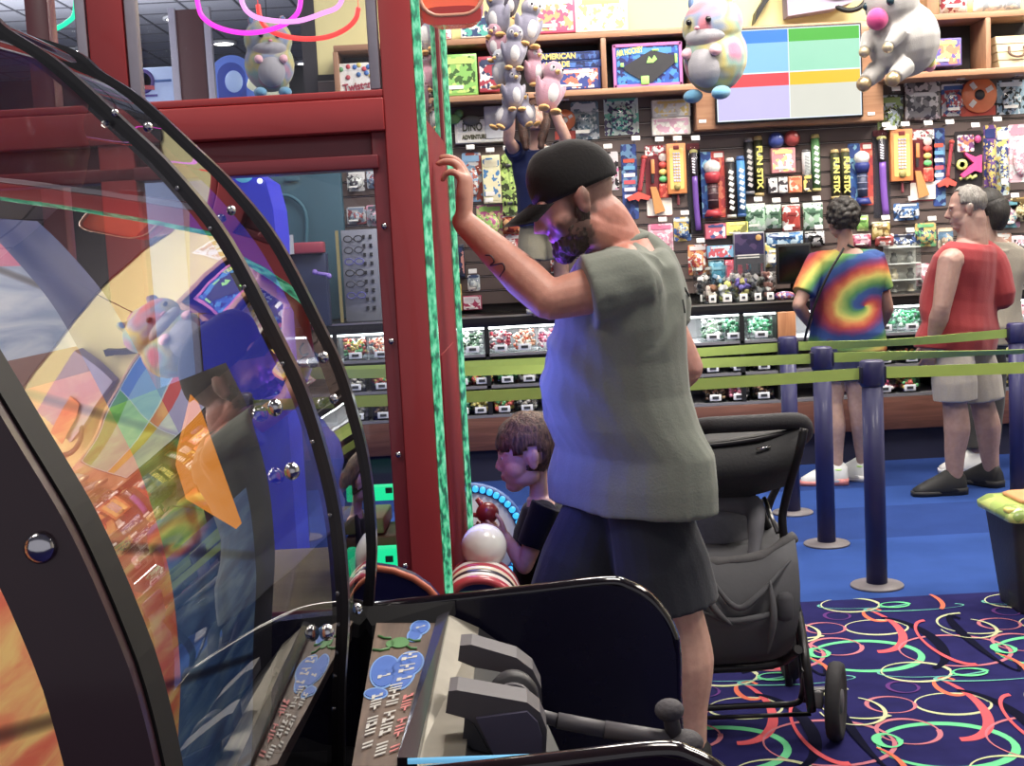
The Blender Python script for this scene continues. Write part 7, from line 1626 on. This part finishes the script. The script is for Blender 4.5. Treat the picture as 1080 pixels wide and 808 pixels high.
hair_cap(root, P, R_, .95, hw, lambda q: q.z > .062 or (q.y < .045 and q.z > -.02) or q.y < -.01, grow=1.04)
m = MB()
for s in (-1, 1): m.tube(catmull([P(.068 * s, .005, .06), P(.082 * s, .018, -.02), P(.078 * s, .055, -.11), P(.060 * s, .075, -.20), P(.05 * s, .07, -.27)], 5), [.022] * 6 + [.03] * 10 + [.022] * 4 + [.010], 10)
m.build('long_hair', hw, root)
for s in 'LR': shoe(root, J, s, mat('#2a2a30', .6), mat('#c8c8c4', .6), .24)
# ------------------------------------------------------------------ tie-dye shopper
def tie_dye(cx, cz):
    m = bpy.data.materials.new('tie_dye_cotton'); m.use_nodes = True; nt = m.node_tree; b = nt.nodes['Principled BSDF']; b.inputs['Roughness'].default_value = .9; b.inputs['Specular IOR Level'].default_value = .15
    N = nt.nodes.new; Lk = nt.links.new
    tc = N('ShaderNodeTexCoord'); mp = N('ShaderNodeMapping'); mp.inputs['Location'].default_value = (-cx, 0, -cz)
    nz = N('ShaderNodeTexNoise'); nz.inputs['Scale'].default_value = 14; nz.inputs['Detail'].default_value = 3
    Lk(tc.outputs['Object'], mp.inputs['Vector']); Lk(tc.outputs['Object'], nz.inputs['Vector'])
    sx = N('ShaderNodeSeparateXYZ'); Lk(mp.outputs['Vector'], sx.inputs[0])
    def M(op, a, b_=None, v=None):
        n = N('ShaderNodeMath'); n.operation = op
        for i, q in enumerate((a, b_)):
            if q is None: continue
            if isinstance(q, (int, float)): n.inputs[i].default_value = q
            else: Lk(q, n.inputs[i])
        return n.outputs[0]
    x = M('MULTIPLY', sx.outputs['X'], .80); z = M('ADD', sx.outputs['Z'], M('MULTIPLY', sx.outputs['X'], -.22)); r = M('SQRT', M('ADD', M('MULTIPLY', x, x), M('MULTIPLY', z, z)))
    ang_ = M('DIVIDE', M('ARCTAN2', z, x), 2 * PI)
    t_ = M('ADD', M('ADD', M('MULTIPLY', r, 4.6), M('MULTIPLY', ang_, 1.0)), M('MULTIPLY', M('SUBTRACT', nz.outputs['Fac'], .5), .16)); fr = M('FRACT', t_)
    cr = N('ShaderNodeValToRGB'); e = cr.color_ramp.elements
    cs = ['#c8b428', '#c86a28', '#a83430', '#702c5c', '#2c4480', '#2c4c88', '#3c7c40', '#80a034', '#c8b428']
    e[0].color = col(cs[0]); e[0].position = 0; e[1].color = col(cs[-1]); e[1].position = 1
    for i, q in enumerate(cs[1:-1]): n = e.new((i + 1) / 8); n.color = col(q)
    Lk(fr, cr.inputs['Fac']); Lk(cr.outputs['Color'], b.inputs['Base Color']); return m
TY = 7.66; kx = lambda u, v, dy=0: px(u, v, TY + dy)
root = thing('person', 'curly-haired shopper in a tie-dye t-shirt seen from behind at the candy counter', 'person', (kx(890, 500).x, TY, 0))
fw = V((-.30, .95, 0)).normalized()
J = dict(fwd=fw, w=1.02, d=1.0, neck=kx(892, 262), pelvis=kx(893, 352), head=kx(888, 232), hf=(-.25, .95, -.06), shL=kx(862, 277, .06), elL=kx(842, 322, -.02), wrL=kx(856, 345, .20), shR=kx(922, 275, -.05), elR=kx(936, 325, .0), wrR=kx(925, 352, .22), hipL=kx(882, 362, .03), hipR=kx(903, 362, -.03), nk=.05)
J['knL'] = kx(880, 425, .03); J['anL'] = V((kx(883, 490, .03).x, TY + .03, .10)); J['toeL'] = J['anL'] + V((-.15, .03, -.05)); J['knR'] = kx(903, 422, 0); J['anR'] = V((kx(911, 490, .08).x, TY + .10, .10)); J['toeR'] = J['anR'] + V((-.10, .12, -.05))
tone_d = lambda co, n: ((.40, .24, .19, 1) if co.z > .8 else (.56, .37, .29, 1))
P, R_ = body(root, J, .95, .88, tone_d, 'd', .9, 0, [dict(w=J['wrL'], d=(.2, .9, .2), n=(.9, -.2, -.2), side=(0, .1, 1), s=.95, curl=.5), dict(w=J['wrR'], d=(-.3, .9, .1), n=(-.9, -.2, -.2), side=(0, .1, 1), s=.95, curl=.5)], .0065)
face_parts(root, P, R_, .95)
rl = loc_of(root); sc_ = kx(905, 322)
shirt(root, J, tie_dye(sc_.x - rl.x, sc_.z - rl.z), dict(L=.72, R=.60), .96, .022, -.20, .96, name='tie_dye_shirt', fn=wrinkle(.007, 8), slr=(.070, .074))
shorts(root, J, cloth('#2a3056'), .62, .92, .014, .06, 1.15, name='blue_shorts')
hd = hairm('#14100e', '#2e2620'); mb = MB(); mb.ball(P(0, -.02, .030), [q * .95 for q in (.092, .102, .105)], R_, 20); rnd = random.Random(3)
for k in range(150):
    a, z_ = rnd.uniform(0, 2 * PI), rnd.uniform(-.75, 1); rr = math.sqrt(1 - z_ * z_); q = V((rr * math.cos(a), rr * math.sin(a), z_))
    if q.y > .45 and q.z < .35: continue
    mb.ball(P(q.x * .092, -.02 + q.y * .102, .030 + q.z * .105), .017, seg=8)
me = fuse(mb, .006, 2); finish(me, root, 'curly_hair', hd)
m = MB(); m.tube(catmull([kx(890, 262, -.10), kx(876, 285, -.16), kx(862, 315, -.165), kx(852, 345, -.12), kx(848, 362, -.04)], 6), .009, 8, flat=(1, .5)); m.build('bag_strap', BLACK, root)
m = MB(); m.tube([kx(902, 262, -.05), kx(894, 258, -.06)], .008, 6); m.build('strap_end', BLACK, root)
shoe(root, J, 'L', mat('#d8dcd8', .5), mat('#f08a84', .5), .28, lace=mat('#c8e8b0', .5)); shoe(root, J, 'R', mat('#d8dcd8', .5), mat('#f0f0ec', .5), .28, lace=mat('#c8e8b0', .5))
for s in 'LR':
    m = MB(); m.tube([V(J['an' + s]) + V((.040 * math.cos(a), .040 * math.sin(a), -.004)) for a in [2 * PI * q / 20 for q in range(20)]], .007, 6, closed=True); m.build('lime_sock', mat('#b8f060', .6), root)
ph = kx(854, 340, .10); 
# ------------------------------------------------------------------ man in the red sleeveless shirt
RY = 7.30; kx = lambda u, v, dy=0: px(u, v, RY + dy)
root = thing('person', 'grey-haired man in a red sleeveless shirt and beige shorts in the queue', 'person', (kx(1015, 500).x, RY, 0))
fw = V((-.92, .38, 0)).normalized()
J = dict(fwd=fw, w=1.20, d=1.22, neck=kx(1025, 252), pelvis=kx(1013, 345), head=kx(1019, 220, -.0), hf=(-.95, .28, -.10), shL=kx(1002, 276, -.16), elL=kx(993, 325, -.20), wrL=kx(983, 362, -.13), shR=kx(1040, 276, .2), elR=kx(1038, 325, .26), wrR=kx(1005, 360, .28), hipL=kx(1004, 356, -.08), hipR=kx(1024, 356, .10), nk=.064)
J['knL'] = kx(1007, 425, -.08); J['anL'] = V((kx(1007, 500, -.08).x, RY - .08, .10)); J['toeL'] = J['anL'] + V((-.17, .0, -.05)); J['knR'] = kx(1036, 425, .08); J['anR'] = V((kx(1046, 492, .08).x, RY + .08, .10)); J['toeR'] = J['anR'] + V((-.09, .16, -.05))
hcr = V(J['head']); fr_, rr_, ur_ = frame(J['hf'], (0, 0, 1)); hsr = 1.06
def tone_r(co, n):
    q = (co - hcr) / hsr; c = (.36, .22, .18); b, d, a = q.dot(fr_), q.dot(ur_), q.dot(rr_)
    if q.length < .16:
        h = min((.040 - b) / .03, (d - .0 + .01 * noise.noise(co * 50)) / .02) if abs(a) > .02 or b < .02 else 0
        c = mixc(c, (.22, .20, .18), .8 * max(0, min(1, h)))
        if b > .02 and d < -.035: c = mixc(c, (.36, .28, .25), .5)
    if co.z < .55: c = (.42, .27, .22)
    return c + (1,)
P, R_ = body(root, J, hsr, 1.18, tone_r, 'r', 1.05, .5, [dict(w=J['wrL'], d=(-.2, .1, -1), n=(.2, 1, 0), side=(-1, .1, 0), s=1.05, curl=.4), dict(w=J['wrR'], d=(-.3, .1, -1), n=(.2, -1, 0), side=(-1, .1, 0), s=1.05, curl=.4)], .0065, .014)
face_parts(root, P, R_, hsr)
shirt(root, J, cloth('#98262c', 130), {}, 1.12, .024, -.26, .97, .014, name='red_sleeveless_shirt', fn=wrinkle(.008, 7, 5), yoke=.72, extra=[([kx(1028, 258), kx(1046, 275, .02), kx(1054, 310, .02)], [.055, .085, .09])])
shorts(root, J, cloth('#a89e90', 110), .96, 1.16, .018, .10, 1.16, name='beige_shorts', fn=wrinkle(.008, 7), belly=.02)
hair_cap(root, P, R_, hsr * .97, hairm('#5a544e', '#8a847c'), lambda q: (q.y < -.02 and q.z > -.03) or (q.z > .03 and q.y < .03) or q.z > .105, grow=1.0)
for s in 'LR': shoe(root, J, s, mat('#18181a', .6), mat('#242426', .6), .30)
# ------------------------------------------------------------------ shopper behind him
HY = 7.86; kx = lambda u, v, dy=0: px(u, v, HY + dy)
root = thing('person', 'dark-haired shopper in a beige top and white sneakers mostly hidden behind the man in red', 'person', (kx(1038, 490).x, HY, 0))
fw = V((-.5, .86, 0)).normalized()
J = dict(fwd=fw, w=.95, d=.95, neck=kx(1043, 250), pelvis=kx(1040, 345), head=kx(1040, 220), hf=(-.5, .86, 0), shL=kx(1022, 268, .05), elL=kx(1018, 310, .1), wrL=kx(1022, 340, .25), shR=kx(1058, 268, -.05), elR=kx(1061, 315, -.02), wrR=kx(1058, 350, .1), hipL=kx(1031, 355), hipR=kx(1049, 355), nk=.05)
J['knL'] = kx(1028, 420); J['anL'] = V((kx(1029, 480).x, HY, .10)); J['toeL'] = J['anL'] + V((-.16, .02, -.05)); J['knR'] = kx(1047, 420, .05); J['anR'] = V((kx(1047, 480).x, HY + .08, .10)); J['toeR'] = J['anR'] + V((-.14, .06, -.05))
P, R_ = body(root, J, .95, .85, lambda co, n: (.45, .30, .24, 1), 'h', .9, 0, [dict(w=J['wrL'], d=(-.2, .9, 0), n=(0, 0, -1), side=(1, 0, 0), s=.9, curl=.4), dict(w=J['wrR'], d=(0, .5, -.8), n=(-1, 0, 0), side=(0, 1, 0), s=.9, curl=.4)], .008)
face_parts(root, P, R_, .95)
shirt(root, J, cloth('#8c8474', 110), dict(L=.98, R=.98), .90, .02, -.20, .96, name='beige_top', fn=wrinkle(.006, 8), slr=(.068, .06))
shorts(root, J, cloth('#4a4844'), 1.85, .80, .012, .06, .9, name='grey_trousers', fn=wrinkle(.006, 8))
hair_cap(root, P, R_, .97, hairm('#12100f', '#2a2420'), lambda q: q.y < .02 or q.z > .05, grow=1.05)
m = MB(); m.tube(catmull([P(0, -.07, .03), P(0, -.10, -.04), P(0, -.085, -.14)], 5), [.07, .075, .075, .07, .07, .065, .06, .055, .05, .04, .03], 14); m.build('dark_hair', hairm('#12100f', '#2a2420'), root)
for s in 'LR': shoe(root, J, s, mat('#dcdcd8', .5), mat('#f0f0ee', .5), .28, lace=mat('#f4f4f4', .5))
